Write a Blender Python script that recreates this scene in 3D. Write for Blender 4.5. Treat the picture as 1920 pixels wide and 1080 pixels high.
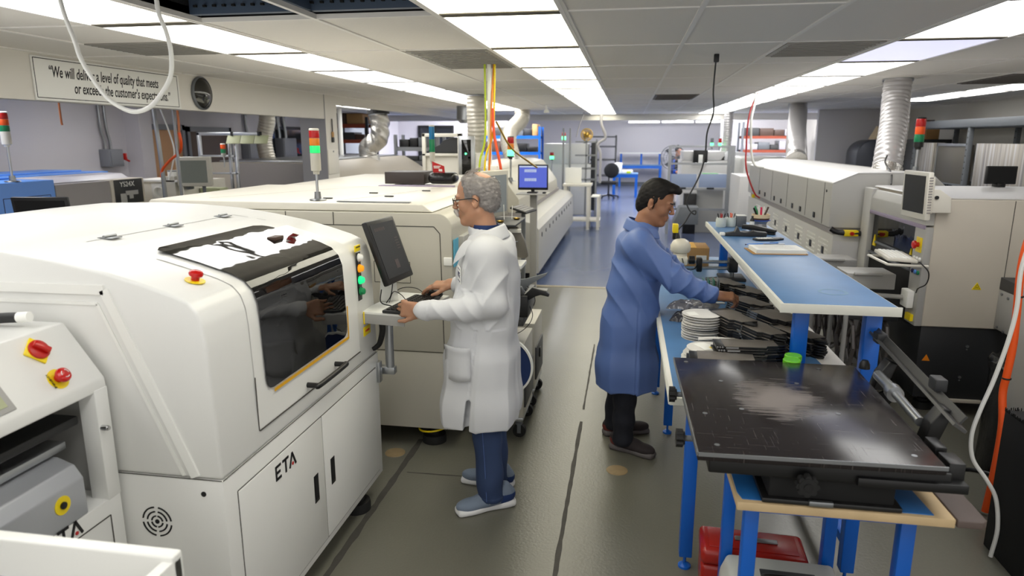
import bpy, bmesh, math, random
import numpy as np
from mathutils import Vector, Matrix
random.seed(7); np.random.seed(7)
PI = math.pi
scn = bpy.context.scene
for _o in list(bpy.data.objects): bpy.data.objects.remove(_o)
COL = scn.collection

# ------------------------------------------------------------------ camera
cd = bpy.data.cameras.new('camera'); cam = bpy.data.objects.new('camera', cd); COL.objects.link(cam)
cam.location = (0, 0, 1.87)
cam.rotation_euler = (math.radians(90-12.339), 0, math.radians(9.531))
cd.sensor_width = 36; cd.lens = 24; cd.clip_start = 0.05; cd.clip_end = 100
cd.dof.use_dof = True; cd.dof.focus_distance = 3.4; cd.dof.aperture_fstop = 2.8
scn.camera = cam
# ------------------------------------------------------------------ view, world
scn.view_settings.view_transform = 'Standard'; scn.view_settings.look = 'None'
scn.view_settings.exposure = -0.12; scn.view_settings.gamma = 1; scn.view_settings.use_curve_mapping = False
wd = bpy.data.worlds.new('world'); scn.world = wd; wd.use_nodes = True
wd.node_tree.nodes['Background'].inputs[0].default_value = (1, .98, .95, 1)
wd.node_tree.nodes['Background'].inputs[1].default_value = 1.15
LIGHT = 5.2           # emission strength of the ceiling panels

# ------------------------------------------------------------------ materials
def lin(c):
    return tuple((v/12.92 if v <= .04045 else ((v+.055)/1.055)**2.4) for v in c)
MATS = {}
def mat(name, col, rough=.5, metal=0, bump=0, bscale=60, var=0, vscale=4, emit=0, ecol=None, alpha=1, coat=0, trans=0, sss=0, spec=.5, bdist=.002):
    """col in sRGB 0..1"""
    m = bpy.data.materials.new(name); m.use_nodes = True
    nt = m.node_tree; b = nt.nodes['Principled BSDF']
    c = lin(col)+(1,)
    b.inputs['Base Color'].default_value = c
    b.inputs['Roughness'].default_value = rough; b.inputs['Metallic'].default_value = metal
    b.inputs['Specular IOR Level'].default_value = spec
    if coat: b.inputs['Coat Weight'].default_value = coat; b.inputs['Coat Roughness'].default_value = .08
    if trans: b.inputs['Transmission Weight'].default_value = trans
    if alpha < 1: b.inputs['Alpha'].default_value = alpha
    if sss: b.inputs['Subsurface Weight'].default_value = sss; b.inputs['Subsurface Radius'].default_value = (.01, .004, .002); b.inputs['Subsurface Scale'].default_value = 1
    if emit: b.inputs['Emission Color'].default_value = lin(ecol or col)+(1,); b.inputs['Emission Strength'].default_value = emit
    tc = nt.nodes.new('ShaderNodeTexCoord')
    if var:
        n = nt.nodes.new('ShaderNodeTexNoise'); n.inputs['Scale'].default_value = vscale; n.inputs['Detail'].default_value = 5
        nt.links.new(tc.outputs['Object'], n.inputs['Vector'])
        mx = nt.nodes.new('ShaderNodeMix'); mx.data_type = 'RGBA'
        mx.inputs[6].default_value = tuple(v*(1-var) for v in c[:3])+(1,); mx.inputs[7].default_value = tuple(min(1, v*(1+var)) for v in c[:3])+(1,)
        nt.links.new(n.outputs['Fac'], mx.inputs[0]); nt.links.new(mx.outputs[2], b.inputs['Base Color'])
    if bump:
        n = nt.nodes.new('ShaderNodeTexNoise'); n.inputs['Scale'].default_value = bscale; n.inputs['Detail'].default_value = 3
        nt.links.new(tc.outputs['Object'], n.inputs['Vector'])
        bp = nt.nodes.new('ShaderNodeBump'); bp.inputs['Strength'].default_value = bump; bp.inputs['Distance'].default_value = bdist
        nt.links.new(n.outputs['Fac'], bp.inputs['Height']); nt.links.new(bp.outputs[0], b.inputs['Normal'])
    MATS[name] = m
    return m
M = MATS
mat('white_paint', (.90,.90,.885), .32, var=.02, vscale=2)
mat('white_paint_edge', (.93,.93,.91), .35)
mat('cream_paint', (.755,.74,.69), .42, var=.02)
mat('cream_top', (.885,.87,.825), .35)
mat('gray_paint', (.66,.655,.64), .45)
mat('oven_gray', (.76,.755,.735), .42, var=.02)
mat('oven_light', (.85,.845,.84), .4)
mat('beige_paint', (.775,.745,.69), .45, var=.02)
mat('taupe', (.58,.56,.555), .5)
mat('charcoal', (.15,.155,.165), .5)
mat('dark_gray', (.24,.24,.24), .5)
mat('steel_gray', (.44,.455,.47), .5, metal=.3)
mat('black_plastic', (.055,.055,.06), .4)
mat('black_matte', (.04,.04,.042), .8)
mat('black_gloss', (.03,.03,.032), .08)
mat('rubber', (.07,.07,.07), .7)
mat('seam', (.30,.29,.27), .8)
mat('aluminium', (.72,.73,.74), .3, metal=.9)
mat('chrome', (.8,.8,.8), .15, metal=1)
mat('steel', (.58,.59,.6), .35, metal=.9)
mat('red', (.72,.09,.06), .35)
mat('red_gloss', (.75,.10,.08), .2)
mat('yellow', (.95,.84,.06), .4)
mat('orange', (.95,.35,.08), .45)
mat('orange_beam', (.58,.25,.14), .5)
mat('green', (.10,.55,.33), .4)
mat('bench_blue', (.02,.36,.74), .35)
mat('mat_blue', (.33,.50,.69), .42, var=.14, vscale=5)
mat('machine_blue', (.36,.58,.90), .4)
mat('laminate', (.90,.89,.86), .35)
mat('laminate_edge', (.86,.86,.82), .5, var=.05, vscale=20)
mat('wall_white', (.86,.85,.86), .7, bump=.15, bscale=40)
mat('wall_cream', (.87,.855,.82), .6, var=.04, vscale=1.5)
mat('wall_lavender', (.80,.79,.815), .7, var=.03, vscale=1)
mat('paper', (.95,.95,.93), .7)
mat('screen_off', (.085,.088,.092), .38, spec=.3)
mat('black_text', (.07,.065,.075), .6)
mat('navy_text', (.12,.12,.32), .6)
mat('cable_white', (.88,.88,.86), .45)
mat('cardboard', (.72,.56,.36), .8, var=.05)
mat('wood_brown', (.32,.24,.20), .5, var=.12, vscale=3)
mat('red_text', (.75,.15,.15), .5)
mat('cyan_label', (.35,.68,.80), .6)
mat('olive_plastic', (.66,.68,.54), .5)
mat('lilac', (.62,.57,.66), .5)
mat('floor_crack', (.27,.26,.24), .7, var=.3, vscale=30)
mat('floor_strip', (.62,.58,.50), .5, var=.15, vscale=8)
mat('patch', (.58,.50,.37), .6, var=.25, vscale=20)
mat('tbar', (.92,.91,.89), .5)
mat('end_bar', (.36,.34,.29), .7)
mat('light_warm', (1,.985,.88), .5, emit=LIGHT, ecol=(1,.98,.90))
mat('light_white', (1,1,.98), .5, emit=LIGHT, ecol=(1,.995,.985))
mat('light_cool', (.9,.92,1), .5, emit=LIGHT*.17, ecol=(.90,.90,1))
mat('light_dim', (1,.98,.9), .5, emit=LIGHT*.55, ecol=(1,.96,.84))
mat('vent_gray', (.60,.59,.56), .5, var=.1, vscale=3)
mat('plenum', (.10,.10,.11), .9)
mat('purlin', (.26,.32,.40), .5)
mat('insulation', (.36,.28,.16), .9, var=.5, vscale=14)
mat('vent_dark', (.42,.40,.38), .6)
mat('column_gray', (.60,.60,.62), .6)
mat('door_tan', (.80,.62,.46), .6); mat('frame_gray', (.50,.51,.54), .5)
mat('glass_dark', (.16,.17,.19), .12)
mat('window_pale', (.72,.74,.76), .25)
mat('glass_tint', (.015,.015,.017), .03, spec=.5, bump=.35, bscale=2.2, bdist=.02)
mat('tape_yellow', (.88,.66,.10), .5)
mat('orange_lamp', (.95,.6,.1), .3, emit=.6); mat('green_lit', (.1,.85,.5), .3, emit=1.2)
mat('screen_mark', (.22,.17,.15), .4)
mat('silver_satin', (.72,.73,.75), .35, metal=.5)
mat('lilac_gray', (.72,.71,.74), .4)
mat('amber', (.90,.52,.12), .3); mat('green_on', (.15,.80,.42), .3, emit=.9); mat('red_lamp', (.72,.08,.08), .3)
mat('blue_lamp', (.05,.42,.62), .3); mat('green_lamp', (.02,.48,.30), .3); mat('green_bright', (.35,1,.6), .3, emit=3)
mat('taupe_dark', (.40,.38,.34), .4)
mat('screen_gray', (.55,.58,.60), .3); mat('brass', (.75,.62,.30), .3, metal=.8)
mat('pale_stain', (.46,.60,.72), .6)
mat('plywood', (.78,.68,.52), .6, var=.18, vscale=12); mat('mat_strong', (.16,.44,.72), .5, var=.08)
mat('worn_dark', (.36,.31,.29), .6, var=.2, vscale=14); mat('bar_gray', (.36,.36,.36), .35, metal=.5)
mat('black_worn', (.10,.10,.10), .35, var=.6, vscale=30)
mat('feeder_metal', (.50,.475,.45), .38, metal=.35)
mat('feeder_dark', (.26,.24,.23), .4, metal=.4)
mat('reel_white', (.88,.87,.85), .4); mat('reel_gray', (.62,.61,.60), .5)
mat('lid_green', (.40,.75,.12), .4)
mat('bag_silver', (.62,.62,.63), .25, metal=.4, bump=.6, bscale=40); mat('bag_dark', (.25,.25,.27), .2, bump=.8, bscale=35)
mat('scope_cream', (.86,.84,.78), .3)
mat('green_mat', (.35,.72,.40), .5)
mat('pcb_green', (.10,.42,.32), .3)
mat('text_gray', (.66,.66,.68), .8)
mat('pot_white', (.83,.86,.84), .35)
mat('machine_blue_deep', (.08,.30,.70), .4); mat('door_tan_light', (.88,.80,.66), .5)
mat('pink', (.90,.15,.35), .4)
mat('toolbox_red', (.62,.12,.09), .25)
mat('case_gray', (.72,.73,.71), .45)
mat('duct_white', (.74,.73,.73), .3, metal=.35); mat('foil', (.80,.79,.77), .22, metal=.85, bump=.8, bscale=50, bdist=.01); mat('duct_tan', (.80,.78,.73), .35, metal=.3)
mat('charcoal_dark', (.13,.135,.145), .45)
mat('smoke_plastic', (.36,.34,.33), .35)
mat('bag_black', (.05,.05,.055), .25, bump=.5, bscale=25, bdist=.01)
mat('dome_gray', (.33,.34,.37), .35, metal=.4)
mat('mirror_dark', (.32,.32,.31), .08, metal=.9)
mat('screen_graygreen', (.45,.47,.44), .3)
mat('copper', (.68,.42,.28), .35, metal=.6)
mat('wood_dark', (.22,.19,.18), .5)
mat('screen_white', (.7,.75,.85), .4, emit=.5)
mat('orange_red', (.90,.32,.12), .4); mat('lime', (.72,.80,.12), .4)
mat('coat_royal', (.08,.30,.68), .7)
mat('panel_blue', (.62,.68,.80), .4)
mat('plastic_film', (.86,.86,.87), .2, bump=.6, bscale=8, bdist=.02)
mat('far_fill_emit', (1,1,1), .5, emit=48, ecol=(.98,.98,1))  # emission of the fill lights added over the far bay
mat('bay_fill_emit', (1,1,1), .5, emit=9, ecol=(1,.99,.98))  # emission of the unseen fill fixtures over the left bay
mat('skin_tan', (.71,.53,.42), .5, sss=.25, var=.08, vscale=14, bump=.08, bscale=220)
mat('skin_brown', (.60,.42,.31), .5, sss=.25, var=.08, vscale=14, bump=.08, bscale=220)
mat('hair_gray', (.58,.56,.55), .65, var=.5, vscale=60)
mat('hair_white', (.72,.70,.68), .65, var=.2, vscale=60)
mat('hair_black', (.06,.045,.04), .62, var=.4, vscale=60, spec=.3)
mat('coat_white', (.82,.825,.835), .75, bump=.12, bscale=500, bdist=.001)
mat('coat_blue', (.33,.43,.655), .5, bump=.12, bscale=500, bdist=.001)
mat('denim', (.17,.24,.38), .8, var=.22, vscale=9, bump=.3, bscale=500, bdist=.001)
mat('denim_dark', (.075,.085,.13), .8, var=.25, vscale=9, bump=.3, bscale=500, bdist=.001)
mat('shoe_gray', (.45,.50,.57), .8, bump=.5, bscale=350, bdist=.002)
mat('shoe_navy', (.10,.20,.40), .6)
mat('shoe_dark', (.16,.13,.14), .8, bump=.5, bscale=350, bdist=.002)
mat('shoe_rust', (.42,.17,.15), .7)
mat('sole_white', (.88,.88,.88), .6)
mat('sole_gray', (.36,.34,.34), .6)
mat('eye_white', (.85,.84,.80), .2); mat('eye_dark', (.08,.05,.04), .1)
mat('lens_glass', (.95,.95,.95), .05, alpha=.25)
mat('lips', (.60,.36,.31), .5)

# ------------------------------------------------------------------ mesh builder
class MB:
    def __init__(s, xf=None): s.bm = bmesh.new(); s.xf = xf or Matrix()
    def _add(s, vs, fs, m=0, smooth=False):
        bv = [s.bm.verts.new(s.xf @ Vector(v)) for v in vs]
        out = []
        for f in fs:
            try:
                k = s.bm.faces.new([bv[i] for i in f]); k.material_index = m; k.smooth = smooth; out.append(k)
            except ValueError: pass
        return bv, out
    def box(s, x0, x1, y0, y1, z0, z1, bev=0, m=0, seg=2, rot=None):
        if x0 > x1: x0, x1 = x1, x0
        if y0 > y1: y0, y1 = y1, y0
        if z0 > z1: z0, z1 = z1, z0
        c = Vector(((x0+x1)/2, (y0+y1)/2, (z0+z1)/2))
        vs = [(x, y, z) for x in (x0, x1) for y in (y0, y1) for z in (z0, z1)]
        if rot is not None: vs = [c + rot @ (Vector(v)-c) for v in vs]
        fs = [(0,1,3,2), (4,6,7,5), (0,4,5,1), (2,3,7,6), (0,2,6,4), (1,5,7,3)]
        bv, out = s._add(vs, fs, m)
        if bev:
            ed = list({e for f in out for e in f.edges})
            r = bmesh.ops.bevel(s.bm, geom=ed, offset=min(bev, .49*min(x1-x0, y1-y0, z1-z0)), segments=seg, profile=.5, affect='EDGES')
            for f in r['faces']: f.material_index = m; f.smooth = True
            for f in out:
                if f.is_valid: f.smooth = True
        return s
    def cyl(s, p0, p1, r0, r1=None, n=20, m=0, caps=True):
        r1 = r0 if r1 is None else r1
        p0 = Vector(p0); p1 = Vector(p1); d = (p1-p0).normalized()
        a = d.orthogonal().normalized(); b = d.cross(a)
        vs = []
        for p, r in ((p0, r0), (p1, r1)):
            for i in range(n):
                t = 2*PI*i/n; vs.append(p + a*r*math.cos(t) + b*r*math.sin(t))
        fs = [(i, (i+1) % n, n+(i+1) % n, n+i) for i in range(n)]
        s._add(vs, fs, m, True)
        if caps:
            s._add(vs[:n], [tuple(range(n-1, -1, -1))], m); s._add(vs[n:], [tuple(range(n))], m)
        return s
    def tube(s, pts, r, n=8, m=0, sm=6, closed=False):
        P = [Vector(p) for p in pts]
        if sm > 1 and len(P) > 2:
            Q = []
            L = len(P); rng = range(L if closed else L-1)
            for i in rng:
                p0 = P[(i-1) % L] if closed or i > 0 else P[0]*2-P[1]
                p1 = P[i]; p2 = P[(i+1) % L]
                p3 = P[(i+2) % L] if closed or i+2 < L else P[-1]*2-P[-2]
                for k in range(sm):
                    t = k/sm
                    Q.append(.5*((2*p1)+(p2-p0)*t+(2*p0-5*p1+4*p2-p3)*t*t+(3*p1-p0-3*p2+p3)*t*t*t))
            if not closed: Q.append(P[-1])
            P = Q
        L = len(P); rs = r if callable(r) else (lambda t: r)
        ref = None; vs = []
        for i, p in enumerate(P):
            if closed: d = (P[(i+1) % L]-P[(i-1) % L])
            else: d = P[min(i+1, L-1)]-P[max(i-1, 0)]
            d = d.normalized() if d.length else Vector((0,0,1))
            if ref is None: ref = d.orthogonal().normalized()
            ref = (ref - d*ref.dot(d)); ref = ref.normalized() if ref.length > 1e-6 else d.orthogonal().normalized()
            b = d.cross(ref); rr = rs(i/max(1, L-1))
            for k in range(n):
                t = 2*PI*k/n; vs.append(p+ref*rr*math.cos(t)+b*rr*math.sin(t))
        fs = []
        for i in range(L if closed else L-1):
            j = (i+1) % L
            for k in range(n):
                fs.append((i*n+k, i*n+(k+1) % n, j*n+(k+1) % n, j*n+k))
        if not closed: fs += [tuple(range(n-1, -1, -1)), tuple((L-1)*n+k for k in range(n))]
        s._add(vs, fs, m, True)
        return s
    def prism(s, poly, ax, a, b, m=0, bev=0, seg=3):
        """poly: 2-D points. ax 'x': (y,z), 'y': (x,z), 'z': (x,y)"""
        def P(p, t):
            return {'x': (t, p[0], p[1]), 'y': (p[0], t, p[1]), 'z': (p[0], p[1], t)}[ax]
        n = len(poly)
        vs = [P(p, a) for p in poly]+[P(p, b) for p in poly]
        fs = [tuple(range(n)), tuple(range(2*n-1, n-1, -1))]+[(i, n+i, n+(i+1) % n, (i+1) % n) for i in range(n)]
        bv, out = s._add(vs, fs, m)
        bmesh.ops.recalc_face_normals(s.bm, faces=out)
        if bev:
            ed = list({e for f in out for e in f.edges})
            r = bmesh.ops.bevel(s.bm, geom=ed, offset=bev, segments=seg, profile=.5, affect='EDGES', clamp_overlap=True)
            for f in r['faces']: f.material_index = m; f.smooth = True
            for f in out:
                if f.is_valid: f.smooth = True
        return s
    def lathe(s, prof, c=(0,0,0), ax='z', n=24, m=0):
        """prof: list of (r, h)"""
        vs = []
        for r, h in prof:
            for k in range(n):
                t = 2*PI*k/n; u, v = r*math.cos(t), r*math.sin(t)
                q = {'z': (u, v, h), 'y': (u, h, v), 'x': (h, u, v)}[ax]
                vs.append((c[0]+q[0], c[1]+q[1], c[2]+q[2]))
        fs = []
        for i in range(len(prof)-1):
            for k in range(n):
                fs.append((i*n+k, i*n+(k+1) % n, (i+1)*n+(k+1) % n, (i+1)*n+k))
        ring = len(prof) == 4 and min(p[0] for p in prof) > 1e-5 and abs(prof[0][1]-prof[-1][1]) < 1e-6 or (len(prof) == 4 and prof[0][0] == prof[-1][0])
        if ring: fs += [((len(prof)-1)*n+k, (len(prof)-1)*n+(k+1) % n, (k+1) % n, k) for k in range(n)]
        sleeve = len(prof) == 2 and prof[0][0] == prof[1][0]
        if prof[0][0] > 1e-5 and not ring and not sleeve: fs.append(tuple(range(n)))
        if prof[-1][0] > 1e-5 and not ring and not sleeve: fs.append(tuple((len(prof)-1)*n+k for k in range(n)))
        bv, out = s._add(vs, fs, m, True)
        return s
    def ball(s, c, r, n=14, m=0, sc=(1,1,1)):
        pr = [(max(1e-6, math.sin(PI*i/n))*1, -math.cos(PI*i/n)) for i in range(n+1)]
        vs = []; k2 = 2*n
        for rr, h in pr:
            for k in range(k2):
                t = 2*PI*k/k2; vs.append((c[0]+r*sc[0]*rr*math.cos(t), c[1]+r*sc[1]*rr*math.sin(t), c[2]+r*sc[2]*h))
        fs = [(i*k2+k, i*k2+(k+1) % k2, (i+1)*k2+(k+1) % k2, (i+1)*k2+k) for i in range(n) for k in range(k2)]
        s._add(vs, fs, m, True); return s
    def poly(s, pts, m=0): s._add(pts, [tuple(range(len(pts)))], m); return s
    def sheet(s, rows, m=0, thick=0):
        n = len(rows[0]); vs = [p for r in rows for p in r]
        fs = [(i*n+j, i*n+j+1, (i+1)*n+j+1, (i+1)*n+j) for i in range(len(rows)-1) for j in range(n-1)]
        s._add(vs, fs, m, True); return s
    def build(s, name, mats, parent=None, loc=None, keep=False):
        bm = s.bm
        bmesh.ops.remove_doubles(bm, verts=bm.verts, dist=1e-5)
        bmesh.ops.recalc_face_normals(bm, faces=bm.faces)
        bm.normal_update()
        for e in bm.edges:
            if len(e.link_faces) == 2:
                try: a = e.calc_face_angle()
                except ValueError: a = 0
                e.smooth = a < .6
        for f in bm.faces: f.smooth = True
        off = Vector((0,0,0)); p = parent
        while p is not None: off += p.location; p = p.parent
        if loc is not None: off += Vector(loc)
        bmesh.ops.translate(bm, verts=bm.verts, vec=-off)
        me = bpy.data.meshes.new(name); bm.to_mesh(me); bm.free()
        if not isinstance(mats, (list, tuple)): mats = [mats]
        for q in mats: me.materials.append(M[q] if isinstance(q, str) else q)
        o = bpy.data.objects.new(name, me); COL.objects.link(o)
        if loc is not None: o.location = loc
        if parent is not None: o.parent = parent
        return o
def thing(name, label, cat, loc=(0,0,0), group=None):
    o = bpy.data.objects.new(name, None); COL.objects.link(o); o.empty_display_size = .1
    o.location = loc; o['label'] = label; o['category'] = cat
    if group: o['group'] = group
    return o
def tag(o, label, cat, group=None, kind=None):
    o['label'] = label; o['category'] = cat
    if group: o['group'] = group
    if kind: o['kind'] = kind
    return o
def struct(o): o['kind'] = 'structure'; return o
def dup(root, loc, rz=None, label=None, group=None):
    r = root.copy(); COL.objects.link(r); r.location = loc
    if rz is not None: r.rotation_euler = (0, 0, rz)
    if label: r['label'] = label
    if group: r['group'] = group
    for ch in list(root.children):
        c = ch.copy(); COL.objects.link(c); c.parent = r
        for g in list(ch.children):
            d = g.copy(); COL.objects.link(d); d.parent = c
    return r
def B(name, mats, parent, *boxes, bev=.004, loc=None):
    mb = MB()
    for b in boxes: mb.box(*b, bev=bev)
    return mb.build(name, mats, parent, loc)
def text(s, size, mtx, name, m, parent, ext=.001, bold=0, shear=0, sx=1, align='CENTER', space=1, line=1):
    cu = bpy.data.curves.new('t', 'FONT'); cu.body = s; cu.size = size; cu.extrude = ext; cu.offset = bold
    cu.shear = shear; cu.align_x = align; cu.align_y = 'CENTER'; cu.space_character = space; cu.space_line = line
    cu.resolution_u = 3
    t = bpy.data.objects.new('t', cu); COL.objects.link(t)
    bpy.context.view_layer.update()
    dg = bpy.context.evaluated_depsgraph_get()
    me = bpy.data.meshes.new_from_object(t.evaluated_get(dg)); bpy.data.objects.remove(t)
    off = Vector((0,0,0)); p = parent
    while p is not None: off += p.location; p = p.parent
    me.transform(Matrix.Translation(-off) @ mtx @ Matrix.Diagonal((sx, 1, 1, 1)))
    me.materials.clear(); me.materials.append(M[m] if isinstance(m, str) else m); me.name = name
    o = bpy.data.objects.new(name, me); COL.objects.link(o); o.parent = parent
    return o
def facing(org, xdir, up):
    x = Vector(xdir).normalized(); y = Vector(up).normalized(); z = x.cross(y).normalized(); y = z.cross(x)
    m = Matrix((x, y, z)).transposed().to_4x4(); m.translation = Vector(org); return m
ORD = ['first','second','third','fourth','fifth','sixth','seventh','eighth','ninth','tenth','eleventh','twelfth','thirteenth','fourteenth','fifteenth']

# ------------------------------------------------------------------ setting
def floor_mats():
    def mk(name, base, dark, rough, bmp, scale):
        m = bpy.data.materials.new(name); m.use_nodes = True; nt = m.node_tree; b = nt.nodes['Principled BSDF']; L = nt.links
        tc = nt.nodes.new('ShaderNodeTexCoord')
        n1 = nt.nodes.new('ShaderNodeTexNoise'); n1.inputs['Scale'].default_value = 1.1; n1.inputs['Detail'].default_value = 6
        n2 = nt.nodes.new('ShaderNodeTexNoise'); n2.inputs['Scale'].default_value = 160; n2.inputs['Detail'].default_value = 2
        for n in (n1, n2): L.new(tc.outputs['Object'], n.inputs['Vector'])
        mx = nt.nodes.new('ShaderNodeMix'); mx.data_type = 'RGBA'; mx.inputs[6].default_value = lin(dark)+(1,); mx.inputs[7].default_value = lin(base)+(1,)
        ad = nt.nodes.new('ShaderNodeMath'); ad.operation = 'MULTIPLY_ADD'; ad.inputs[1].default_value = .35; L.new(n2.outputs['Fac'], ad.inputs[0])
        sb = nt.nodes.new('ShaderNodeMath'); sb.operation = 'MULTIPLY_ADD'; sb.inputs[1].default_value = .7; sb.inputs[2].default_value = .0
        L.new(n1.outputs['Fac'], sb.inputs[0]); L.new(sb.outputs[0], ad.inputs[2])
        L.new(ad.outputs[0], mx.inputs[0]); L.new(mx.outputs[2], b.inputs['Base Color'])
        b.inputs['Roughness'].default_value = rough
        bp = nt.nodes.new('ShaderNodeBump'); bp.inputs['Strength'].default_value = bmp; bp.inputs['Distance'].default_value = .004
        n3 = nt.nodes.new('ShaderNodeTexNoise'); n3.inputs['Scale'].default_value = scale; n3.inputs['Detail'].default_value = 2
        L.new(tc.outputs['Object'], n3.inputs['Vector']); L.new(n3.outputs['Fac'], bp.inputs['Height']); L.new(bp.outputs[0], b.inputs['Normal'])
        MATS[name] = m
    mk('floor_olive', (.475,.465,.42), (.36,.36,.32), .30, .22, 70)
    mk('floor_blue', (.40,.45,.58), (.31,.36,.49), .2, .06, 30)
floor_mats()
mb = MB(); mb.box(-7, 5.42, -1.5, 8.62, -.1, 0); struct(mb.build('floor', 'floor_olive'))
mb = MB(); mb.box(-7, 5.42, 8.62, 29.2, -.1, 0); struct(mb.build('floor', 'floor_blue'))
mb = MB(); mb.box(-7, 5.42, 8.58, 8.67, 0, .003); struct(mb.build('trim_1', 'floor_strip'))
def crack(pts, w, nm):
    mb = MB(); rows = []
    for i in range(len(pts)-1):
        a, b = Vector(pts[i]), Vector(pts[i+1]); n = max(2, int((b-a).length/.06))
        for k in range(n):
            p = a.lerp(b, k/n); d = (b-a).normalized(); s = Vector((d.y, -d.x))
            ww = w*(.75+.5*random.random()); o = s*random.uniform(-.0015, .0015)
            rows.append([(p.x+o.x-s.x*ww/2, p.y+o.y-s.y*ww/2, .0012), (p.x+o.x+s.x*ww/2, p.y+o.y+s.y*ww/2, .0012)])
    mb.sheet(rows); o = mb.build(nm, 'floor_crack'); struct(o)
crack([(-.2545,2.2),(-.2545,3.4),(-.2535,4.4)], .022, 'trim_2')
crack([(-.2525,4.55),(-.251,6.2)], .014, 'trim_3')
crack([(-1.24,2.3),(-1.238,3.95)], .036, 'trim_4')  # left crack drawn wide, its thick shadow painted into the dark strip
crack([(-1.19,3.45),(-.62,3.46)], .011, 'trim_5')
for nm, (x, y), lb in (('floor_patch', (-.002, 3.674), 'round tan core plug in the floor beside the man in blue'), ('floor_patch', (-1.34, 3.68), 'round tan core plug in the floor near the dark machine foot')):
    mb = MB(); mb.lathe([(.062, .0), (.06, .003), (0, .0032)], (x, y, 0), n=28)
    tag(mb.build(nm, 'patch', loc=(x, y, 0)), lb, 'floor plug')

# ceiling: tiles on a 0.61 x 1.235 grid
CZ = 2.44; GX0 = -.31; PX = .61; GY0 = 3.32; PY = 1.235
def ceiling_mat():
    m = bpy.data.materials.new('ceiling_tile'); m.use_nodes = True; nt = m.node_tree; b = nt.nodes['Principled BSDF']; L = nt.links
    tc = nt.nodes.new('ShaderNodeTexCoord'); base = lin((.965,.96,.95))+(1,)
    n = nt.nodes.new('ShaderNodeTexVoronoi'); n.inputs['Scale'].default_value = 55; L.new(tc.outputs['Object'], n.inputs['Vector'])
    bp = nt.nodes.new('ShaderNodeBump'); bp.inputs['Strength'].default_value = .25; bp.inputs['Distance'].default_value = .003
    L.new(n.outputs['Distance'], bp.inputs['Height']); L.new(bp.outputs[0], b.inputs['Normal'])
    last = None
    for i, (x, y, rx, ry) in enumerate([(-3.45,3.85,.42,.42), (-1.25,3.62,.10,.10), (.66,8.2,.28,.6), (3.3,10.9,.5,.7)]):
        mp = nt.nodes.new('ShaderNodeMapping'); mp.inputs['Location'].default_value = (-x/rx, -y/ry, 0); mp.inputs['Scale'].default_value = (1/rx, 1/ry, 0)
        L.new(tc.outputs['Object'], mp.inputs['Vector'])
        nn = nt.nodes.new('ShaderNodeTexNoise'); nn.inputs['Scale'].default_value = 2.5; L.new(mp.outputs[0], nn.inputs['Vector'])
        ln = nt.nodes.new('ShaderNodeVectorMath'); ln.operation = 'LENGTH'; L.new(mp.outputs[0], ln.inputs[0])
        ad = nt.nodes.new('ShaderNodeMath'); ad.operation = 'MULTIPLY_ADD'; ad.inputs[1].default_value = .3; L.new(nn.outputs['Fac'], ad.inputs[0]); L.new(ln.outputs['Value'], ad.inputs[2])
        cr = nt.nodes.new('ShaderNodeValToRGB'); e = cr.color_ramp.elements
        e[0].position = .9; e[0].color = (.25,)*3+(1,); e[1].position = 1.16; e[1].color = (0,0,0,1)
        k = e.new(1.08/1.0 if False else .99); k.color = (.3,)*3+(1,); k = e.new(.8); k.color = (.18,)*3+(1,)
        e[0].position = .3; e[0].color = (.16,)*3+(1,)
        for q in e:
            pass
        # ramp: faint inside, darker rim, none outside
        while len(cr.color_ramp.elements) > 2: cr.color_ramp.elements.remove(cr.color_ramp.elements[1])
        e = cr.color_ramp.elements; e[0].position = 0; e[0].color = (.25,)*3+(1,); e[1].position = .98; e[1].color = (0,0,0,1)
        q = e.new(.80); q.color = (.3,)*3+(1,); q = e.new(.93); q.color = (.75,)*3+(1,)
        if last is None: last = cr.outputs[0]
        else:
            mm = nt.nodes.new('ShaderNodeMath'); mm.operation = 'MAXIMUM'; L.new(last, mm.inputs[0]); L.new(cr.outputs[0], mm.inputs[1]); last = mm.outputs[0]
    mx = nt.nodes.new('ShaderNodeMix'); mx.data_type = 'RGBA'; mx.inputs[6].default_value = base; mx.inputs[7].default_value = lin((.66,.60,.48))+(1,)
    L.new(last, mx.inputs[0]); L.new(mx.outputs[2], b.inputs['Base Color']); b.inputs['Roughness'].default_value = .8
    MATS['ceiling_tile'] = m
ceiling_mat()
nx0, nx1 = -11, 9           # columns: x = GX0 + k*PX
ny0, ny1 = -4, 11
strips = {}                 # (i,j) -> material
for j in range(-3, 11):
    strips[(-1, j)] = 'light_warm'
    strips[(-4, j)] = 'light_white'
    strips[(3, j)] = 'light_white'
for j in range(2, 7): strips[(7, j)] = 'light_white'
strips[(3, 1)] = 'light_cool'
for j in (9, 10): strips.pop((-4, j)); 
strips[(-4, 0)] = 'light_white'
for j in range(6, 9): strips[(-8, j)] = 'light_white'
holes = {(-3, -1), (-2, -1), (-3, -2), (-2, -2)}
rng = random.Random(3)
mb = MB(); bars = MB()
for i in range(nx0, nx1+1):
    for j in range(ny0, ny1):
        x0 = GX0+i*PX; y0 = GY0+j*PY; x1 = x0+PX; y1 = y0+PY
        x1 = min(x1, 5.42)
        if x0 >= 5.42 or (i, j) in holes or (i, j) in strips: continue
        sag = rng.choice([0,0,0,0,.004,.007])
        mb._add([(x0,y0,CZ+.004-sag*rng.random()),(x1,y0,CZ+.004-sag*rng.random()),(x1,y1,CZ+.004-sag*rng.random()),(x0,y1,CZ+.004-sag*rng.random())], [(0,3,2,1)])
for i in range(nx0, nx1+2):
    x = min(GX0+i*PX, 5.41)
    bars.box(x-.012, x+.012, GY0+ny0*PY, 16.93, CZ-.003, CZ+.02)
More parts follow.
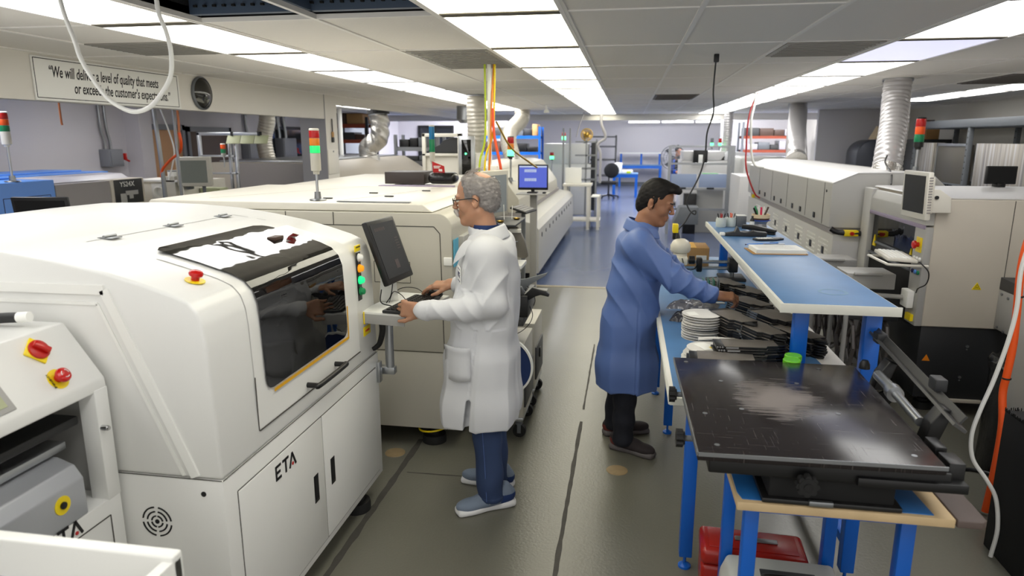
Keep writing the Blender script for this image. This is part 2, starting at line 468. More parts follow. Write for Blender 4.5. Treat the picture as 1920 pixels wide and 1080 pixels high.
for j in range(ny0, ny1+1):
    y = min(GY0+j*PY, 16.9); bars.box(-7, 5.42, y-.009, y+.009, CZ-.002, CZ+.02)
struct(mb.build('ceiling', 'ceiling_tile')); struct(bars.build('trim_6', 'tbar'))
# slab above, so the holes read as a dark plenum
mb = MB(); mb.box(-7.2, 5.6, -2, 29.4, 3.35, 3.5); struct(mb.build('ceiling', 'plenum'))
hb = MB(); hb.box(-2.75, -.3, .5, 3.6, 2.47, 2.5)
# side shrouds round the open tiles
pl = MB()
for b in ((-2.16,-2.14,.3,3.34,2.445,2.9),(-.915,-.895,.3,3.34,2.445,2.9),(-2.16,-.895,3.33,3.35,2.445,2.9),(-2.16,-.895,.28,.3,2.445,2.9),(-2.16,-.895,.28,3.35,2.9,2.92)): pl.box(*b)
hb.bm.free(); struct(pl.build('trim_7', 'plenum'))
pr = MB()
pr.box(-2.13, -.92, 3.22, 3.26, 2.46, 2.53)
for k in range(24): pr.box(-2.1+k*.05, -2.085+k*.05, 3.205, 3.223, 2.49, 2.50, m=1)
pr.box(-1.55, -1.50, .6, 3.25, 2.46, 2.52); 
tag(pr.build('ceiling_rail', ['purlin', 'black_matte'], loc=(-1.5,3.2,2.49)), 'slotted blue-grey steel rail inside the open ceiling tiles', 'ceiling rail')
pr = MB()
for k in range(9): pr.ball((-2.05+k*.14, 2.9-.1*(k%3), 2.86), .09, n=6, sc=(1.3,1.2,.5))
tag(pr.build('ceiling_insulation', 'insulation', loc=(-1.5,2.8,2.9)), 'brown crumpled insulation above the open ceiling tiles', 'insulation', kind='stuff')
SN = {-1: ('middle', 'the middle strip'), -4: ('left', 'the left strip'), 3: ('right', 'the right strip'), 7: ('far right', 'the short far right strip'), -8: ('far left', 'the strip over the far left oven')}
first = None
def light_panel(i, j, mname):
    x0 = GX0+i*PX; y0 = GY0+j*PY
    o = thing('ceiling_light', '', 'ceiling light', (x0+PX/2, y0+PY/2, CZ-.004))
    mb = MB(); mb.box(x0+.02, x0+PX-.02, y0+.015, y0+PY-.015, CZ+.0, CZ+.012); mb.build('diffuser', mname, o)
    mb = MB()
    for b in ((x0+.004,x0+.024,y0,y0+PY),(x0+PX-.024,x0+PX-.004,y0,y0+PY)): mb.box(*b, CZ-.006, CZ+.02)
    mb.build('frame', 'tbar', o)
    for ya, yb in ((y0,y0+.040),(y0+PY-.040,y0+PY)): mb = MB(); mb.box(x0+.024, x0+PX-.024, ya, yb, CZ-.005, CZ+.02); mb.build('end_bar', 'end_bar', o)
    mb = MB(); mb.box(x0, x0+PX, y0, y0+PY, CZ+.02, CZ+.06); mb.build('housing', 'tbar', o)
    return o
for (i, j), mm in sorted(strips.items()):
    if j < -1: continue
    o = light_panel(i, j, mm)
    js = sorted(b for a, b in strips if a == i and b >= -1)
    o['label'] = 'ceiling light panel in %s, %s from the near end' % (SN[i][1], ORD[js.index(j)])
    if mm == 'light_cool': o['label'] = 'bluish, dimmer ceiling light panel in the right strip'
    o['group'] = 'light panels in %s' % SN[i][1]
for (i, j) in [k for k in strips if k[1] < -1]: light_panel(i, j, strips[(i, j)]).update_tag() if False else None
# panels behind the camera keep the near half of the room lit
for i in (-4, -1, 3):
    for j in (-2, -3):
        o = light_panel(i, j, 'light_white'); o['label'] = 'ceiling light panel in %s, %s row behind the viewpoint' % (SN[i][1], 'first' if j == -2 else 'second'); o['group'] = 'light panels behind the viewpoint'
def vent(x0, y0, x1, y1, lb, m='vent_gray', n=10):
    o = thing('ceiling_vent', lb, 'ceiling vent', ((x0+x1)/2, (y0+y1)/2, CZ-.006))
    mb = MB(); mb.box(x0, x1, y0, y1, CZ-.004, CZ+.004); mb.build('panel', m, o)
    mb = MB()
    for k in range(n): y = y0+.03+(y1-y0-.06)*k/(n-1); mb.box(x0+.03, x1-.03, y-.006, y+.006, CZ-.010, CZ-.004)
    mb.build('louvre', m, o)
vent(-1.50, 4.62, -.93, 5.75, 'flat tan ceiling grille beside the hose pole', n=14)
vent(.32, 9.6, .89, 10.75, 'small dark ceiling grille beyond the hanging black cord', 'vent_dark')
vent(.93, 4.62, 1.50, 5.3, 'wide silver ceiling grille beside the right light strip', 'vent_gray')
vent(3.4, 7.1, 4.5, 8.2, 'dark ceiling grille in front of the far right lights', 'vent_dark')
vent(-4.0+.65, 3.95, -2.76, 4.5, 'grey ceiling grille above the lettered sign', 'vent_gray')

# walls
def wall(nm, b, m): mb = MB(); mb.box(*b); return struct(mb.build(nm, m))
wall('wall_back', (-7.2, 5.6, 29, 29.2, 0, 3.35), 'wall_white')
wall('wall_right', (5.42, 5.6, -1.7, 29, 0, 3.35), 'wall_cream')
wall('wall_left', (-7.2, -7, -1.7, 29, 0, 3.35), 'wall_lavender')
mb = MB(); mb.box(-7, 5.42, 28.97, 29, 0, .12); struct(mb.build('baseboard_back', 'steel_gray'))
# bulkhead over the left bay, and its column
wall('wall_header', (-4.1, -3.98, .2, 8.75, 2.125, 2.44), 'wall_cream')
wall('wall_beam', (-4.1, -3.98, 9.12, 16.93, 2.33, 2.44), 'wall_cream')
mb = MB(); mb.box(-4.33, -3.97, 8.75, 9.12, 0, 2.44, m=0)
for f in mb.bm.faces: f.material_index = 1 if f.calc_center_median().x > -4 else 0
struct(mb.build('wall_column', ['column_gray', 'wall_cream']))
wall('wall_soffit', (-7, 5.42, 16.93, 17.15, 2.30, 3.35), 'wall_cream')
wall('wall_partition', (3.75, 5.42, 15.0, 15.12, 0, 2.44), 'wall_white')
wall('wall_far_left', (-7, -3.6, 20.6, 20.75, 0, 3.35), 'wall_lavender')
mb = MB(); mb.box(-7, -6.75, 8.80, 9.05, 0, 2.44); struct(mb.build('wall_pilaster', 'wall_lavender'))
# doors in the left wall
def door(nm, y0, y1, z1, m, handle=True):
    o = struct(bpy.data.objects.new(nm, None)); COL.objects.link(o); o.location = (-6.95, (y0+y1)/2, 0)
    mb = MB(); mb.box(-6.98, -6.93, y0, y1, 0, z1, bev=.004); mb.build('panel', m, o)
    mb = MB(); mb.box(-7, -6.9, y0-.07, y0, 0, z1+.08); mb.box(-7, -6.9, y1, y1+.07, 0, z1+.08); mb.box(-7, -6.9, y0-.07, y1+.07, z1, z1+.08); mb.build('frame', 'frame_gray', o)
    if handle: mb = MB(); mb.cyl((-6.93,y0+.08,1.0),(-6.87,y0+.08,1.0),.012); mb.box(-6.88,-6.86,y0+.06,y0+.2,.99,1.01,bev=.003); mb.build('handle','steel',o)
    return o
door('door_1', 9.15, 9.95, 2.0, 'door_tan', False)
door('door_2', 10.15, 11.25, 1.98, 'wood_brown')
# windows far left
def window(nm, x0, x1, y, z0, z1, muntin=1, pane='glass_dark', ax='y'):
    o = struct(bpy.data.objects.new(nm, None)); COL.objects.link(o); o.location = ((x0+x1)/2, y, z0) if ax == 'y' else (y, (x0+x1)/2, z0)
    def bb(mb, a0, a1, d0, d1, c0, c1):
        if ax == 'y': mb.box(a0, a1, y-d1, y-d0, c0, c1)
        else: mb.box(y+d0, y+d1, a0, a1, c0, c1)
    mb = MB(); bb(mb, x0, x1, .005, .02, z0, z1); mb.build('pane', pane, o)
    mb = MB(); t = .06
    bb(mb, x0-t, x0, 0, .06, z0-t, z1+t); bb(mb, x1, x1+t, 0, .06, z0-t, z1+t); bb(mb, x0, x1, 0, .06, z1, z1+t); bb(mb, x0, x1, 0, .06, z0-t, z0)
    for k in range(1, muntin+1):
        a = x0+(x1-x0)*k/(muntin+1); bb(mb, a-.02, a+.02, .0, .05, z0, z1)
    mb.build('frame', 'black_plastic', o)
window('window_1', 15.0, 17.8, -7, 1.1, 2.15, 1, 'window_pale', ax='x')
window('window_2', -6.3, -5.3, 20.6, 1.0, 2.2, 1, 'glass_dark')
window('window_3', 12.55, 14.4, -7, .3, 2.05, 0, 'glass_dark', ax='x')
# far linear lights
def tube_light(a, b, lb):
    o = thing('tube_light', lb, 'tube light', a)
    mb = MB(); mb.cyl(a, b, .035, n=10); mb.build('lamp', 'light_white', o)
    mb = MB(); d = Vector((0,0,.05)); mb.tube([Vector(a)+d, Vector(b)+d], .03, n=6, sm=1); mb.build('housing', 'tbar', o)
    for p in (a, b):
        q = Vector(a).lerp(Vector(b), .1 if p is a else .9); mb = MB(); mb.cyl(q+d, (q.x, q.y, 3.345), .006, n=6); mb.build('cable', 'steel', o)
for k in range(4):
    x = -.05+k*1.30
    tube_light((x, 28.3, 2.52), (x+1.2, 28.3, 2.52), '%s tube light along the far back wall, counted from the left' % ORD[k].capitalize())
tube_light((-1.9,19.5,2.46), (-1.5,18.4,2.46), 'short slanting tube light beyond the soffit, left of the others')
tube_light((.35,21.,2.55), (.45,23.4,2.55), 'short upright-looking tube light left of the hanging cord')
tube_light((2.0,21.,2.5), (1.6,25,2.45), 'slanting tube light right beside the hanging cord')

# ------------------------------------------------------------------ implicit-surface builder for bodies and cloth
def v3(*a): return np.array(a, dtype=np.float64)
def cone(a, b, ra, rb=None, k=.02, op=1): return dict(t='c', a=v3(*a), b=v3(*b), ra=ra, rb=ra if rb is None else rb, k=k, op=op)
def ell(c, r, R=None, k=.02, op=1): return dict(t='e', c=v3(*c), r=v3(*r), R=np.eye(3) if R is None else np.array(R), k=k, op=op)
def rbox(c, h, rd=.01, R=None, k=.01, op=1): return dict(t='b', c=v3(*c), h=v3(*h), rd=rd, R=np.eye(3) if R is None else np.array(R), k=k, op=op)
def xform(pr, m, mirror=False):
    Rm = np.array(m.to_3x3()); T = np.array(m.translation); out = []
    S = np.diag([1, -1, 1]) if mirror else np.eye(3)
    for p in pr:
        q = dict(p)
        for key in ('a', 'b', 'c'):
            if key in q: q[key] = Rm @ (S @ q[key]) + T
        if 'R' in q: q['R'] = Rm @ S @ q['R']
        out.append(q)
    return out
def pd(p, P):
    if p['t'] == 'c':
        ab = p['b']-p['a']; q = P-p['a']; t = np.clip((q@ab)/(ab@ab+1e-12), 0, 1)
        return np.sqrt(((q-t[:, None]*ab)**2).sum(1))-(p['ra']+(p['rb']-p['ra'])*t)
    q = (P-p['c']) @ p['R']
    if p['t'] == 'e':
        k0 = np.sqrt(((q/p['r'])**2).sum(1)); k1 = np.sqrt(((q/p['r']**2)**2).sum(1))+1e-9
        return k0*(k0-1)/k1
    d = np.abs(q)-(p['h']-p['rd'])
    return np.sqrt((np.maximum(d, 0)**2).sum(1))+np.minimum(d.max(1), 0)-p['rd']
def combine(prims, P):
    D = None
    for p in prims:
        d = pd(p, P); k = p['k']
        if D is None: D = d if p['op'] == 1 else np.full(len(P), 9.); 
        elif p['op'] == 1:
            h = np.clip(.5+.5*(D-d)/k, 0, 1); D = D*(1-h)+d*h-k*h*(1-h)
        elif p['op'] == -1:
            h = np.clip(.5-.5*(D+d)/k, 0, 1); D = D*(1-h)-d*h+k*h*(1-h)
    return D
def sdf_arrays(prims, res, post=None):
    lo = np.full(3, 9.); hi = np.full(3, -9.)
    for p in prims:
        if p['op'] != 1: continue
        if p['t'] == 'c':
            r = max(p['ra'], p['rb']); lo = np.minimum(lo, np.minimum(p['a'], p['b'])-r); hi = np.maximum(hi, np.maximum(p['a'], p['b'])+r)
        else:
            r = (p['r'].max() if p['t'] == 'e' else np.linalg.norm(p['h']))
            lo = np.minimum(lo, p['c']-r); hi = np.maximum(hi, p['c']+r)
    lo -= .02; hi += .02; NB = 12
    nb = np.ceil((hi-lo)/(res*NB)).astype(int); N = nb*NB
    D = np.full(tuple(N), 1., np.float32)
    ii = np.stack(np.meshgrid(*[np.arange(n) for n in nb], indexing='ij'), -1).reshape(-1, 3)
    cen = lo+(ii*NB+NB/2)*res; half = res*NB*.87
    dist = np.stack([pd(p, cen) for p in prims])
    base = combine(prims, cen)
    loc = np.stack(np.meshgrid(*[np.arange(NB)]*3, indexing='ij'), -1).reshape(-1, 3)*res
    for n, (i, j, k) in enumerate(ii):
        if abs(base[n]) > half*1.35+.02:
            if base[n] < 0: D[i*NB:(i+1)*NB, j*NB:(j+1)*NB, k*NB:(k+1)*NB] = -1
            continue
        mn = min(dist[q, n] for q in range(len(prims)) if prims[q]['op'] == 1)
        sel = [p for q, p in enumerate(prims) if (p['op'] == 1 and dist[q, n] < max(mn, 0)+2.3*half+p['k']) or (p['op'] == -1 and dist[q, n] < 1.3*half+p['k'])]
        if not sel: continue
        P = lo+(np.array([i, j, k])*NB)*res+loc
        d = combine(sel, P)
        if post is not None: d = post(P, d)
        D[i*NB:(i+1)*NB, j*NB:(j+1)*NB, k*NB:(k+1)*NB] = d.reshape(NB, NB, NB)
    S = D < 0
    c = S[:-1, :-1, :-1].astype(np.int8)
    cnt = np.zeros(c.shape, np.int8)
    for a in (0, 1):
        for b in (0, 1):
            for e in (0, 1): cnt += S[a:S.shape[0]-1+a, b:S.shape[1]-1+b, e:S.shape[2]-1+e]
    cells = np.argwhere((cnt > 0) & (cnt < 8))
    idx = np.full(c.shape, -1, np.int32); idx[tuple(cells.T)] = np.arange(len(cells))
    acc = np.zeros((len(cells), 3)); w = np.zeros(len(cells))
    cs = [(a, b, e) for a in (0, 1) for b in (0, 1) for e in (0, 1)]
    for A in cs:
        for ax in range(3):
            if A[ax]: continue
            Bc = list(A); Bc[ax] = 1
            da = D[tuple((cells+A).T)]; db = D[tuple((cells+Bc).T)]
            m = (da < 0) != (db < 0); t = np.where(m, da/(da-db+1e-12), 0)
            pt = np.tile(np.array(A, float), (len(cells), 1)); pt[:, ax] += t
            acc[m] += pt[m]; w[m] += 1
    V = lo+(cells+acc/w[:, None])*res
    F = []
    for ax in range(3):
        s0 = [slice(1, -1)]*3; s0[ax] = slice(0, -1); s1 = list(s0); s1[ax] = slice(1, None)
        a = S[tuple(s0)]; b = S[tuple(s1)]
        e = np.argwhere(a != b); off = np.array([1, 1, 1]); off[ax] = 0; e = e+off
        u, v = [(1, 2), (2, 0), (0, 1)][ax]
        U = np.zeros(3, int); U[u] = 1; W = np.zeros(3, int); W[v] = 1
        q = np.stack([idx[tuple((e-U-W).T)], idx[tuple((e-W).T)], idx[tuple(e.T)], idx[tuple((e-U).T)]], 1)
        ins = S[tuple(e.T)]
        q[~ins] = q[~ins][:, ::-1]; F.append(q)
    F = np.concatenate(F); F = F[(F >= 0).all(1)]
    return V, F
def smooth_arr(V, F, it=2, lam=.5):
    for _ in range(it):
        acc = np.zeros_like(V); w = np.zeros(len(V))
        for a, b in ((0, 1), (1, 2), (2, 3), (3, 0)):
            np.add.at(acc, F[:, a], V[F[:, b]]); np.add.at(w, F[:, a], 1)
            np.add.at(acc, F[:, b], V[F[:, a]]); np.add.at(w, F[:, b], 1)
        V = V+(acc/w[:, None]-V)*lam
    return V
def normals(V, F):
    n = np.cross(V[F[:, 2]]-V[F[:, 0]], V[F[:, 3]]-V[F[:, 1]]); N = np.zeros_like(V)
    for a in range(4): np.add.at(N, F[:, a], n)
    return N/(np.linalg.norm(N, axis=1)[:, None]+1e-12)
def arr_mesh(name, V, F, mats, parent, fm=None):
    off = Vector((0,0,0)); p = parent
    while p is not None: off += p.location; p = p.parent
    me = bpy.data.meshes.new(name); me.from_pydata((V-np.array(off)).tolist(), [], F.tolist())
    for q in (mats if isinstance(mats, (list, tuple)) else [mats]): me.materials.append(M[q])
    me.polygons.foreach_set('use_smooth', [True]*len(F))
    if fm is not None: me.polygons.foreach_set('material_index', fm.astype(int).tolist())
    o = bpy.data.objects.new(name, me); COL.objects.link(o); o.parent = parent
    return o
def sdf(name, prims, res, mats, parent, it=2, disp=None, post=None, fmf=None):
    V, F = sdf_arrays(prims, res, post)
    V = smooth_arr(V, F, it)
    if disp is not None: V = V+normals(V, F)*disp(V)[:, None]
    fm = fmf(V[F].mean(1), normals(V, F)[F[:, 0]]) if fmf else None
    return arr_mesh(name, V, F, mats, parent, fm)
def Rx(a, ax): return Matrix.Rotation(math.radians(a), 4, ax)
# ---- anatomy in local frames
def head_prims():
    P = [ell((-.012,0,.035), (.098,.077,.088), k=.02), ell((.028,0,-.03), (.060,.061,.082), k=.03)]
    for s in (-1, 1):
        P += [cone((-.005, s*.050, -.062), (.062, s*.016, -.102), .020, .020, k=.03),
              ell((.060, s*.036, -.028), (.024,.022,.026), k=.02),
              ell((.080, s*.024, .022), (.014,.026,.009), k=.012)]
    P += [ell((.076,0,-.104), (.017,.022,.016), k=.02), ell((.078,0,-.066), (.018,.026,.022), k=.02),
          cone((.088,0,.016), (.113,0,-.026), .0075, .0105, k=.014)]
    for s in (-1, 1):
        P += [ell((.103, s*.010, -.031), (.010,.008,.0075), k=.006),
              ell((.101, s*.031, .004), (.016,.017,.011), k=.010, op=-1),
              ell((.080, s*.031, .011), (.0135,.015,.006), k=.004), ell((.079, s*.031, -.005), (.0125,.014,.0055), k=.004),
              ell((-.008, s*.079, -.012), (.018,.007,.031), Matrix.Rotation(s*.35, 3, 'Z') @ Matrix.Rotation(-.2, 3, 'Y'), k=.005),
              ell((-.001, s*.090, -.008), (.009,.010,.017), k=.004, op=-1)]
    P += [cone((.094,-.016,-.060), (.094,.016,-.060), .0052, k=.008), cone((.092,-.014,-.0725), (.092,.014,-.0725), .0062, k=.008),
          cone((.101,-.018,-.066), (.101,.018,-.066), .0018, k=.003, op=-1)]
    return P
def hand_prims(curls, spread=.0, thumb=((.55,.75,-.3), (.9,.35,-.35)), scale=1.0):
    """wrist at origin, fingers along +x, back of the hand +z, thumb side +y"""
    P = [rbox((.048,.002,0), (.046,.039,.0135), .013, k=.012), cone((-.05,0,0), (.012,0,0), .024, .023, k=.02), ell((.03,.028,-.006), (.028,.017,.015), k=.012)]
    ys = (.031,.0105,-.010,-.030); ln = (.070,.078,.073,.058)
    for f in range(4):
        ang = math.radians(curls[f][0]); yaw = (1.5-f)*spread
        p = Vector((.088-(.006 if f == 3 else 0), ys[f], 0)); L = [ln[f]*.46, ln[f]*.32, ln[f]*.24]; r = .0092 if f < 3 else .0080
        P.append(ell(tuple(p+Vector((-.002,0,.004))), (.011,.010,.009), k=.008))
        a = 0
        for s in range(3):
            a += math.radians(curls[f][s]); q = p+Vector((math.cos(a)*math.cos(yaw), math.sin(yaw), -math.sin(a)))*L[s]
            P.append(cone(tuple(p), tuple(q), r, r*.93, k=.003)); p = q; r *= .93
    p = Vector((.018,.030,-.004)); r = .0135
    for s, (d, l) in enumerate(zip((thumb[0], thumb[0], thumb[1]), (.030,.030,.028))):
        q = p+Vector(d).normalized()*l; P.append(cone(tuple(p), tuple(q), r, r*.84, k=.006)); p = q; r *= .84
    for q in P:
        for key in ('a','b','c','r','h'):
            if key in q: q[key] = q[key]*scale
        for key in ('ra','rb','rd'):
            if key in q: q[key] = q[key]*scale
    return P
def frame(org, x, z):
    x = Vector(x).normalized(); z = Vector(z); z = (z-x*z.dot(x)).normalized(); y = z.cross(x)
    m = Matrix((x, y, z)).transposed().to_4x4(); m.translation = Vector(org); return m
def snoise(V, f, seed=0):
    r = np.random.RandomState(seed); o = np.zeros(len(V))
    for i in range(6):
        k = r.normal(size=3); k /= np.linalg.norm(k); o += np.sin(V@(k*f*(.7+.6*r.rand()))+r.rand()*6.28)
    return o/3.5
def blades(V, F, n, L, w, flow, seed=1, lift=.35):
    r = np.random.RandomState(seed); fi = r.randint(0, len(F), n); c = V[F[fi]]; wt = r.dirichlet(np.ones(4), n)
    p = (c*wt[:, :, None]).sum(1); N = normals(V, F)[F[fi, 0]]
    fl = flow(p)+r.normal(size=(n, 3))*.25; d = fl-(fl*N).sum(1)[:, None]*N; d /= np.linalg.norm(d, axis=1)[:, None]+1e-9
    d1 = d+N*lift; d1 /= np.linalg.norm(d1, axis=1)[:, None]; s = np.cross(d1, N); s /= np.linalg.norm(s, axis=1)[:, None]+1e-9
    LL = L*(.5+r.rand(n))[:, None]
    a = p-s*w-N*.002; b = p+s*w-N*.002; m1 = p+d1*LL*.55; e = m1+(d*.9-N*.05)*LL*.45
    vs = np.concatenate([a, b, m1+s*w*.8, m1-s*w*.8, e]); i = np.arange(n)
    return vs, [tuple(q) for q in np.stack([i, i+n, i+2*n, i+3*n], 1)]+[tuple(q) for q in np.stack([i+3*n, i+2*n, i+4*n], 1)]
def hair_obj(name, prims, res, m, parent, n, L, w, flow, disp=None, lift=.35, seed=1):
    V, F = sdf_arrays(prims, res); V = smooth_arr(V, F, 1)
    if disp is not None: V = V+normals(V, F)*disp(V)[:, None]
    bv, bf = blades(V, F, n, L, w, flow, seed, lift)
    off = Vector((0,0,0)); p = parent
    while p is not None: off += p.location; p = p.parent
    VV = np.concatenate([V, bv])-np.array(off); k = len(V)
    me = bpy.data.meshes.new(name); me.from_pydata(VV.tolist(), [], [tuple(f) for f in F.tolist()]+[tuple(int(x)+k for x in f) for f in bf])
    me.materials.append(M[m]); me.polygons.foreach_set('use_smooth', [True]*len(me.polygons))
    o = bpy.data.objects.new(name, me); COL.objects.link(o); o.parent = parent; return o

# ------------------------------------------------------------------ left side machines
def lineX(mb, x, a, b, w=.004, d=.0015, m=0):      # thin strip on a plane X = x (a, b = (y, z))
    a = Vector((x, a[0], a[1])); b = Vector((x, b[0], b[1])); t = (b-a).normalized(); s = t.cross(Vector((1,0,0)))*w/2; n = Vector((d,0,0))
    mb._add([a-s, a+s, b+s, b-s, a-s+n, a+s+n, b+s+n, b-s+n], [(4,5,6,7),(0,1,5,4),(1,2,6,5),(2,3,7,6),(3,0,4,7)], m)
def lineY(mb, y, a, b, w=.004, d=.0015, m=0):      # thin strip on a plane Y = y facing -Y
    a = Vector((a[0], y, a[1])); b = Vector((b[0], y, b[1])); t = (b-a).normalized(); s = t.cross(Vector((0,-1,0)))*w/2; n = Vector((0,-d,0))
    mb._add([a-s, a+s, b+s, b-s, a-s+n, a+s+n, b+s+n, b-s+n], [(4,5,6,7),(0,1,5,4),(1,2,6,5),(2,3,7,6),(3,0,4,7)], m)
def ringX(mb, x, poly, w, d=.002, m=0):
    for i in range(len(poly)): lineX(mb, x, poly[i], poly[(i+1) % len(poly)], w, d, m)
def estop(parent, mtx, base='yellow', s=1.0, name='emergency_button', writing=True):
    mb = MB(mtx @ Matrix.Scale(s, 4))
    mb.lathe([(.032,0),(.032,.0025),(0,.0025)], n=28); p = mb.build(name, base, parent)
    mb = MB(mtx @ Matrix.Scale(s, 4)); mb.lathe([(.013,.0025),(.013,.016),(.021,.018),(.023,.024),(.021,.031),(.014,.0345),(0,.036)], n=28); k = mb.build('knob', 'red_gloss', p)
    if writing:
        mb = MB(mtx @ Matrix.Scale(s, 4))
        for a0 in (0, 2.1, 4.2): mb.tube([(.012*math.cos(a0+t), .012*math.sin(a0+t), .0352) for t in (0,.4,.8,1.2)], .0012, n=4)
        mb.build('arrows', 'paper', k)
    return p
def rotary(parent, mtx, s=1.0, name='main_switch'):
    mb = MB(mtx @ Matrix.Scale(s, 4)); mb.box(-.032,.032,-.032,.032,0,.008,bev=.003); p = mb.build(name, 'yellow', parent)
    mb = MB(mtx @ Matrix.Scale(s, 4)); mb.lathe([(.030,.008),(.030,.016),(.026,.018),(0,.018)], n=28); c = mb.build('collar', 'red', p)
    mb = MB(mtx @ Matrix.Scale(s, 4)); mb.box(-.008,.008,-.024,.024,.016,.034,bev=.003); mb.build('knob', 'red_gloss', p)
    return p
FX = -1.250
def logo(parent, y, z, h, x=FX, full=True):
    """three strokes letters on a plane X = x, reading along +Y"""
    mb = MB(); w = h*.17; d = .002
    def s(a, b): lineX(mb, x, (y+a[0]*h, z+a[1]*h), (y+b[0]*h, z+b[1]*h), w, d)
    s((0,0),(0,1)); s((0,.92),(.62,.92)); s((.1,.5),(.52,.5)); s((0,.08),(.62,.08))
    s((.85,.92),(1.65,.92)); s((1.25,0),(1.25,.92))
    s((1.75,0),(2.15,.97)); s((2.15,.97),(2.6,0))
    o = mb.build('lettering', 'black_text', parent)
    mb = MB(); mb.cyl((x, y+2.18*h, z+.18*h), (x+d, y+2.18*h, z+.18*h), h*.12, n=12); mb.build('red_dot', 'red_text', o)
def leveling_foot(parent, x, y, r=.075, z1=.14, ring=False, z0=0):
    mb = MB(); mb.lathe([(r,0),(r,.035),(r*.95,.05),(r*.55,.055),(r*.5,.07),(.02,.07),(.02,z1)], (x,y,z0), n=28)
    f = mb.build('foot', 'rubber', parent)
    if ring: mb = MB(); mb.tube([(x+r*1.25*math.cos(t), y+r*1.25*math.sin(t), .10+.012*math.cos(t)) for t in [2*PI*k/16 for k in range(16)]], .006, n=8, closed=True, sm=2); mb.build('ring', 'yellow', f)
    return f
TOP = [(-1.262,1.25),(-1.268,1.31),(-1.282,1.352),(-1.31,1.383),(-1.36,1.405),(-1.47,1.438),(-1.585,1.468),(-1.76,1.50),(-1.94,1.525),(-2.16,1.54),(-2.39,1.546),(-2.73,1.538),(-3.05,1.505),(-3.36,1.45),(-3.40,1.42)]
def stencil_printer():
    R_ = thing('stencil_printer', 'large white printing machine with a tinted front window and two lower doors', 'machine', (-2.3, 2.5, 0))
    mb = MB(); mb.prism([(-1.250,.795)]+TOP+[(-3.40,.795)], 'y', 1.83, 3.235, bev=.012); hood = mb.build('hood', 'white_paint', R_)
    mb = MB(); mb.box(-3.40, -1.250, 1.828, 3.235, .115, .792, bev=.006); cab = mb.build('cabinet', 'white_paint', R_)
    mb = MB(); mb.box(-3.35, -1.30, 1.88, 3.19, .14, .80); mb.build('seam_backing', 'seam', R_) if False else mb.bm.free()
    for i, (y0, y1) in enumerate(((1.905, 2.538), (2.545, 3.182))):
        mb = MB(); mb.box(-1.252, -1.2455, y0, y1, .152, .716, bev=.003); dr = mb.build('door', 'white_paint', R_)
        ys = 2.454 if i == 0 else 2.618
        mb = MB(); mb.box(-1.2465, -1.2435, ys-.020, ys+.020, .372, .494, bev=.001); sl = mb.build('handle_slot', 'black_plastic', dr)
        mb = MB(); mb.box(-1.2445, -1.2425, ys-.014, ys+.014, .385, .482); mb.build('recess', 'black_matte', sl)
        if i == 0: logo(dr, 2.145, .628, .058, -1.2455)
    mb = MB()
    ringX(mb, -1.2495, [(1.903,.150),(1.903,.719),(3.184,.719),(3.184,.150)], .0035, .001); lineX(mb, -1.2495, (2.5415,.15), (2.5415,.719), .0035, .001)
    mb.build('door_gap', 'seam', cab)
    # front cover with the window
    def fx(z): return -1.250-(z-.795)*.026
    mb = MB()
    rows = [[(fx(z)+.0025, y, z) for y in (2.07, 3.0)] for z in (.866, 1.0, 1.1, 1.2, 1.25)]
    prof = [(x+.0028*c, z+.0028*s) for (x, z), (c, s) in zip(TOP[:7], [(1,.05),(.97,.25),(.85,.55),(.55,.85),(.3,.95),(.25,.97),(.22,.98)])]
    rows += [[(x, y, z) for y in (2.07, 3.0)] for x, z in prof[1:]]
    mb.sheet(rows); cv = mb.build('front_cover', 'white_paint', R_); 
    mb = MB(); lineX(mb, -1.2495+.0, (2.07,.862), (3.0,.862), .004, .0022); lineX(mb, -1.2520, (2.068,.862), (2.068,1.06), .003, .0022); mb.build('cover_gap', 'seam', cv)
    # tinted window wraps over the top edge
    mb = MB()
    def yr(z):   # rounded lower corners
        r = .045; d = max(0, r-(z-.985)); return r-math.sqrt(max(0, r*r-d*d))
    rows = []
    for z in (.985,.990,1.0,1.012,1.03,1.10,1.20,1.25): rows.append([(fx(z)+.0075, 2.135+yr(z)+(2.862-2.135-2*yr(z))*k/6, z) for k in range(7)])
    pts = [(x+.011*c, z+.011*s) for (x, z), (c, s) in zip(TOP[1:7], [(.97,.25),(.85,.55),(.55,.85),(.3,.95),(.25,.97),(.22,.98)])]+[(-1.65,1.4895)]
    dense = []
    for i in range(len(pts)-1):
        for k in range(3): t = k/3; dense.append((pts[i][0]*(1-t)+pts[i+1][0]*t, pts[i][1]*(1-t)+pts[i+1][1]*t))
    dense.append(pts[-1])
    for q, (x, z) in enumerate(dense):
        e = .045-math.sqrt(max(0, .045**2-(max(0, .045-(x+1.65)))**2))
        rows.append([(x, 2.135+e+(2.862-2.135-2*e)*k/6, z) for k in range(7)])
    mb.sheet(rows); w = mb.build('window', 'glass_tint', cv)
    mb = MB(); lineX(mb, -1.2475, (2.185,.972), (2.865,.972), .012, .0015); lineX(mb, -1.2490, (2.872,.966), (2.872,1.12), .009, .0015); mb.build('tape', 'tape_yellow', cv)
    # dark rim behind the glass
    mb = MB()
    for y in (2.445, 2.715): mb.cyl((-1.258, y, .895), (-1.205, y, .895), .011, n=14)
    mb.tube([(-1.207,2.435,.895),(-1.200,2.45,.895),(-1.198,2.58,.895),(-1.200,2.71,.895),(-1.207,2.725,.895)], .0115, n=12); mb.build('handle', 'black_plastic', cv)
    mb = MB(); mb.box(-1.50,-1.46,2.66,2.73,1.447,1.462,bev=.002); mb.build('catch', 'wood_brown', w)
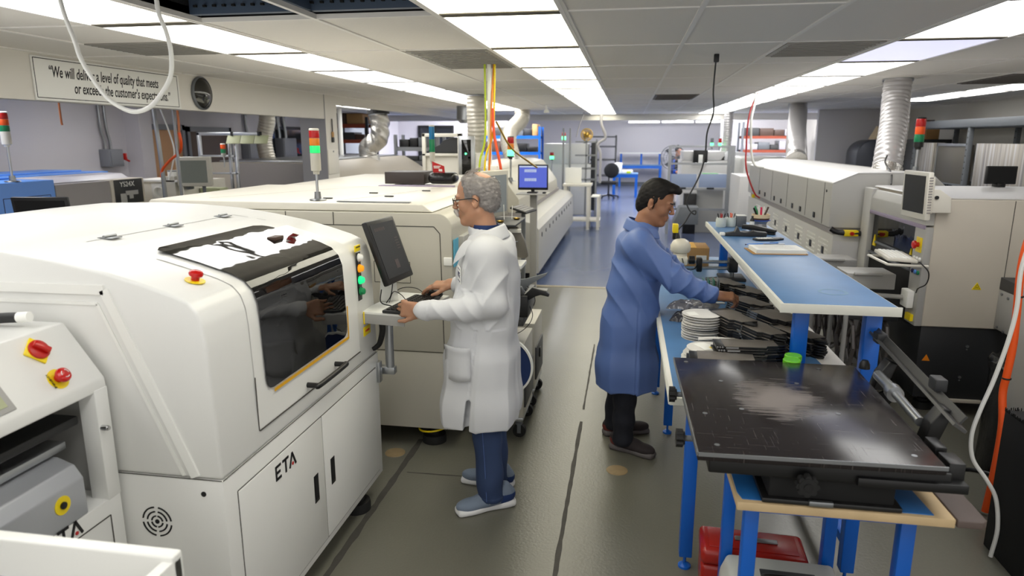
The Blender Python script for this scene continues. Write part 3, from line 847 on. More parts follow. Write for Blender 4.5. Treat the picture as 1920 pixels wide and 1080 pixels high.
    # panel of lamps and switches right of the cover
    def fm(y, z, s=1.0): return facing((fx(z)+.002, y, z), (0,1,0), (0,0,1)) @ Matrix.Scale(s, 4)
    mb = MB(); mb.box(fx(1.25)+.001, fx(1.25)+.005, 3.030, 3.078, 1.105, 1.340, bev=.001); pn = mb.build('control_strip', 'black_plastic', R_)
    for z, c, n in ((1.315,'paper','push_button'), (1.262,'orange_lamp','push_button'), (1.205,'green_lit','push_button'), (1.150,'green','push_button')):
        mb = MB(fm(3.054, z)); mb.lathe([(.020,.002),(.020,.010),(.016,.012),(.015,.022),(.010,.026),(0,.027)], n=20); mb.build(n, c, pn)
    for z in (1.23, 1.29, 1.175):
        mb = MB(fm(3.054, z)); mb.lathe([(.008,.002),(.008,.005),(0,.005)], n=10); mb.build('screw', 'steel', pn)
    mb = MB(); mb.box(fx(1.37), fx(1.37)+.006, 3.024, 3.086, 1.345, 1.375, bev=.001); q = mb.build('warning_label', 'yellow', R_)
    text('CAUTION', .012, fm(3.055, 1.365) @ Matrix.Translation((0,0,.004)), 'lettering', 'black_text', q)
    rotary(R_, fm(3.098, 1.012)); mb = MB(); mb.box(fx(.94)+.0, fx(.94)+.003, 3.062, 3.150, .918, .964, bev=.001); q = mb.build('warning_label', 'yellow', R_)
    text('POWER', .015, fm(3.106, .941) @ Matrix.Translation((0,0,.002)), 'lettering', 'red_text', q)
    mb = MB(); mb.tube([(-1.245,3.155,.99),(-1.205,3.165,.985),(-1.195,3.17,.93),(-1.212,3.17,.86),(-1.232,3.165,.835),(-1.248,3.16,.825)], lambda t: .020-.009*t, n=10); mb.build('side_handle', 'black_plastic', R_)
    estop(R_, Matrix.Translation((-1.385,1.985,1.416)) @ Rx(-15, 'Y').inverted(), writing=False)
    # hinges and lid seam on top
    def tz(x):
        for (x0, z0), (x1, z1) in zip(TOP, TOP[1:]):
            if x1 <= x <= x0: return z0+(z1-z0)*(x-x0)/(x1-x0)
        return 1.5
    mb = MB()
    for (x0, y0), (x1, y1) in zip([(-1.87,2.10),(-1.86,2.55),(-1.855,3.0)], [(-1.86,2.55),(-1.855,3.0),(-1.70,3.02)]):
        a = Vector((x0,y0,tz(x0)+.0012)); b = Vector((x1,y1,tz(x1)+.0012)); d = (b-a).normalized(); s = Vector((d.y,-d.x,0))*.0018
        mb._add([a-s,a+s,b+s,b-s], [(0,1,2,3)])
    mb.build('lid_gap', 'seam', hood)
    for y in (2.20, 2.56, 2.92):
        mb = MB(); x = -1.86; mb.box(x-.03,x+.03,y-.028,y+.028,tz(x)+.001,tz(x)+.006,bev=.002); mb.cyl((x,y-.03,tz(x)+.009),(x,y+.03,tz(x)+.009),.006,n=10); mb.build('hinge', 'steel', hood)
    # raised trim strip on the near side
    mb = MB(); path = [(-3.3,1.405),(-1.590,1.412),(-1.342,.803)]
    for i in range(2):
        lineY(mb, 1.8305, path[i], path[i+1], .030, .008)
    path = [(-3.3,1.362),(-1.620,1.366),(-1.385,.803)]
    for i in range(2): lineY(mb, 1.8305, path[i], path[i+1], .010, .004)
    mb.build('side_trim', 'white_paint_edge', hood)
    mb = MB(); lineY(mb, 1.8285, (-3.38,.7935), (-1.252,.7935), .003, .001); lineX(mb, -1.2495, (1.83,.7935), (3.23,.7935), .003, .001); mb.build('hood_gap', 'seam', cab)
    mb = MB()
    for r in (.020, .036, .052):
        for q in range(4):
            a0 = q*PI/2+.12+(.0); pts = [(-1.502+r*math.cos(a0+k*(PI/2-.3)/6), 1.8272, .627+r*math.sin(a0+k*(PI/2-.3)/6)) for k in range(7)]
            mb.tube(pts, .0028, n=6, sm=1)
    mb.cyl((-1.502,1.829,.627),(-1.502,1.8262,.627),.008,n=14); mb.build('vent_rings', 'black_matte', cab)
    mb = MB(); mb.cyl((-1.321,1.829,.743),(-1.321,1.8258,.743),.009,n=14); mb.build('plug', 'black_plastic', cab)
    for x, y in ((-1.245-.03,3.03),(-1.40,1.98),(-3.2,3.0),(-3.2,2.0)): leveling_foot(R_, x-.045, y, .07, .12)
    # monitor arm
    mb = MB(); mb.cyl((-1.205,3.285,.66),(-1.205,3.285,.965),.023,n=20); mb.cyl((-1.205,3.285,.955),(-1.205,3.285,.985),.026,n=20)
    arm = mb.build('arm_post', 'aluminium', R_)
    mb = MB(); mb.box(-1.29,-1.175,3.262,3.308,.655,.695,bev=.004); mb.box(-1.262,-1.232,3.20,3.24,.63,.74,bev=.002); mb.build('arm_bracket', 'aluminium', R_)
    mb = MB(); mb.box(-1.215,-1.00,3.24,3.33,.972,.988,bev=.004); mb.build('arm_plate', 'steel_gray', R_)
    return R_
stencil_printer()
# monitor tray, keyboard, mouse, monitor
def kb_monitor():
    t = thing('monitor_tray', 'white tray with a dark underside held out on the printer arm', 'tray', (-1.10, 3.28, 1.0))
    A = Matrix.Translation((-1.10,3.285,1.035)) @ Rx(-8, 'Z')
    mb = MB(A); mb.box(-.145,.145,-.235,.215,-.004,.010,bev=.003); mb.build('shelf', 'white_paint_edge', t)
    mb = MB(A); mb.box(-.15,.10,-.236,-.228,-.050,.0,bev=.003); mb.build('apron', 'gray_paint', t)
    mb = MB(A); mb.prism([(-.10,-.005),(.10,-.005),(.06,-.05),(-.07,-.05)], 'y', -.15, .15, bev=.008); mb.build('bracket', 'charcoal', t)
    k = thing('keyboard', 'flat black keyboard on the white tray beside the printer', 'keyboard', (-1.06, 3.22, 1.05))
    K = Matrix.Translation((-1.045,3.245,1.049)) @ Rx(-8, 'Z')
    mb = MB(K); mb.box(-.075,.075,-.21,.155,-.003,.012,bev=.004); mb.build('body', 'charcoal', k)
    mb = MB(K)
    for i in range(5):
        for j in range(15): mb.box(-.060+i*.025, -.040+i*.025, -.195+j*.0225, -.176+j*.0225, .012, .017, bev=.002, seg=1)
    mb.build('keys', 'black_plastic', k)
    mb = MB(K); mb.tube([(-.075,.05,.004),(-.11,.06,.03),(-.13,.02,.05),(-.12,-.05,.01)], .0022, n=6); mb.build('cord', 'black_plastic', k)
    m = thing('computer_mouse', 'black computer mouse under the right hand of the person in white', 'computer mouse', (-1.00, 3.43, 1.05))
    mb = MB(Matrix.Translation((-1.00,3.435,1.048))); mb.ball((0,0,.012), 1, n=8, sc=(.052,.03,.022)); mb.build('body', 'black_plastic', m)
    mb = MB(); mb.tube([(-1.05,3.435,1.06),(-1.10,3.43,1.09),(-1.16,3.36,1.10),(-1.20,3.30,1.055)], .0022, n=6); mb.build('cord', 'black_plastic', m)
    n = thing('monitor', 'black monitor turned to face the person in white, above the printer tray', 'monitor', (-1.19, 3.27, 1.05))
    Mn = facing((-1.175,3.282,1.320), (.111,.994,0), (-.333,.037,.942))
    mb = MB(Mn); mb.box(-.150,.150,-.165,.165,-.030,.0,bev=.008); mb.build('housing', 'black_plastic', n)
    mb = MB(Mn); mb.box(-.128,.128,-.135,.143,-.001,.0015); sc = mb.build('screen', 'screen_off', n)
    mb = MB(Mn)
    for j in range(8): mb.box(-.10+j*.014,-.091+j*.014,.105,.122,.0015,.0020)
    for j in range(5): mb.box(.07,.11,.05-j*.014,.054-j*.014,.0015,.002)
    mb.box(-.005,.035,-.10,-.055,.0015,.002); mb.build('screen_marks', 'screen_mark', sc)
    mb = MB(); mb.prism([(-.05,0),(.05,0),(.035,.17),(-.035,.17)], 'y', 0, .014, bev=.004)
    bm2 = mb.bm; bmesh.ops.transform(bm2, matrix=Matrix.Translation((-1.200,3.300,1.045)) @ Rx(35,'Z'), verts=bm2.verts); mb.build('stand', 'white_paint_edge', n)
    mb = MB(); mb.tube([(-1.15,3.22,1.16),(-1.155,3.20,1.10),(-1.18,3.20,1.06)], .003, n=6); mb.tube([(-1.20,3.19,1.13),(-1.19,3.15,1.075),(-1.14,3.16,1.055)], .003, n=6); mb.build('cords', 'black_plastic', n)
kb_monitor()
# small loader machine in front of the printer
def loader():
    R_ = thing('board_loader', 'small white conveyor machine with a sloped switch panel, left of the big printer', 'machine', (-2.0, 1.2, 0))
    sec = [(-1.60,1.135),(-1.722,1.310),(-2.30,1.312),(-2.30,1.05),(-1.60,1.05)]
    mb = MB(); mb.prism([(-1.600,1.10),(-1.602,1.138),(-1.722,1.310),(-2.30,1.314),(-2.30,1.10)], 'y', .25, 1.80, bev=.006); top = mb.build('top_housing', 'white_paint', R_)
    mb = MB(); mb.box(-2.30,-1.60,.25,1.80,.14,.745,bev=.005); low = mb.build('cabinet', 'white_paint', R_)
    mb = MB(); mb.box(-1.66,-1.598,1.745,1.80,.74,1.11,bev=.004); mb.build('post', 'white_paint', R_)
    mb = MB(); mb.box(-2.30,-2.27,.25,1.80,.74,1.11); mb.box(-2.30,-1.66,1.785,1.80,.74,1.11); mb.build('back_panel', 'gray_paint', R_)
    mb = MB(); mb.prism([(-1.60,.745),(-1.60,.865),(-1.625,.905),(-1.68,.925),(-1.80,.93),(-1.80,.745)], 'y', .25, 1.665, bev=.006); cv = mb.build('conveyor_cover', 'silver_satin', R_)
    mb = MB(facing((-1.600,1.575,.82), (0,1,0), (0,0,1))); mb.lathe([(.028,0),(.028,.002),(0,.002)], n=24); lb = mb.build('round_label', 'yellow', cv)
    mb = MB(facing((-1.598,1.575,.82), (0,1,0), (0,0,1))); mb.lathe([(.011,0),(.011,.005),(0,.006)], n=16); mb.build('pin', 'black_plastic', lb)
    mb = MB(); mb.box(-1.95,-1.66,.25,1.74,1.0,1.03,bev=.008); mb.build('inner_shelf', 'black_plastic', R_)
    mb = MB(); mb.box(-1.90,-1.82,.25,1.74,.93,.985,bev=.004); mb.box(-1.76,-1.68,.25,1.70,.935,.96,bev=.004); mb.build('rail', 'aluminium', R_)
    mb = MB(); mb.cyl((-1.598,1.757,.985),(-1.578,1.757,.985),.009,n=14); mb.cyl((-1.578,1.757,.985),(-1.572,1.757,.985),.006,n=12); mb.build('latch', 'chrome', R_)
    mb = MB(); ringX(mb, -1.5995, [(.3,.2),(.3,.69),(1.745,.69),(1.745,.2)], .004, .001); mb.build('door_gap', 'seam', low)
    logo(low, 1.50, .700, .050, -1.5995)
    sl = facing((-1.661,1.70,1.2225), (0,1,0), (-.574,0,.819))
    P = lambda y, d: sl @ Matrix.Translation((y-1.70, d, .0))
    rotary(R_, P(1.655,.048) @ Rx(40,'Z')); p = estop(R_, P(1.655,-.052), writing=True)
    text('EMERGENCY', .0085, P(1.655,-.052) @ Matrix.Translation((-.0245,0,.003)) @ Rx(90,'Z'), 'lettering', 'black_text', p)
    text('STOP', .0105, P(1.655,-.052) @ Matrix.Translation((.0260,-.003,.003)) @ Rx(-70,'Z'), 'lettering', 'black_text', p)
    mb = MB(P(1.40,-.035)); mb.box(-.09,.09,-.05,.05,0,.006,bev=.002); s = mb.build('control_panel', 'gray_paint', R_); mb = MB(P(1.40,-.035)); mb.box(-.07,.07,-.035,.035,.006,.008); mb.build('screen', 'olive_plastic', s)
    for x in (-1.68,-2.22):
        for y in (.35,1.70): leveling_foot(R_, x, y, .05, .15)
    w = thing('air_hose_fitting', 'black angled hose fitting lying on the small white machine', 'hose fitting', (-1.85,1.72,1.33))
    mb = MB(); mb.tube([(-1.97,1.72,1.333),(-1.93,1.725,1.333),(-1.89,1.72,1.335),(-1.85,1.725,1.338),(-1.81,1.73,1.34)], .016, n=12, sm=3); mb.build('elbow', 'black_plastic', w)
    mb = MB(); mb.cyl((-1.81,1.73,1.34),(-1.775,1.735,1.342),.0165,n=16); mb.build('collar', 'paper', w)
    mb = MB(); mb.cyl((-2.02,1.715,1.333),(-1.97,1.72,1.333),.006,n=10); mb.build('tip', 'chrome', w)
loader()
def fore_panel():
    R_ = thing('equipment_cover', 'white flanged cover panel nearest the viewpoint at the lower left', 'machine cover', (-1.3, 1.15, .6))
    z = .990
    mb = MB(); mb.box(-1.585,-.937,1.17,1.205,z-.5,z,bev=.006,seg=3); mb.build('front_rim', 'white_paint_edge', R_)
    mb = MB(); mb.box(-.965,-.937,.75,1.20,z-.5,z-.012,bev=.004); mb.build('side_wall', 'white_paint_edge', R_)
    mb = MB(); mb.prism([(-1.58,z-.092),(-1.12,z-.098),(-1.03,z-.15),(-1.0,z-.5),(-1.58,z-.5)], 'y', 1.160, 1.172, bev=.002); mb.build('inset_panel', 'lilac_gray', R_)
    mb = MB(); mb.box(-1.58,-.95,.72,1.18,.02,z-.48,bev=.004); mb.build('base', 'white_paint', R_)
    mb = MB()
    for x in (-1.52,-1.0):
        for y in (.78,1.12): mb.cyl((x,y,0),(x,y,.03),.03,n=14)
    mb.build('feet', 'rubber', R_)
fore_panel()

# large mounter behind the printer
def stack_light(x, y, z, lb, h=.26, r=.028, pole=.16, cols=('red','amber','green_on'), body='cream_paint', cap='cream_top', name='signal_tower', base=True, bodyh=.10):
    R_ = thing(name, lb, 'signal light', (x, y, z))
    mb = MB(); mb.cyl((x,y,z+.012),(x,y,z+pole),r*.28,n=12); mb.build('pole', 'aluminium', R_)
    if base: mb = MB(); mb.lathe([(r*1.7,0),(r*1.6,.006),(r*.7,.010),(r*.6,.05),(0,.05)], (x,y,z), n=24); mb.build('base', 'steel', R_)
    zz = z+pole; mb = MB(); mb.lathe([(r*.6,0),(r*.65,.018),(r,.022),(r,bodyh),(0,bodyh)], (x,y,zz), n=24); mb.build('housing', body, R_); zz += bodyh
    seg = (h-bodyh-.012)/len(cols)
    for c in cols[::-1]:
        mb = MB(); mb.lathe([(r*.97,.001),(r,.004),(r,seg-.004),(r*.97,seg-.001),(0,seg-.001)], (x,y,zz), n=24); mb.build('lamp', c, R_); zz += seg
    mb = MB(); mb.lathe([(r,0),(r,.008),(r*.8,.013),(0,.013)], (x,y,zz), n=24); mb.build('cap', cap, R_)
    return R_
def mounter():
    R_ = thing('pick_and_place_machine', 'wide cream placement machine behind the monitor and the person in white', 'machine', (-1.9, 4.5, 0))
    def outl(x1, z0, z1, r=.09):
        return [(-2.95,z0),(x1,z0)]+[(x1-r+r*math.sin(t), z1-r+r*math.cos(t)) for t in [PI/2*(1-k/6) for k in range(7)]]+[(-2.95,z1)]
    mb = MB(); mb.prism(outl(-.985,.62,1.452,.085), 'y', 3.78, 5.25, bev=.006); up = mb.build('upper_housing', 'cream_paint', R_)
    mb = MB(); mb.box(-2.95,-.985,3.785,5.25,.125,.615,bev=.006); lo = mb.build('lower_housing', 'cream_paint', R_)
    mb = MB(); mb.box(-2.9,-1.02,3.86,5.2,.60,.64); mb.build('core', 'dark_gray', R_)
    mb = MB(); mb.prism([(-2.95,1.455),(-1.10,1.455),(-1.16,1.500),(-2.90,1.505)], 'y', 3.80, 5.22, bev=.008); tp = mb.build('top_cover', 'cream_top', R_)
    y = 3.7795; mb = MB()
    lineY(mb, y, (-2.9,1.375), (-1.09,1.375), .005); lineY(mb, y, (-1.09,1.375), (-1.055,1.335), .005); lineY(mb, y, (-1.055,1.335), (-1.035,.13), .005)
    lineY(mb, y, (-2.0,1.375), (-2.0,1.45), .005); lineY(mb, y, (-1.70,1.375), (-1.70,1.45), .005)
    ring = [(-1.46,1.04),(-1.46,1.165),(-1.24,1.165),(-1.24,1.04)]
    for i in range(4): lineY(mb, y, ring[i], ring[(i+1) % 4], .003)
    mb.build('panel_gap', 'seam', up)
    mb = MB(); mb.box(-1.020,-.998,3.772,3.78,1.14,1.14+.062,bev=.003); mb.bm.clear(); mb.box(-1.035,-.985,3.768,3.78,1.15,1.20,bev=.010,seg=3); mb.build('push_latch', 'paper', up)
    mb = MB()
    for (a, b) in (((-2.6,3.95),(-2.0,5.15)), ((-1.72,3.85),(-1.40,5.1))):
        p = Vector((a[0],a[1],1.5060)); q = Vector((b[0],b[1],1.5060)); d = (q-p).normalized(); s = Vector((d.y,-d.x,0))*.003; mb._add([p-s,p+s,q+s,q-s], [(0,1,2,3)])
    mb.build('top_gap', 'seam', tp)
    for (px_, py) in ((-1.85,4.05),(-1.72,4.5),(-1.52,4.25),(-1.42,4.75)):
        mb = MB(); mb.box(px_-.03,px_+.03,py-.008,py+.008,1.503,1.510,bev=.002); mb.build('catch', 'black_plastic', tp)
    mb = MB(); mb.box(-1.70,-1.25,3.84,3.87,1.504,1.508); mb.build('strip_label', 'steel_gray', tp)
    # side facing the aisle: dark opening, feeder bank
    mb = MB(); mb.box(-.99,-.955,3.95,5.15,.72,1.30,bev=.004); mb.build('side_frame', 'gray_paint', R_)
    mb = MB(); mb.box(-.957,-.950,4.0,5.1,.95,1.26); mb.build('side_window', 'glass_tint', R_)
    mb = MB(); mb.box(-.980,-.976,3.79,3.90,1.14,1.30); o = mb.build('cyan_label', 'cyan_label', R_)
    for px_, py in ((-1.15,3.89),(-2.8,3.9),(-1.15,5.1),(-2.8,5.1)): leveling_foot(R_, px_, py, .075, .13, ring=(px_ > -2 and py < 4))
stack_light(-1.86, 3.93, 1.505, 'tall signal light with a lit green lens on the cream placement machine', h=.27, r=.030, pole=.155, cols=('red_lamp','amber','green_on'), body='cream_paint', bodyh=.125)
mounter()
def feeder_cart(y, lb, z=.62, x0=-.95, x1=-.60):
    R_ = thing('feeder_cart', lb, 'cart', ((x0+x1)/2, y, 0))
    mb = MB(); mb.box(x0,x1,y,y+.42,.14,z,bev=.006); mb.build('cabinet', 'cream_paint', R_)
    mb = MB(); mb.box(x0+.02,x1+.012,y+.03,y+.39,.20,.44,bev=.006); mb.build('bin', 'dark_gray', R_)
    mb = MB(); mb.box(x1+.012,x1+.022,y+.16,y+.20,.33,.40,bev=.003); mb.build('latch', 'black_plastic', R_)
    mb = MB(); mb.box(x0,x1,y-.01,y+.43,.12,.145,bev=.003); mb.build('frame', 'aluminium', R_)
    for (cx, cy) in ((x0+.04,y+.04),(x1-.03,y+.04),(x0+.04,y+.38),(x1-.03,y+.38)):
        mb = MB(); mb.cyl((cx,cy-.016,.042),(cx,cy+.016,.042),.042,n=18); w = mb.build('caster_wheel', 'rubber', R_)
        mb = MB(); mb.box(cx-.02,cx+.02,cy-.022,cy+.022,.085,.125,bev=.003); mb.box(cx-.012,cx+.012,cy-.024,cy-.019,.03,.10); mb.box(cx-.012,cx+.012,cy+.019,cy+.024,.03,.10); mb.build('fork', 'steel_gray', w)
feeder_cart(4.00, 'feeder cart with a dark bin, nearest behind the person in white')
feeder_cart(4.52, 'feeder cart with a dark bin, farther along the placement machine')
def tape_feeder_unit():
    R_ = thing('feeder_bank', 'black feeder mechanism with jutting levers and a small white label, behind the person in white', 'feeder', (-.72, 4.2, .8))
    mb = MB(); mb.box(-.93,-.575,4.00,4.35,.80,.935,bev=.006); mb.build('housing', 'black_plastic', R_)
    mb = MB(); mb.box(-.90,-.60,3.995,4.34,.745,.80,bev=.004)
    for k in range(5): mb.cyl((-.86+k*.06,3.99,.77),(-.86+k*.06,4.0,.77),.012,n=10)
    mb.build('lower_rail', 'dark_gray', R_)
    mb = MB(); mb.prism([(-.66,.955),(-.64,1.02),(-.60,1.025),(-.47,1.065),(-.46,1.075),(-.475,1.05),(-.58,.985),(-.62,.94)], 'y', 4.08, 4.10, bev=.003); mb.build('lever', 'steel_gray', R_)
    mb = MB(); mb.prism([(-.60,.935),(-.55,.985),(-.47,.965),(-.445,.945),(-.45,.93),(-.50,.94),(-.53,.93),(-.57,.905)], 'y', 4.02, 4.05, bev=.004); mb.build('grip', 'black_plastic', R_)
    mb = MB(); mb.box(-.70,-.635,3.996,4.0,.855,.905); lb = mb.build('white_label', 'paper', R_)
    mb = MB()
    for k in range(5): mb.box(-.695,-.645+.004*(k%2),3.994,3.996,.862+k*.008,.865+k*.008)
    mb.build('print', 'red_text', lb)
    for k in range(6):
        mb = MB(); y0 = 4.02+k*.05; mb.prism([(-.93,.94),(-.60,.94),(-.62,.98),(-.72,.99),(-.80,1.05),(-.93,1.06)], 'y', y0, y0+.014, bev=.002); mb.build('feeder_plate', 'steel' if k%2 else 'dark_gray', R_)
    mb = MB(); mb.prism([(-.76,.96),(-.74,1.06),(-.70,1.07),(-.68,1.06),(-.70,.96)], 'y', 3.98,4.0, bev=.003); mb.build('bracket', 'aluminium', R_)
    mb = MB(); mb.tube([(-.58,4.1,.86),(-.555,4.08,.80),(-.57,4.05,.75),(-.62,4.04,.70),(-.70,4.03,.66)], .0025, n=6); mb.build('wire', 'black_plastic', R_)
    mb = MB(); mb.tube([(-.55,4.1,.93),(-.54,4.08,.89),(-.548,4.07,.86)], .002, n=6); mb.build('hook', 'black_plastic', R_)
    mb = MB(); mb.box(-.80,-.69,3.95,3.99,.58,.605,bev=.006,rot=Matrix.Rotation(.7,3,'Y')); mb.build('handle', 'black_plastic', R_)
tape_feeder_unit()
def reel(c, r, ax, lb, face='shoe_navy', grp=None):
    R_ = thing('component_reel', lb, 'reel', c)
    mb = MB(); mb.lathe([(.03,-.012),(r,-.012),(r,-.009),(.03,-.009)], c, ax, 40); mb.lathe([(.03,.009),(r,.009),(r,.012),(.03,.012)], c, ax, 40); mb.build('flange', 'paper', R_)
    mb = MB(); mb.lathe([(.03,-.009),(r*.62,-.009),(r*.62,.009),(.03,.009)], c, ax, 40); mb.build('hub', face, R_)
    return R_
R_ = thing('component_reel', 'large blue reel with a white rim standing behind the person in white', 'reel', (-.60,3.93,.50))
mb = MB(); mb.lathe([(.085,-.004),(.178,-.004),(.178,.004),(.085,.004)], (-.715,3.90,.515), 'y', 48); mb.build('blue_disc', 'shoe_navy', R_)
mb = MB(); mb.lathe([(.178,-.012),(.190,-.012),(.190,.012),(.178,.012)], (-.715,3.90,.515), 'y', 48); mb.build('rim', 'paper', R_)
mb = MB(); mb.box(-.80,-.63,3.905,3.995,.40,.63,bev=.003); mb.build('holder', 'cream_paint', R_)
def side_panels():
    R_ = thing('reel_stand', 'dark hinged cover above a white keyboard shelf, behind the white coat', 'machine cover', (-.75,4.6,1.2))
    mb = MB(); mb.prism([(-.97,1.30),(-.70,1.30),(-.655,1.20),(-.635,1.105),(-.66,1.09),(-.80,1.115),(-.97,1.14)], 'y', 4.42, 4.46, bev=.008); mb.build('cover', 'taupe_dark', R_)
    mb = MB(); mb.box(-.76,-.68,4.405,4.425,1.265,1.29,bev=.003); mb.build('hinge_block', 'cream_top', R_)
    mb = MB(); mb.box(-.90,-.70,4.41,4.42,1.19,1.196,rot=Matrix.Rotation(-.15,3,'Y')); mb.build('gas_strut', 'aluminium', R_)
    mb = MB(); mb.box(-.90,-.655,4.28,4.50,1.045,1.070,bev=.004); mb.build('shelf', 'white_paint_edge', R_)
    mb = MB(); mb.box(-.90,-.76,4.35,4.45,.70,1.045,bev=.004); mb.build('post', 'gray_paint', R_)
side_panels()
def screen_on_side():
    R_ = thing('monitor', 'cream monitor seen edge-on right behind the head of the person in white', 'monitor', (-.92,4.6,1.45))
    A = facing((-.875,4.55,1.505), (.35,.93,0), (0,0,1))
    mb = MB(A); mb.box(-.17,.17,-.155,.155,-.07,0,bev=.008); mb.build('housing', 'cream_paint', R_)
    mb = MB(A); mb.box(-.14,.14,-.125,.125,.0,.002); mb.build('screen', 'screen_gray', R_)
    mb = MB(); mb.box(-1.00,-.90,4.60,4.66,1.30,1.42,bev=.004); mb.build('bracket', 'steel_gray', R_)
    mb = MB(); mb.tube([(-.83,4.6,1.43),(-.82,4.58,1.30),(-.80,4.58,1.22),(-.78,4.62,1.30),(-.78,4.66,1.42)], .003, n=6); mb.build('cable', 'cable_white', R_)
    R_ = thing('instrument_tray', 'dark tray holding small brass dishes and markers behind the white coat collar', 'tray', (-.86,4.5,1.3))
    mb = MB(); mb.box(-.99,-.70,4.30,4.75,1.315,1.33,bev=.004); mb.build('tray', 'charcoal', R_)
    for k, (x, y) in enumerate(((-.82,4.42),(-.74,4.6))): mb = MB(); mb.lathe([(.0,.331-.33),(.018,.0),(.026,.010),(.024,.010),(.017,.003)], (x,y,1.331), n=20); mb.build('brass_dish', 'brass', R_)
    for k, (x, c) in enumerate(((-.875,'green'),(-.860,'machine_blue'),(-.89,'red'))): mb = MB(); mb.cyl((x,4.35,1.33),(x+.004,4.35,1.42),.006,n=10); mb.build('marker', c, R_)
screen_on_side()

# ------------------------------------------------------------------ benches on the right
def leg(parent, x, y, z1, s=.055, m='bench_blue', d=None, footr=.028):
    mb = MB(); mb.box(x-s/2,x+s/2,y-(d or s)/2,y+(d or s)/2,.06,z1,bev=.004); l = mb.build('leg', m, parent)
    mb = MB(); mb.lathe([(footr,0),(footr,.010),(.012,.022),(.007,.024),(.007,.065),(0,.065)], (x,y,0), n=18); mb.build('foot', m, l)
    return l
def workbench():
    R_ = thing('workbench', 'long blue steel workbench with a blue mat, white edging and a raised rear shelf frame', 'workbench', (.6, 4.3, 0))
    z = .87
    mb = MB(); mb.box(.195,1.005,2.62,6.05,z-.032,z-.002,bev=.003); mb.build('worktop', 'laminate', R_)
    mb = MB(); mb.prism([(.215,2.635),(.90,2.635),(.905,3.0),(.878,3.5),(.90,4.0),(.90,6.03),(.215,6.03)], 'z', z-.003, z, bev=.0008); mb.build('mat', 'mat_blue', R_)
    mb = MB(); mb.box(.190,.196,2.62,6.05,z-.032,z-.001,bev=.001); mb.box(.195,1.0,2.613,2.62,z-.032,z-.001,bev=.001); mb.build('edging', 'laminate_edge', R_)
    for x, y in ((.31,2.81),(.98,2.81),(.31,4.25),(.98,4.25),(.31,5.95),(.98,5.95),(.26,4.95)): leg(R_, x, y, z-.032)
    mb = MB(); mb.box(.96,1.0,2.83,5.95,.16,.20,bev=.003)
    for y in (2.81,4.25,5.95): mb.box(.31,.98,y-.02,y+.02,z-.09,z-.034,bev=.003)
    mb.build('rail', 'bench_blue', R_)
    for x, y in ((.775,3.09),(.775,5.60)):
        mb = MB(); mb.box(x-.030,x+.030,y-.028,y+.03,z,1.155,bev=.004); mb.build('shelf_post', 'bench_blue', R_)
    for x, y in ((1.07,3.09),(1.07,5.60)):
        mb = MB(); mb.box(x-.033,x+.033,y-.028,y+.03,.62,1.155,bev=.004); mb.build('shelf_post', 'bench_blue', R_)
    mb = MB(); mb.box(.86,1.06,3.07,3.11,.64,.70,bev=.003); mb.box(.86,1.06,5.58,5.62,.64,.70,bev=.003); mb.build('shelf_bracket', 'bench_blue', R_)
    S = thing('upper_shelf', 'long raised shelf with a pale blue mat and scuffed white edge over the workbench', 'shelf', (.89,4.3,1.19))
    mb = MB(); mb.box(.665,1.125,2.96,5.92,1.155,1.188,bev=.003); mb.build('board', 'laminate', S)
    mb = MB(); mb.prism([(.672,2.966),(1.118,2.966),(1.118,5.91),(.672,5.91)], 'z', 1.187, 1.190, bev=.0008); mb.build('mat', 'mat_blue', S)
    mb = MB(); mb.box(.655,1.135,2.953,2.961,1.150,1.190,bev=.001); mb.box(.657,.666,2.96,5.92,1.152,1.189,bev=.001); mb.build('edging', 'laminate_edge', S)
    mb = MB(); mb.lathe([(.035,0),(.045,0)], (0,0,0)); mb.bm.clear()
    mb.sheet([[(.935+a*math.cos(t), 3.22+a*math.sin(t), 1.1906) for a in (.050,.064)] for t in [2*PI*k/28 for k in range(29)]]); mb.build('ring_stain', 'pale_stain', S)
workbench()
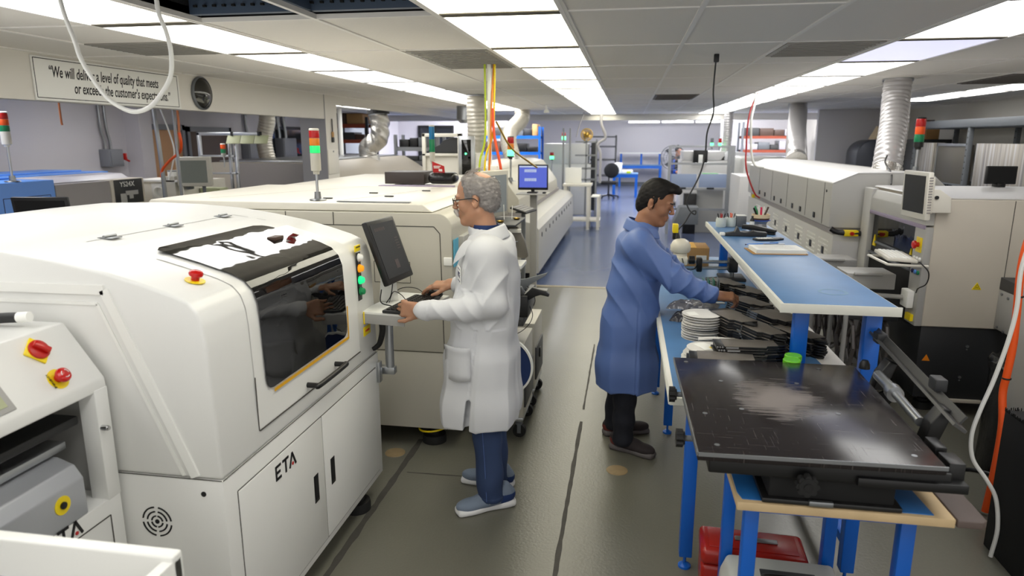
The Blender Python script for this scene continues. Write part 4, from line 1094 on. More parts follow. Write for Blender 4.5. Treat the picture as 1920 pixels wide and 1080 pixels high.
def lift_table():
    R_ = thing('side_table', 'small blue-legged plywood table with a blue mat at the near end of the bench', 'table', (.68, 2.3, 0))
    z = .78
    mb = MB(); mb.box(.368,.985,2.0,2.66,z-.03,z-.002,bev=.003); tp = mb.build('tabletop', 'plywood', R_)
    mb = MB(); mb.prism([(.375,2.06),(.385,2.02),(.93,2.015),(.90,2.66),(.375,2.66)], 'z', z-.003, z+.0005); mb.build('mat', 'mat_strong', R_)
    mb = MB(); mb.prism([(.99,2.0),(1.06,2.0),(1.075,2.015),(1.085,2.66),(.99,2.66)], 'z', z-.028, z-.004, bev=.004); mb.build('dark_leaf', 'worn_dark', R_)
    for x, y in ((.43,2.10),(.895,2.10),(.44,2.56),(.82,2.56)): leg(R_, x, y, z-.03, s=.045)
    mb = MB(); mb.box(.43,.89,2.085,2.115,z-.08,z-.03,bev=.003); mb.box(.40,.43,2.12,2.54,z-.08,z-.03,bev=.003); mb.box(.80,.83,2.16,2.54,z-.08,z-.03,bev=.003); mb.build('apron', 'bench_blue', R_)
    P = thing('lift_platform', 'large scratched black platform with knobs and a hinged bar, on the near table', 'platform', (.6, 2.45, .79))
    mb = MB(); mb.prism([(.236,1.965),(.935,1.985),(.955,2.905),(.222,2.895)], 'z', .922, .948, bev=.004); mb.build('top_plate', 'black_scratched', P)
    mb = MB(); mb.prism([(.238,1.962),(.937,1.982),(.937,1.986),(.238,1.966)], 'z', .938, .9495); mb.prism([(.233,1.965),(.237,1.965),(.224,2.895),(.220,2.895)], 'z', .938, .9495); mb.build('worn_edge', 'steel', P)
    mb = MB(); mb.prism([(.275,2.0),(.96,2.0),(.96,2.605),(.275,2.605)], 'z', .868, .922, bev=.006); mb.box(.275,.96,2.60,2.86,.880,.922,bev=.004)
    mb.box(.70,1.0,1.985,2.605,.866,.895,bev=.004); mb.build('frame', 'black_plastic', P)
    mb = MB(); mb.box(.46,.82,2.02,2.58,.796,.868,bev=.004); mb.build('lift_mechanism', 'black_matte', P)
    mb = MB(); mb.box(.44,.84,2.005,2.60,.781,.796,bev=.003); mb.build('base_plate', 'black_worn', P)
    mb = MB(); mb.box(.575,.645,1.998,2.012,.783,.800,bev=.003); mb.build('latch', 'steel', P)
    for x, y, ax in ((.205,2.56,'x'),(.205,2.16,'x')):
        mb = MB()
        for k in range(7): t = 2*PI*k/7; mb.cyl((x-.018,y+.020*math.cos(t),.905+.020*math.sin(t)),(x+.004,y+.020*math.cos(t),.905+.020*math.sin(t)),.011,n=10)
        mb.cyl((x-.016,y,.905),(x+.01,y,.905),.022,n=18); kb = mb.build('star_knob', 'black_plastic', P)
        mb = MB(); mb.cyl((x+.01,y,.905),(x+.075,y,.905),.010,n=12); mb.build('spindle', 'steel_gray', kb)
    mb = MB()
    for k in range(8): t = 2*PI*k/8; mb.cyl((.555+.024*math.cos(t),1.955,.868+.024*math.sin(t)),(.555+.024*math.cos(t),1.98,.868+.024*math.sin(t)),.010,n=10)
    mb.cyl((.555,1.952,.868),(.555,1.985,.868),.026,n=20); kb = mb.build('star_knob', 'rubber', P); mb = MB(); mb.cyl((.555,1.949,.868),(.555,1.955,.868),.012,n=14); mb.build('hub_cap', 'black_plastic', kb)
    for x, y in ((.27,2.84),(.385,2.62),(.29,2.28),(.42,2.34),(.67,2.64),(.74,2.35),(.80,2.84),(.30,2.03),(.87,2.05)):
        mb = MB(); mb.lathe([(.0085,0),(.0085,.0012),(.005,.0014),(0,.0006)], (x,y,.948), n=16); mb.build('bolt', 'steel', P)
    mb = MB(); mb.box(.955,1.0,2.02,2.10,.866,.945,bev=.003); mb.box(.955,.99,2.12,2.20,.90,.95,bev=.004); mb.build('end_block', 'black_plastic', P)
    # hinged bar behind the right edge
    a = Vector((1.055,2.15,1.02)); b = Vector((1.085,3.12,1.045))
    def bar(p, q, w, h, name, m, n=(0,0,1)):
        d = (q-p).normalized(); s = d.cross(Vector(n)).normalized()*w/2; u = s.cross(d).normalized()*h/2
        mb = MB(); vs = [p-s-u,p+s-u,p+s+u,p-s+u,q-s-u,q+s-u,q+s+u,q-s+u]
        mb._add(vs, [(0,1,2,3),(7,6,5,4),(0,4,5,1),(1,5,6,2),(2,6,7,3),(3,7,4,0)]); return mb.build(name, m, P)
    bar(Vector((1.04,2.17,.995)), Vector((1.075,3.12,1.045)), .045, .010, 'hinged_bar', 'bar_gray', (.55,0,.83))
    bar(Vector((1.06,2.2,1.01)), Vector((1.085,3.08,1.06)), .008, .03, 'bar_flange', 'dark_gray', (.55,0,.83))
    for y in (2.30, 2.78):
        mb = MB(); mb.prism([(.985,.90),(1.03,.90),(1.065,1.01),(1.035,1.02),(1.0,.965)], 'y', y-.03, y+.03, bev=.004); mb.build('hinge_arm', 'black_plastic', P)
    mb = MB(); mb.cyl((.992,2.33,.945),(1.0,2.60,.955),.016,n=16); mb.cyl((1.0,2.60,.955),(1.0,2.76,.96),.020,n=16); mb.cyl((.995,2.56,.953),(.997,2.60,.955),.030,n=16); mb.build('roller', 'aluminium', P)
    for y in (2.42,2.98): mb = MB(); mb.box(1.05,1.09,y-.03,y+.03,1.03,1.075,bev=.006); mb.build('clamp', 'charcoal', P)
    mb = MB(); mb.lathe([(.0,0),(.022,.0),(.020,.02),(.012,.035),(0,.036)], (1.005,2.93,.93), n=16); mb.build('side_knob', 'black_plastic', P)
def scratched():
    m = bpy.data.materials.new('black_scratched'); m.use_nodes = True; nt = m.node_tree; b = nt.nodes['Principled BSDF']; L = nt.links
    tc = nt.nodes.new('ShaderNodeTexCoord')
    def nz(sc, rot, detail=6, scale=1):
        mp = nt.nodes.new('ShaderNodeMapping'); mp.inputs['Scale'].default_value = sc; mp.inputs['Rotation'].default_value = (0,0,rot)
        n = nt.nodes.new('ShaderNodeTexNoise'); n.inputs['Scale'].default_value = scale; n.inputs['Detail'].default_value = detail
        L.new(tc.outputs['Object'], mp.inputs['Vector']); L.new(mp.outputs[0], n.inputs['Vector']); return n
    s1 = nz((6, 160, 1), .1); s2 = nz((190, 6, 1), .5)
    def ramp(src, a, c):
        r = nt.nodes.new('ShaderNodeValToRGB'); r.color_ramp.elements[0].position = a; r.color_ramp.elements[1].position = c; L.new(src, r.inputs[0]); return r.outputs[0]
    # worn pale patch, own shape, in the middle of the plate
    mp = nt.nodes.new('ShaderNodeMapping'); mp.inputs['Location'].default_value = (.03*5.5, -.02*4.5, 0); mp.inputs['Scale'].default_value = (5.5, 4.5, 0)
    L.new(tc.outputs['Object'], mp.inputs['Vector']); ln = nt.nodes.new('ShaderNodeVectorMath'); ln.operation = 'LENGTH'; L.new(mp.outputs[0], ln.inputs[0])
    pz = nz((9, 9, 1), 0, 4)
    a1 = nt.nodes.new('ShaderNodeMath'); a1.operation = 'MULTIPLY_ADD'; a1.inputs[1].default_value = .9; L.new(pz.outputs['Fac'], a1.inputs[0]); L.new(ln.outputs['Value'], a1.inputs[2])
    a1b = nt.nodes.new('ShaderNodeMath'); a1b.operation = 'MULTIPLY_ADD'; a1b.inputs[1].default_value = 1.25; L.new(s1.outputs['Fac'], a1b.inputs[0]); L.new(a1.outputs[0], a1b.inputs[2])
    pr = nt.nodes.new('ShaderNodeValToRGB'); pr.color_ramp.elements[0].position = .62; pr.color_ramp.elements[0].color = (1,1,1,1); pr.color_ramp.elements[1].position = 1.0; pr.color_ramp.elements[1].color = (0,0,0,1); pr.color_ramp.elements[0].position = .5
    sb = nt.nodes.new('ShaderNodeMath'); sb.operation = 'SUBTRACT'; sb.inputs[1].default_value = .96; L.new(a1b.outputs[0], sb.inputs[0]); L.new(sb.outputs[0], pr.inputs[0])
    m1 = nt.nodes.new('ShaderNodeMath'); m1.operation = 'MULTIPLY_ADD'; m1.inputs[1].default_value = .35; L.new(ramp(s2.outputs['Fac'], .62, .75), m1.inputs[0]); 
    m2 = nt.nodes.new('ShaderNodeMath'); m2.operation = 'MULTIPLY'; m2.inputs[1].default_value = .30; L.new(ramp(s1.outputs['Fac'], .60, .75), m2.inputs[0]); L.new(m2.outputs[0], m1.inputs[2])
    mx = nt.nodes.new('ShaderNodeMath'); mx.operation = 'MAXIMUM'; L.new(m1.outputs[0], mx.inputs[0]); L.new(pr.outputs[0], mx.inputs[1])
    c = nt.nodes.new('ShaderNodeMix'); c.data_type = 'RGBA'; c.inputs[6].default_value = lin((.12,.10,.105))+(1,); c.inputs[7].default_value = lin((.50,.47,.46))+(1,)
    L.new(mx.outputs[0], c.inputs[0]); L.new(c.outputs[2], b.inputs['Base Color']); b.inputs['Roughness'].default_value = .22
    rr = nt.nodes.new('ShaderNodeMapRange'); rr.inputs[3].default_value = .17; rr.inputs[4].default_value = .55; L.new(mx.outputs[0], rr.inputs[0]); L.new(rr.outputs[0], b.inputs['Roughness'])
    MATS['black_scratched'] = m
scratched()
lift_table()
# ---- things on the bench
Z0 = .870
def feeder_proto():
    R_ = thing('tape_feeder', '', 'feeder', (0,0,0))
    mb = MB(); mb.prism([(-.12,-.062),(.06,-.062),(.07,-.04),(.12,-.03),(.12,.055),(-.03,.060),(-.04,.070),(-.12,.062)], 'z', 0, .0125, bev=.0015); 
    for f in mb.bm.faces:
        f.normal_update(); f.material_index = 0 if f.normal.z > .7 else 1
    mb.build('plate', ['feeder_metal', 'black_plastic'], R_)
    mb = MB(); mb.box(-.155,-.115,-.055,.055,.001,.012,bev=.002)
    for k in range(4): mb.cyl((-.150+k*.011,-.058,.0065),(-.150+k*.011,-.0545,.0065),.004,n=8,m=1)
    mb.build('end_block', ['black_plastic','aluminium'], R_)
    mb = MB(); mb.prism([(.11,-.02),(.15,-.012),(.175,.012),(.16,.03),(.14,.018),(.11,.03)], 'z', .002, .0105, bev=.0015); mb.build('tail_lever', 'black_plastic', R_)
    mb = MB(); mb.box(-.115,-.06,-.0645,-.061,.003,.010); mb.cyl((-.09,-.066,.0065),(-.09,-.063,.0065),.004,n=8); mb.build('pin_row', 'aluminium', R_)
    return R_
fp = feeder_proto(); used = [False]
STK = [  # x, y, rotation, count, where
 (.545,3.46,-66,10,'tall dark stack touching the white reels'),
 (.655,3.30,-66,9,'tall stack right of the reel-side stack'),
 (.445,2.985,-4,5,'front stack beside the flat white reels'),
 (.57,3.115,4,7,'dark stack behind the front stack'),
 (.765,3.56,-64,9,'stack left of the near blue post'),
 (.84,3.36,-64,7,'stack behind the near blue post'),
 (.735,4.03,-60,6,'stack right of the hand in blue'),
 (.83,3.84,-64,5,'low stack under the shelf edge'),
 (.655,4.52,-62,7,'stack beyond the hand in blue'),
 (.775,4.36,-62,6,'farthest stack, under the raised shelf')]
rr_ = random.Random(5)
for (x, y, a, n, w) in STK:
    for k in range(n):
        loc = (x+rr_.uniform(-.006,.006), y+rr_.uniform(-.006,.006), Z0+.0008+k*.0132); rz = math.radians(a+rr_.uniform(-1.5,1.5))
        lb = '%s tape feeder from the bottom of the %s' % (ORD[k].capitalize(), w)
        if k == n-1: lb = 'Topmost tape feeder of the %s' % w
        if not used[0]: used[0] = True; fp.location = loc; fp.rotation_euler = (0,0,rz); fp['label'] = lb; fp['group'] = 'tape feeders stacked on the bench'
        else: dup(fp, loc, rz, lb, 'tape feeders stacked on the bench')
def reel_proto():
    R_ = thing('component_reel', '', 'reel', (0,0,0)); r = .098
    mb = MB()
    for z in (0, .0105): mb.lathe([(.012,z),(r-.004,z),(r,z+.0005),(r,z+.0015),(r-.004,z+.002),(.012,z+.002)], n=44)
    mb.build('flange', 'reel_white', R_)
    mb = MB(); mb.lathe([(.028,.002),(.070,.002),(.070,.0105),(.028,.0105)], n=32); mb.build('hub', 'reel_gray', R_)
    mb = MB(); mb.prism([(.025,-.035),(.075,-.03),(.075,.03),(.025,.035)], 'z', .0125, .0130); mb.build('label', 'paper', R_)
    return R_
rp = reel_proto(); used = [False]
def put_reel(x, y, z, rz, lb, grp):
    if not used[0]: used[0] = True; rp.location = (x,y,z); rp.rotation_euler = (0,0,rz); rp['label'] = lb; rp['group'] = grp; return rp
    return dup(rp, (x,y,z), rz, lb, grp)
for k in range(9):
    lb = '%s white reel from the bottom of the tall reel stack' % ORD[k].capitalize() if k < 8 else 'Top white reel, with a dark smudge, of the tall reel stack'
    q = put_reel(.400+rr_.uniform(-.004,.004), 3.50+rr_.uniform(-.004,.004), Z0+.0005+k*.0135+(.006 if k > 3 else 0), rr_.random()*6, lb, 'reels in the tall stack')
mb = MB(); mb.lathe([(.095,0),(.095,.005),(0,.005)], (.40,3.50,Z0+.0548), n=36); tag(mb.build('divider_disc', 'black_plastic', loc=(.4,3.5,Z0+.0548)), 'thin black disc between the reels of the tall stack', 'disc')
for k in range(4):
    q = put_reel(.372+.008*k, 3.135+.010*(k % 2), Z0+.0005+k*.0135, rr_.random()*6, ('%s white reel from the bottom of the low, spread reel stack' % ORD[k].capitalize()) if k < 3 else 'Top labelled reel of the low, spread reel stack', 'reels in the low stack')
# printed sheet and sample tape on the low stack
mb = MB(); A = Matrix.Translation((.42,3.14,Z0+.0555)) @ Rx(20,'Z'); mb.xf = A; mb.box(-.06,.055,-.028,.028,0,.0012); o = mb.build('label_sheet', 'paper', loc=(.42,3.14,Z0+.056)); tag(o, 'printed white label sheet lying on the low reel stack', 'label sheet')
mb = MB(A); 
for k in range(6): mb.box(.0+k*.008,.004+k*.008,-.02,.02,.0012,.0016)
mb.build('printed_bars', 'black_text', o); mb = MB(A); mb.box(-.02,-.006,-.015,.01,.0012,.0016); mb.build('yellow_square', 'yellow', o)
mb = MB(); mb.tube([(.36,3.255,.93),(.44,3.262,.935),(.53,3.245,.935)], .008, n=10); tag(mb.build('rolled_tube', 'reel_white', loc=(.44,3.25,.93)), 'thin white tube lying behind the low reel stack', 'tube')
def jar(x, y, z, lb):
    R_ = thing('jar', lb, 'jar', (x,y,z)); mb = MB(); mb.lathe([(.0,0),(.031,0),(.033,.004),(.033,.062),(.029,.068),(0,.068)], (x,y,z), n=28); mb.build('body', 'paper', R_)
    mb = MB(); mb.lathe([(.035,.060),(.036,.064),(.036,.080),(.033,.084),(.026,.083),(0,.081)], (x,y,z), n=28); mb.build('lid', 'lid_green', R_)
jar(.735,2.995,Z0,'white jar with a green lid, farther one, left of the near blue post'); jar(.715,2.93,Z0,'white jar with a green lid, nearer one, left of the near blue post')
# plastic bags behind the man
def bag(x, y, z, sx, sy, h, m, lb, seed):
    r = np.random.RandomState(seed); mb = MB(); n = 30; ph = r.rand(6)*6
    def cr(i, j): return .62+.22*abs(math.sin(i*.55+j*.3+ph[0]))+.2*abs(math.sin(i*.25-j*.8+ph[1]))+.12*abs(math.sin(i*1.3+j*1.1+ph[2]))
    rows = [[(x+sx*(i/n-.5)+.25*sy*(j/n-.5)+.006*math.sin(j*.9+ph[3]), y+sy*(j/n-.5)+.006*math.sin(i*.8+ph[4]), z+h*(1-abs(2*i/n-1)**5)*(1-abs(2*j/n-1)**5)*cr(i, j)) for j in range(n+1)] for i in range(n+1)]
    mb.sheet(rows); bot = [[(p[0],p[1],z) for p in r_] for r_ in rows]; mb.sheet(bot)
    return tag(mb.build('plastic_bag', m, loc=(x,y,z)), lb, 'bag')
bag(.415,3.86,Z0,.28,.14,.05,'bag_dark','crumpled dark plastic bag behind the tall reel stack',1)
bag(.40,3.97,Z0+.045,.28,.13,.035,'bag_silver','crumpled silvery plastic bag just below the sleeve in blue',2)
o = thing('cardboard_box', 'brown cardboard box at the far end of the bench, beyond the head in blue', 'box', (.62,5.80,Z0))
mb = MB(); mb.box(.40,.66,5.55,5.85,Z0,Z0+.15,bev=.003); mb.build('carton', 'cardboard', o); mb = MB(); mb.box(.56,.64,5.545,5.55,Z0+.03,Z0+.09); mb.build('shipping_label', 'paper', o); mb = MB(); mb.box(.50,.56,5.55,5.85,Z0+.150,Z0+.152); mb.build('tape', 'tape_yellow', o)
# stereo microscope head on a boom
o = thing('microscope', 'cream stereo microscope head with black knobs on a boom stand, beside the face in blue', 'microscope', (.45,5.2,Z0))
c = (.395,5.05,1.06)
mb = MB(); mb.lathe([(0,-.075),(.045,-.075),(.05,-.06),(.05,-.01),(.045,.0),(.062,.004),(.072,.02),(.072,.055),(.055,.085),(.03,.10),(0,.10)], c, n=28); mb.build('head', 'scope_cream', o)
mb = MB(); mb.cyl((c[0]+.06,c[1]-.05,c[2]-.045),(c[0]+.10,c[1]-.05,c[2]-.045),.030,n=20); mb.cyl((c[0]-.09,c[1]-.05,c[2]-.045),(c[0]-.045,c[1]-.05,c[2]-.045),.030,n=20); mb.build('focus_knob', 'black_plastic', o)
mb = MB(); mb.box(c[0]-.035,c[0]+.05,c[1]-.08,c[1]-.03,c[2]-.08,c[2]-.02,bev=.01); mb.build('focus_block', 'scope_cream', o)
mb = MB(); mb.cyl((c[0],c[1],c[2]-.11),(c[0],c[1],c[2]-.07),.035,n=20); mb.build('objective', 'charcoal', o)
mb = MB(); mb.cyl((c[0]+.05,c[1]-.03,1.00),(.77,5.05,1.00),.012,n=14); mb.cyl((c[0]+.10,c[1]-.03,.955),(.77,5.05,.955),.012,n=14); mb.build('boom', 'aluminium', o)
mb = MB(); mb.box(.51,.55,4.99,5.06,.93,1.03,bev=.008); mb.build('clamp', 'black_plastic', o); mb = MB(); mb.box(.735,.80,5.0,5.10,.93,1.03,bev=.008); mb.build('clamp', 'black_plastic', o)
mb = MB(); mb.cyl((.77,5.07,Z0),(.77,5.07,1.06),.016,n=16); mb.build('column', 'steel', o); mb = MB(); mb.box(.68,.86,4.98,5.2,Z0,Z0+.02,bev=.006); mb.build('base', 'charcoal', o)
mb = MB(); mb.tube([(c[0]+.01,c[1]-.08,c[2]-.03),(c[0]+.03,c[1]-.12,c[2]-.09),(c[0]+.09,c[1]-.11,c[2]-.10),(c[0]+.12,c[1]-.06,c[2]-.08)], .004, n=6); mb.build('cable', 'black_plastic', o)
mb = MB(); mb.cyl((c[0]-.02,c[1]+.03,c[2]+.09),(c[0]-.035,c[1]+.05,c[2]+.15),.020,n=16); mb.build('eyepiece', 'black_plastic', o)
mb = MB(); mb.box(.335,.375,5.06,5.14,1.20,1.262,bev=.004); mb.build('camera_module', 'yellow', o)
mb = MB(); mb.cyl((.355,5.1,1.15),(.355,5.1,1.2),.018,n=14); mb.build('camera_mount', 'black_plastic', o)
o = thing('green_board', 'flat bright green board lying on the far part of the bench', 'board', (.42,4.62,Z0)); mb = MB(); mb.box(.36,.50,4.60,4.75,Z0,Z0+.008,bev=.003); mb.build('board', 'green_mat', o)
for k in range(4):
    mb = MB(Matrix.Translation((.53+.020*k,4.42,Z0)) @ Rx(-14+5*k,'Y')); mb.box(-.002,.002,-.06,.06,0,.13,bev=.0005)
    mb.cyl((.002,-.03,.06),(.006,-.03,.06),.012,n=10); o = mb.build('circuit_panel', 'pcb_green' if k < 3 else 'steel', loc=(.53+.02*k,4.42,Z0)); tag(o, ['leftmost green circuit panel leaning beside the far blue post','second green circuit panel leaning beside the far blue post','third green circuit panel leaning beside the far blue post','grey panel at the right end of the leaning circuit panels'][k], 'circuit panel', 'circuit panels standing on the bench')
mb = MB(); mb.box(.44,.58,4.47,4.62,Z0,Z0+.03,bev=.006); mb.box(.47,.52,4.40,4.50,Z0,Z0+.02,bev=.006); tag(mb.build('parts_tray', 'black_plastic', loc=(.5,4.5,Z0)), 'low black parts tray in front of the green board', 'tray')
mb = MB(); mb.box(.46,.62,4.26,4.285,Z0,Z0+.008,bev=.002); tag(mb.build('ruler', 'paper', loc=(.54,4.27,Z0)), 'pale ruler lying below the leaning circuit panels', 'ruler')
# ---- things on the raised shelf
ZS = 1.1905
o = thing('clipboard', 'brown clipboard with a thick pile of white paper on the raised shelf', 'clipboard', (.92,4.35,ZS))
A = Matrix.Translation((.915,4.36,ZS)) @ Rx(4,'Z')
mb = MB(A); mb.box(-.165,.155,-.115,.125,0,.004,bev=.001); mb.build('board', 'cardboard', o)
mb = MB(A)
for k in range(7): mb.box(-.145+.004*(k%3),.145+.006*((k*5)%3),-.10-.003*(k%2),.10+.004*((k*3)%2),.004+k*.0035,.0070+k*.0035)
mb.build('papers', 'paper', o)
mb = MB(A); mb.box(-.05,.08,.10,.128,.029,.033,bev=.002); mb.tube([(-.02,.12,.03),(.0,.15,.036),(.03,.15,.036),(.05,.12,.03)], .003, n=6); mb.build('clip', 'steel', o)
mb = MB(A)
for r in range(9):
    mb.box(-.12,.09+.02*(r%3),.075-r*.018,.0765-r*.018,.0285,.0288)
mb.build('writing', 'text_gray', o)
o = thing('pen', 'blue pen resting along the top edge of the clipboard', 'pen', (.86,4.49,1.22)); mb = MB(); mb.cyl((.76,4.475,1.215),(.95,4.49,1.228),.004,n=10); mb.build('barrel', 'machine_blue', o); mb = MB(); mb.cyl((.748,4.474,1.214),(.76,4.475,1.215),.0042,.001,n=10); mb.build('tip', 'navy_text', o)
o = thing('calculator', 'dark calculator with pale keys, behind the clipboard', 'calculator', (.93,4.86,ZS))
A = Matrix.Translation((.965,4.87,ZS)) @ Rx(14,'Z')
mb = MB(A); mb.prism([(-.10,-.02),(-.085,-.04),(.04,-.04),(.11,.0),(.11,.05),(-.06,.05),(-.10,.03)], 'z', 0, .012, bev=.002); mb.build('body', 'charcoal', o)
mb = MB(A)
for i in range(6):
    for j in range(3): mb.box(-.085+i*.018,-.072+i*.018,-.028+j*.017,-.016+j*.017,.012,.0165,bev=.001,seg=1)
mb.build('keys', 'paper', o); mb = MB(A); mb.box(.035,.085,-.012,.03,.012,.014); mb.build('display', 'screen_off', o)
o = thing('tape_dispenser', 'black tape dispenser with a curved cradle on the raised shelf', 'tape dispenser', (.80,5.1,ZS))
mb = MB(); mb.prism([(.70,ZS),(.98,ZS),(.985,ZS+.03),(.92,ZS+.035),(.895,ZS+.04),(.87,ZS+.032),(.84,ZS+.028),(.80,ZS+.034),(.785,ZS+.065),(.778,ZS+.067),(.765,ZS+.03),(.70,ZS+.018)], 'y', 5.02, 5.09, bev=.004); mb.build('body', 'charcoal', o)
mb = MB(); mb.box(.665,.70,5.03,5.08,ZS+.002,ZS+.022,bev=.004); mb.build('white_end', 'paper', o)
o = thing('stapler', 'long black stapler in front of the round pots on the shelf', 'stapler', (.95,5.0,ZS))
A = Matrix.Translation((.955,5.20,ZS)) @ Rx(-22,'Z')
mb = MB(A); mb.box(-.12,.12,-.02,.02,0,.012,bev=.004); mb.build('base', 'black_plastic', o)
mb = MB(A @ Rx(5,'Y')); mb.prism([(-.12,.02),(.10,.018),(.125,.03),(.12,.045),(-.05,.058),(-.12,.05)], 'y', -.018, .018, bev=.005); mb.build('lever', 'black_plastic', o)
for x, y, lb, it in ((.735,5.56,'left white pot with red and black tools on the raised shelf','red'),(.815,5.60,'right white pot with reddish tools on the raised shelf','orange')):
    o = thing('tool_pot', lb, 'pot', (x,y,ZS)); mb = MB(); mb.lathe([(0,0),(.035,0),(.039,.01),(.040,.055),(.036,.068),(.036,.074),(.031,.074),(.031,.01),(0,.01)], (x,y,ZS), n=24); mb.build('pot', 'pot_white', o)
    for k in range(4): t = k*1.6; mb = MB(); mb.cyl((x+.01*math.cos(t),y+.01*math.sin(t),ZS+.02),(x+.028*math.cos(t),y+.028*math.sin(t),ZS+.105),.004,n=8); mb.build('tool', it if k%2 else 'black_plastic', o)
o = thing('small_box', 'grey square carton between the white pots and the round dish', 'box', (.90,5.62,ZS)); mb = MB(); mb.box(.855,.93,5.58,5.66,ZS,ZS+.085,bev=.003); mb.build('box', 'steel_gray', o); mb = MB(); mb.box(.858,.927,5.583,5.657,ZS+.085,ZS+.09); mb.build('lid', 'paper', o)
o = thing('parts_caddy', 'round caddy with a blue rim and coloured pens sticking out, on the raised shelf', 'caddy', (1.0,5.55,ZS))
c = (1.02,5.5,ZS)
mb = MB(); mb.lathe([(0,0),(.045,0),(.05,.01),(.045,.04),(.060,.062),(0,.062)], c, n=26); mb.build('clear_base', 'bag_silver', o)
mb = MB(); mb.lathe([(.060,.062),(.073,.064),(.073,.070),(0,.070)], c, n=26); mb.build('blue_rim', 'machine_blue_deep', o)
mb = MB(); mb.lathe([(.064,.070),(.066,.084),(0,.084)], c, n=26); mb.build('brown_band', 'wood_brown', o)
mb = MB(); mb.lathe([(.066,.084),(.068,.112),(.062,.112),(.060,.088),(0,.088)], c, n=26); mb.build('bowl', 'door_tan_light', o)
for k, (dx, dz, cc) in enumerate(((-.05,.05,'black_plastic'),(-.02,.06,'paper'),(.0,.055,'pink'),(.02,.06,'paper'),(.045,.055,'wood_brown'),(-.035,.06,'green'))):
    mb = MB(); mb.cyl((c[0]+dx*.5,c[1],c[2]+.09),(c[0]+dx*1.2,c[1]-.02+.01*k,c[2]+.11+dz),.007,n=8); mb.build('pen', cc, o)
o = thing('spray_bottle', 'small dark bottle with a white label beside the blue-rimmed caddy', 'bottle', (.93,5.42,ZS)); mb = MB(); mb.lathe([(0,0),(.016,0),(.017,.01),(.017,.075),(.008,.09),(.008,.105),(0,.106)], (.945,5.42,ZS), n=18); mb.build('bottle', 'black_plastic', o); mb = MB(); mb.lathe([(.0175,.02),(.0175,.065)], (.945,5.42,ZS), n=18); mb.build('label', 'paper', o)
# ---- on the floor under the tables
o = thing('toolbox', 'red metal toolbox with a silver handle, on the floor under the near table', 'toolbox', (.565,2.72,0))
A = Matrix.Translation((.565,2.69,0)) @ Rx(-3,'Z')
mb = MB(A); mb.box(-.205,.205,-.095,.095,.002,.15,bev=.018,seg=3); mb.build('body', 'toolbox_red', o)
mb = MB(A); mb.box(-.21,.21,-.10,.10,.152,.225,bev=.022,seg=3); ld = mb.build('lid', 'toolbox_red', o)
mb = MB(A); mb.box(-.175,.175,-.07,.07,.224,.229,bev=.004); mb.build('lid_panel', 'toolbox_red', ld)
mb = MB(A); mb.box(-.07,.10,-.014,.014,.230,.238,bev=.003); mb.build('handle', 'steel', ld)
o = thing('plastic_case', 'pale grey plastic case with a black handle, in front of the red toolbox', 'case', (.66,2.46,0))
A = Matrix.Translation((.625,2.395,0)) @ Rx(-2,'Z')
mb = MB(A); mb.prism([(-.225,0),(.225,0),(.215,.20),(.20,.265),(-.19,.265),(-.215,.20)], 'y', -.13, .13, bev=.016); mb.build('shell', 'case_gray', o)
mb = MB(A); mb.box(-.08,.12,-.055,.045,.258,.268,bev=.004); mb.build('handle_well', 'charcoal', o)
mb = MB(A); mb.tube([(-.07,-.02,.267),(-.06,-.02,.28),(.09,-.02,.28),(.10,-.02,.267)], .011, n=10); mb.build('handle', 'black_plastic', o)
o = thing('cardboard_box', 'brown cardboard box of black ribbed parts, lowest on the floor under the near table', 'box', (.665,2.19,0))
A = Matrix.Translation((.645,2.14,0)) @ Rx(-3,'Z')
mb = MB(A); mb.box(-.17,.17,-.11,-.106,0,.345); mb.box(-.17,.17,.106,.11,0,.345); mb.box(-.17,-.166,-.11,.11,0,.345); mb.box(.166,.17,-.11,.11,0,.345); mb.box(-.17,.17,-.11,.11,0,.004); mb.build('carton', 'cardboard', o)
for k in range(7): mb = MB(A); mb.box(.0+k*.02,.006+k*.02,-.09,.09,.01,.335+.012*((k*3)%2),bev=.002); mb.build('ribbed_part', 'charcoal', o)

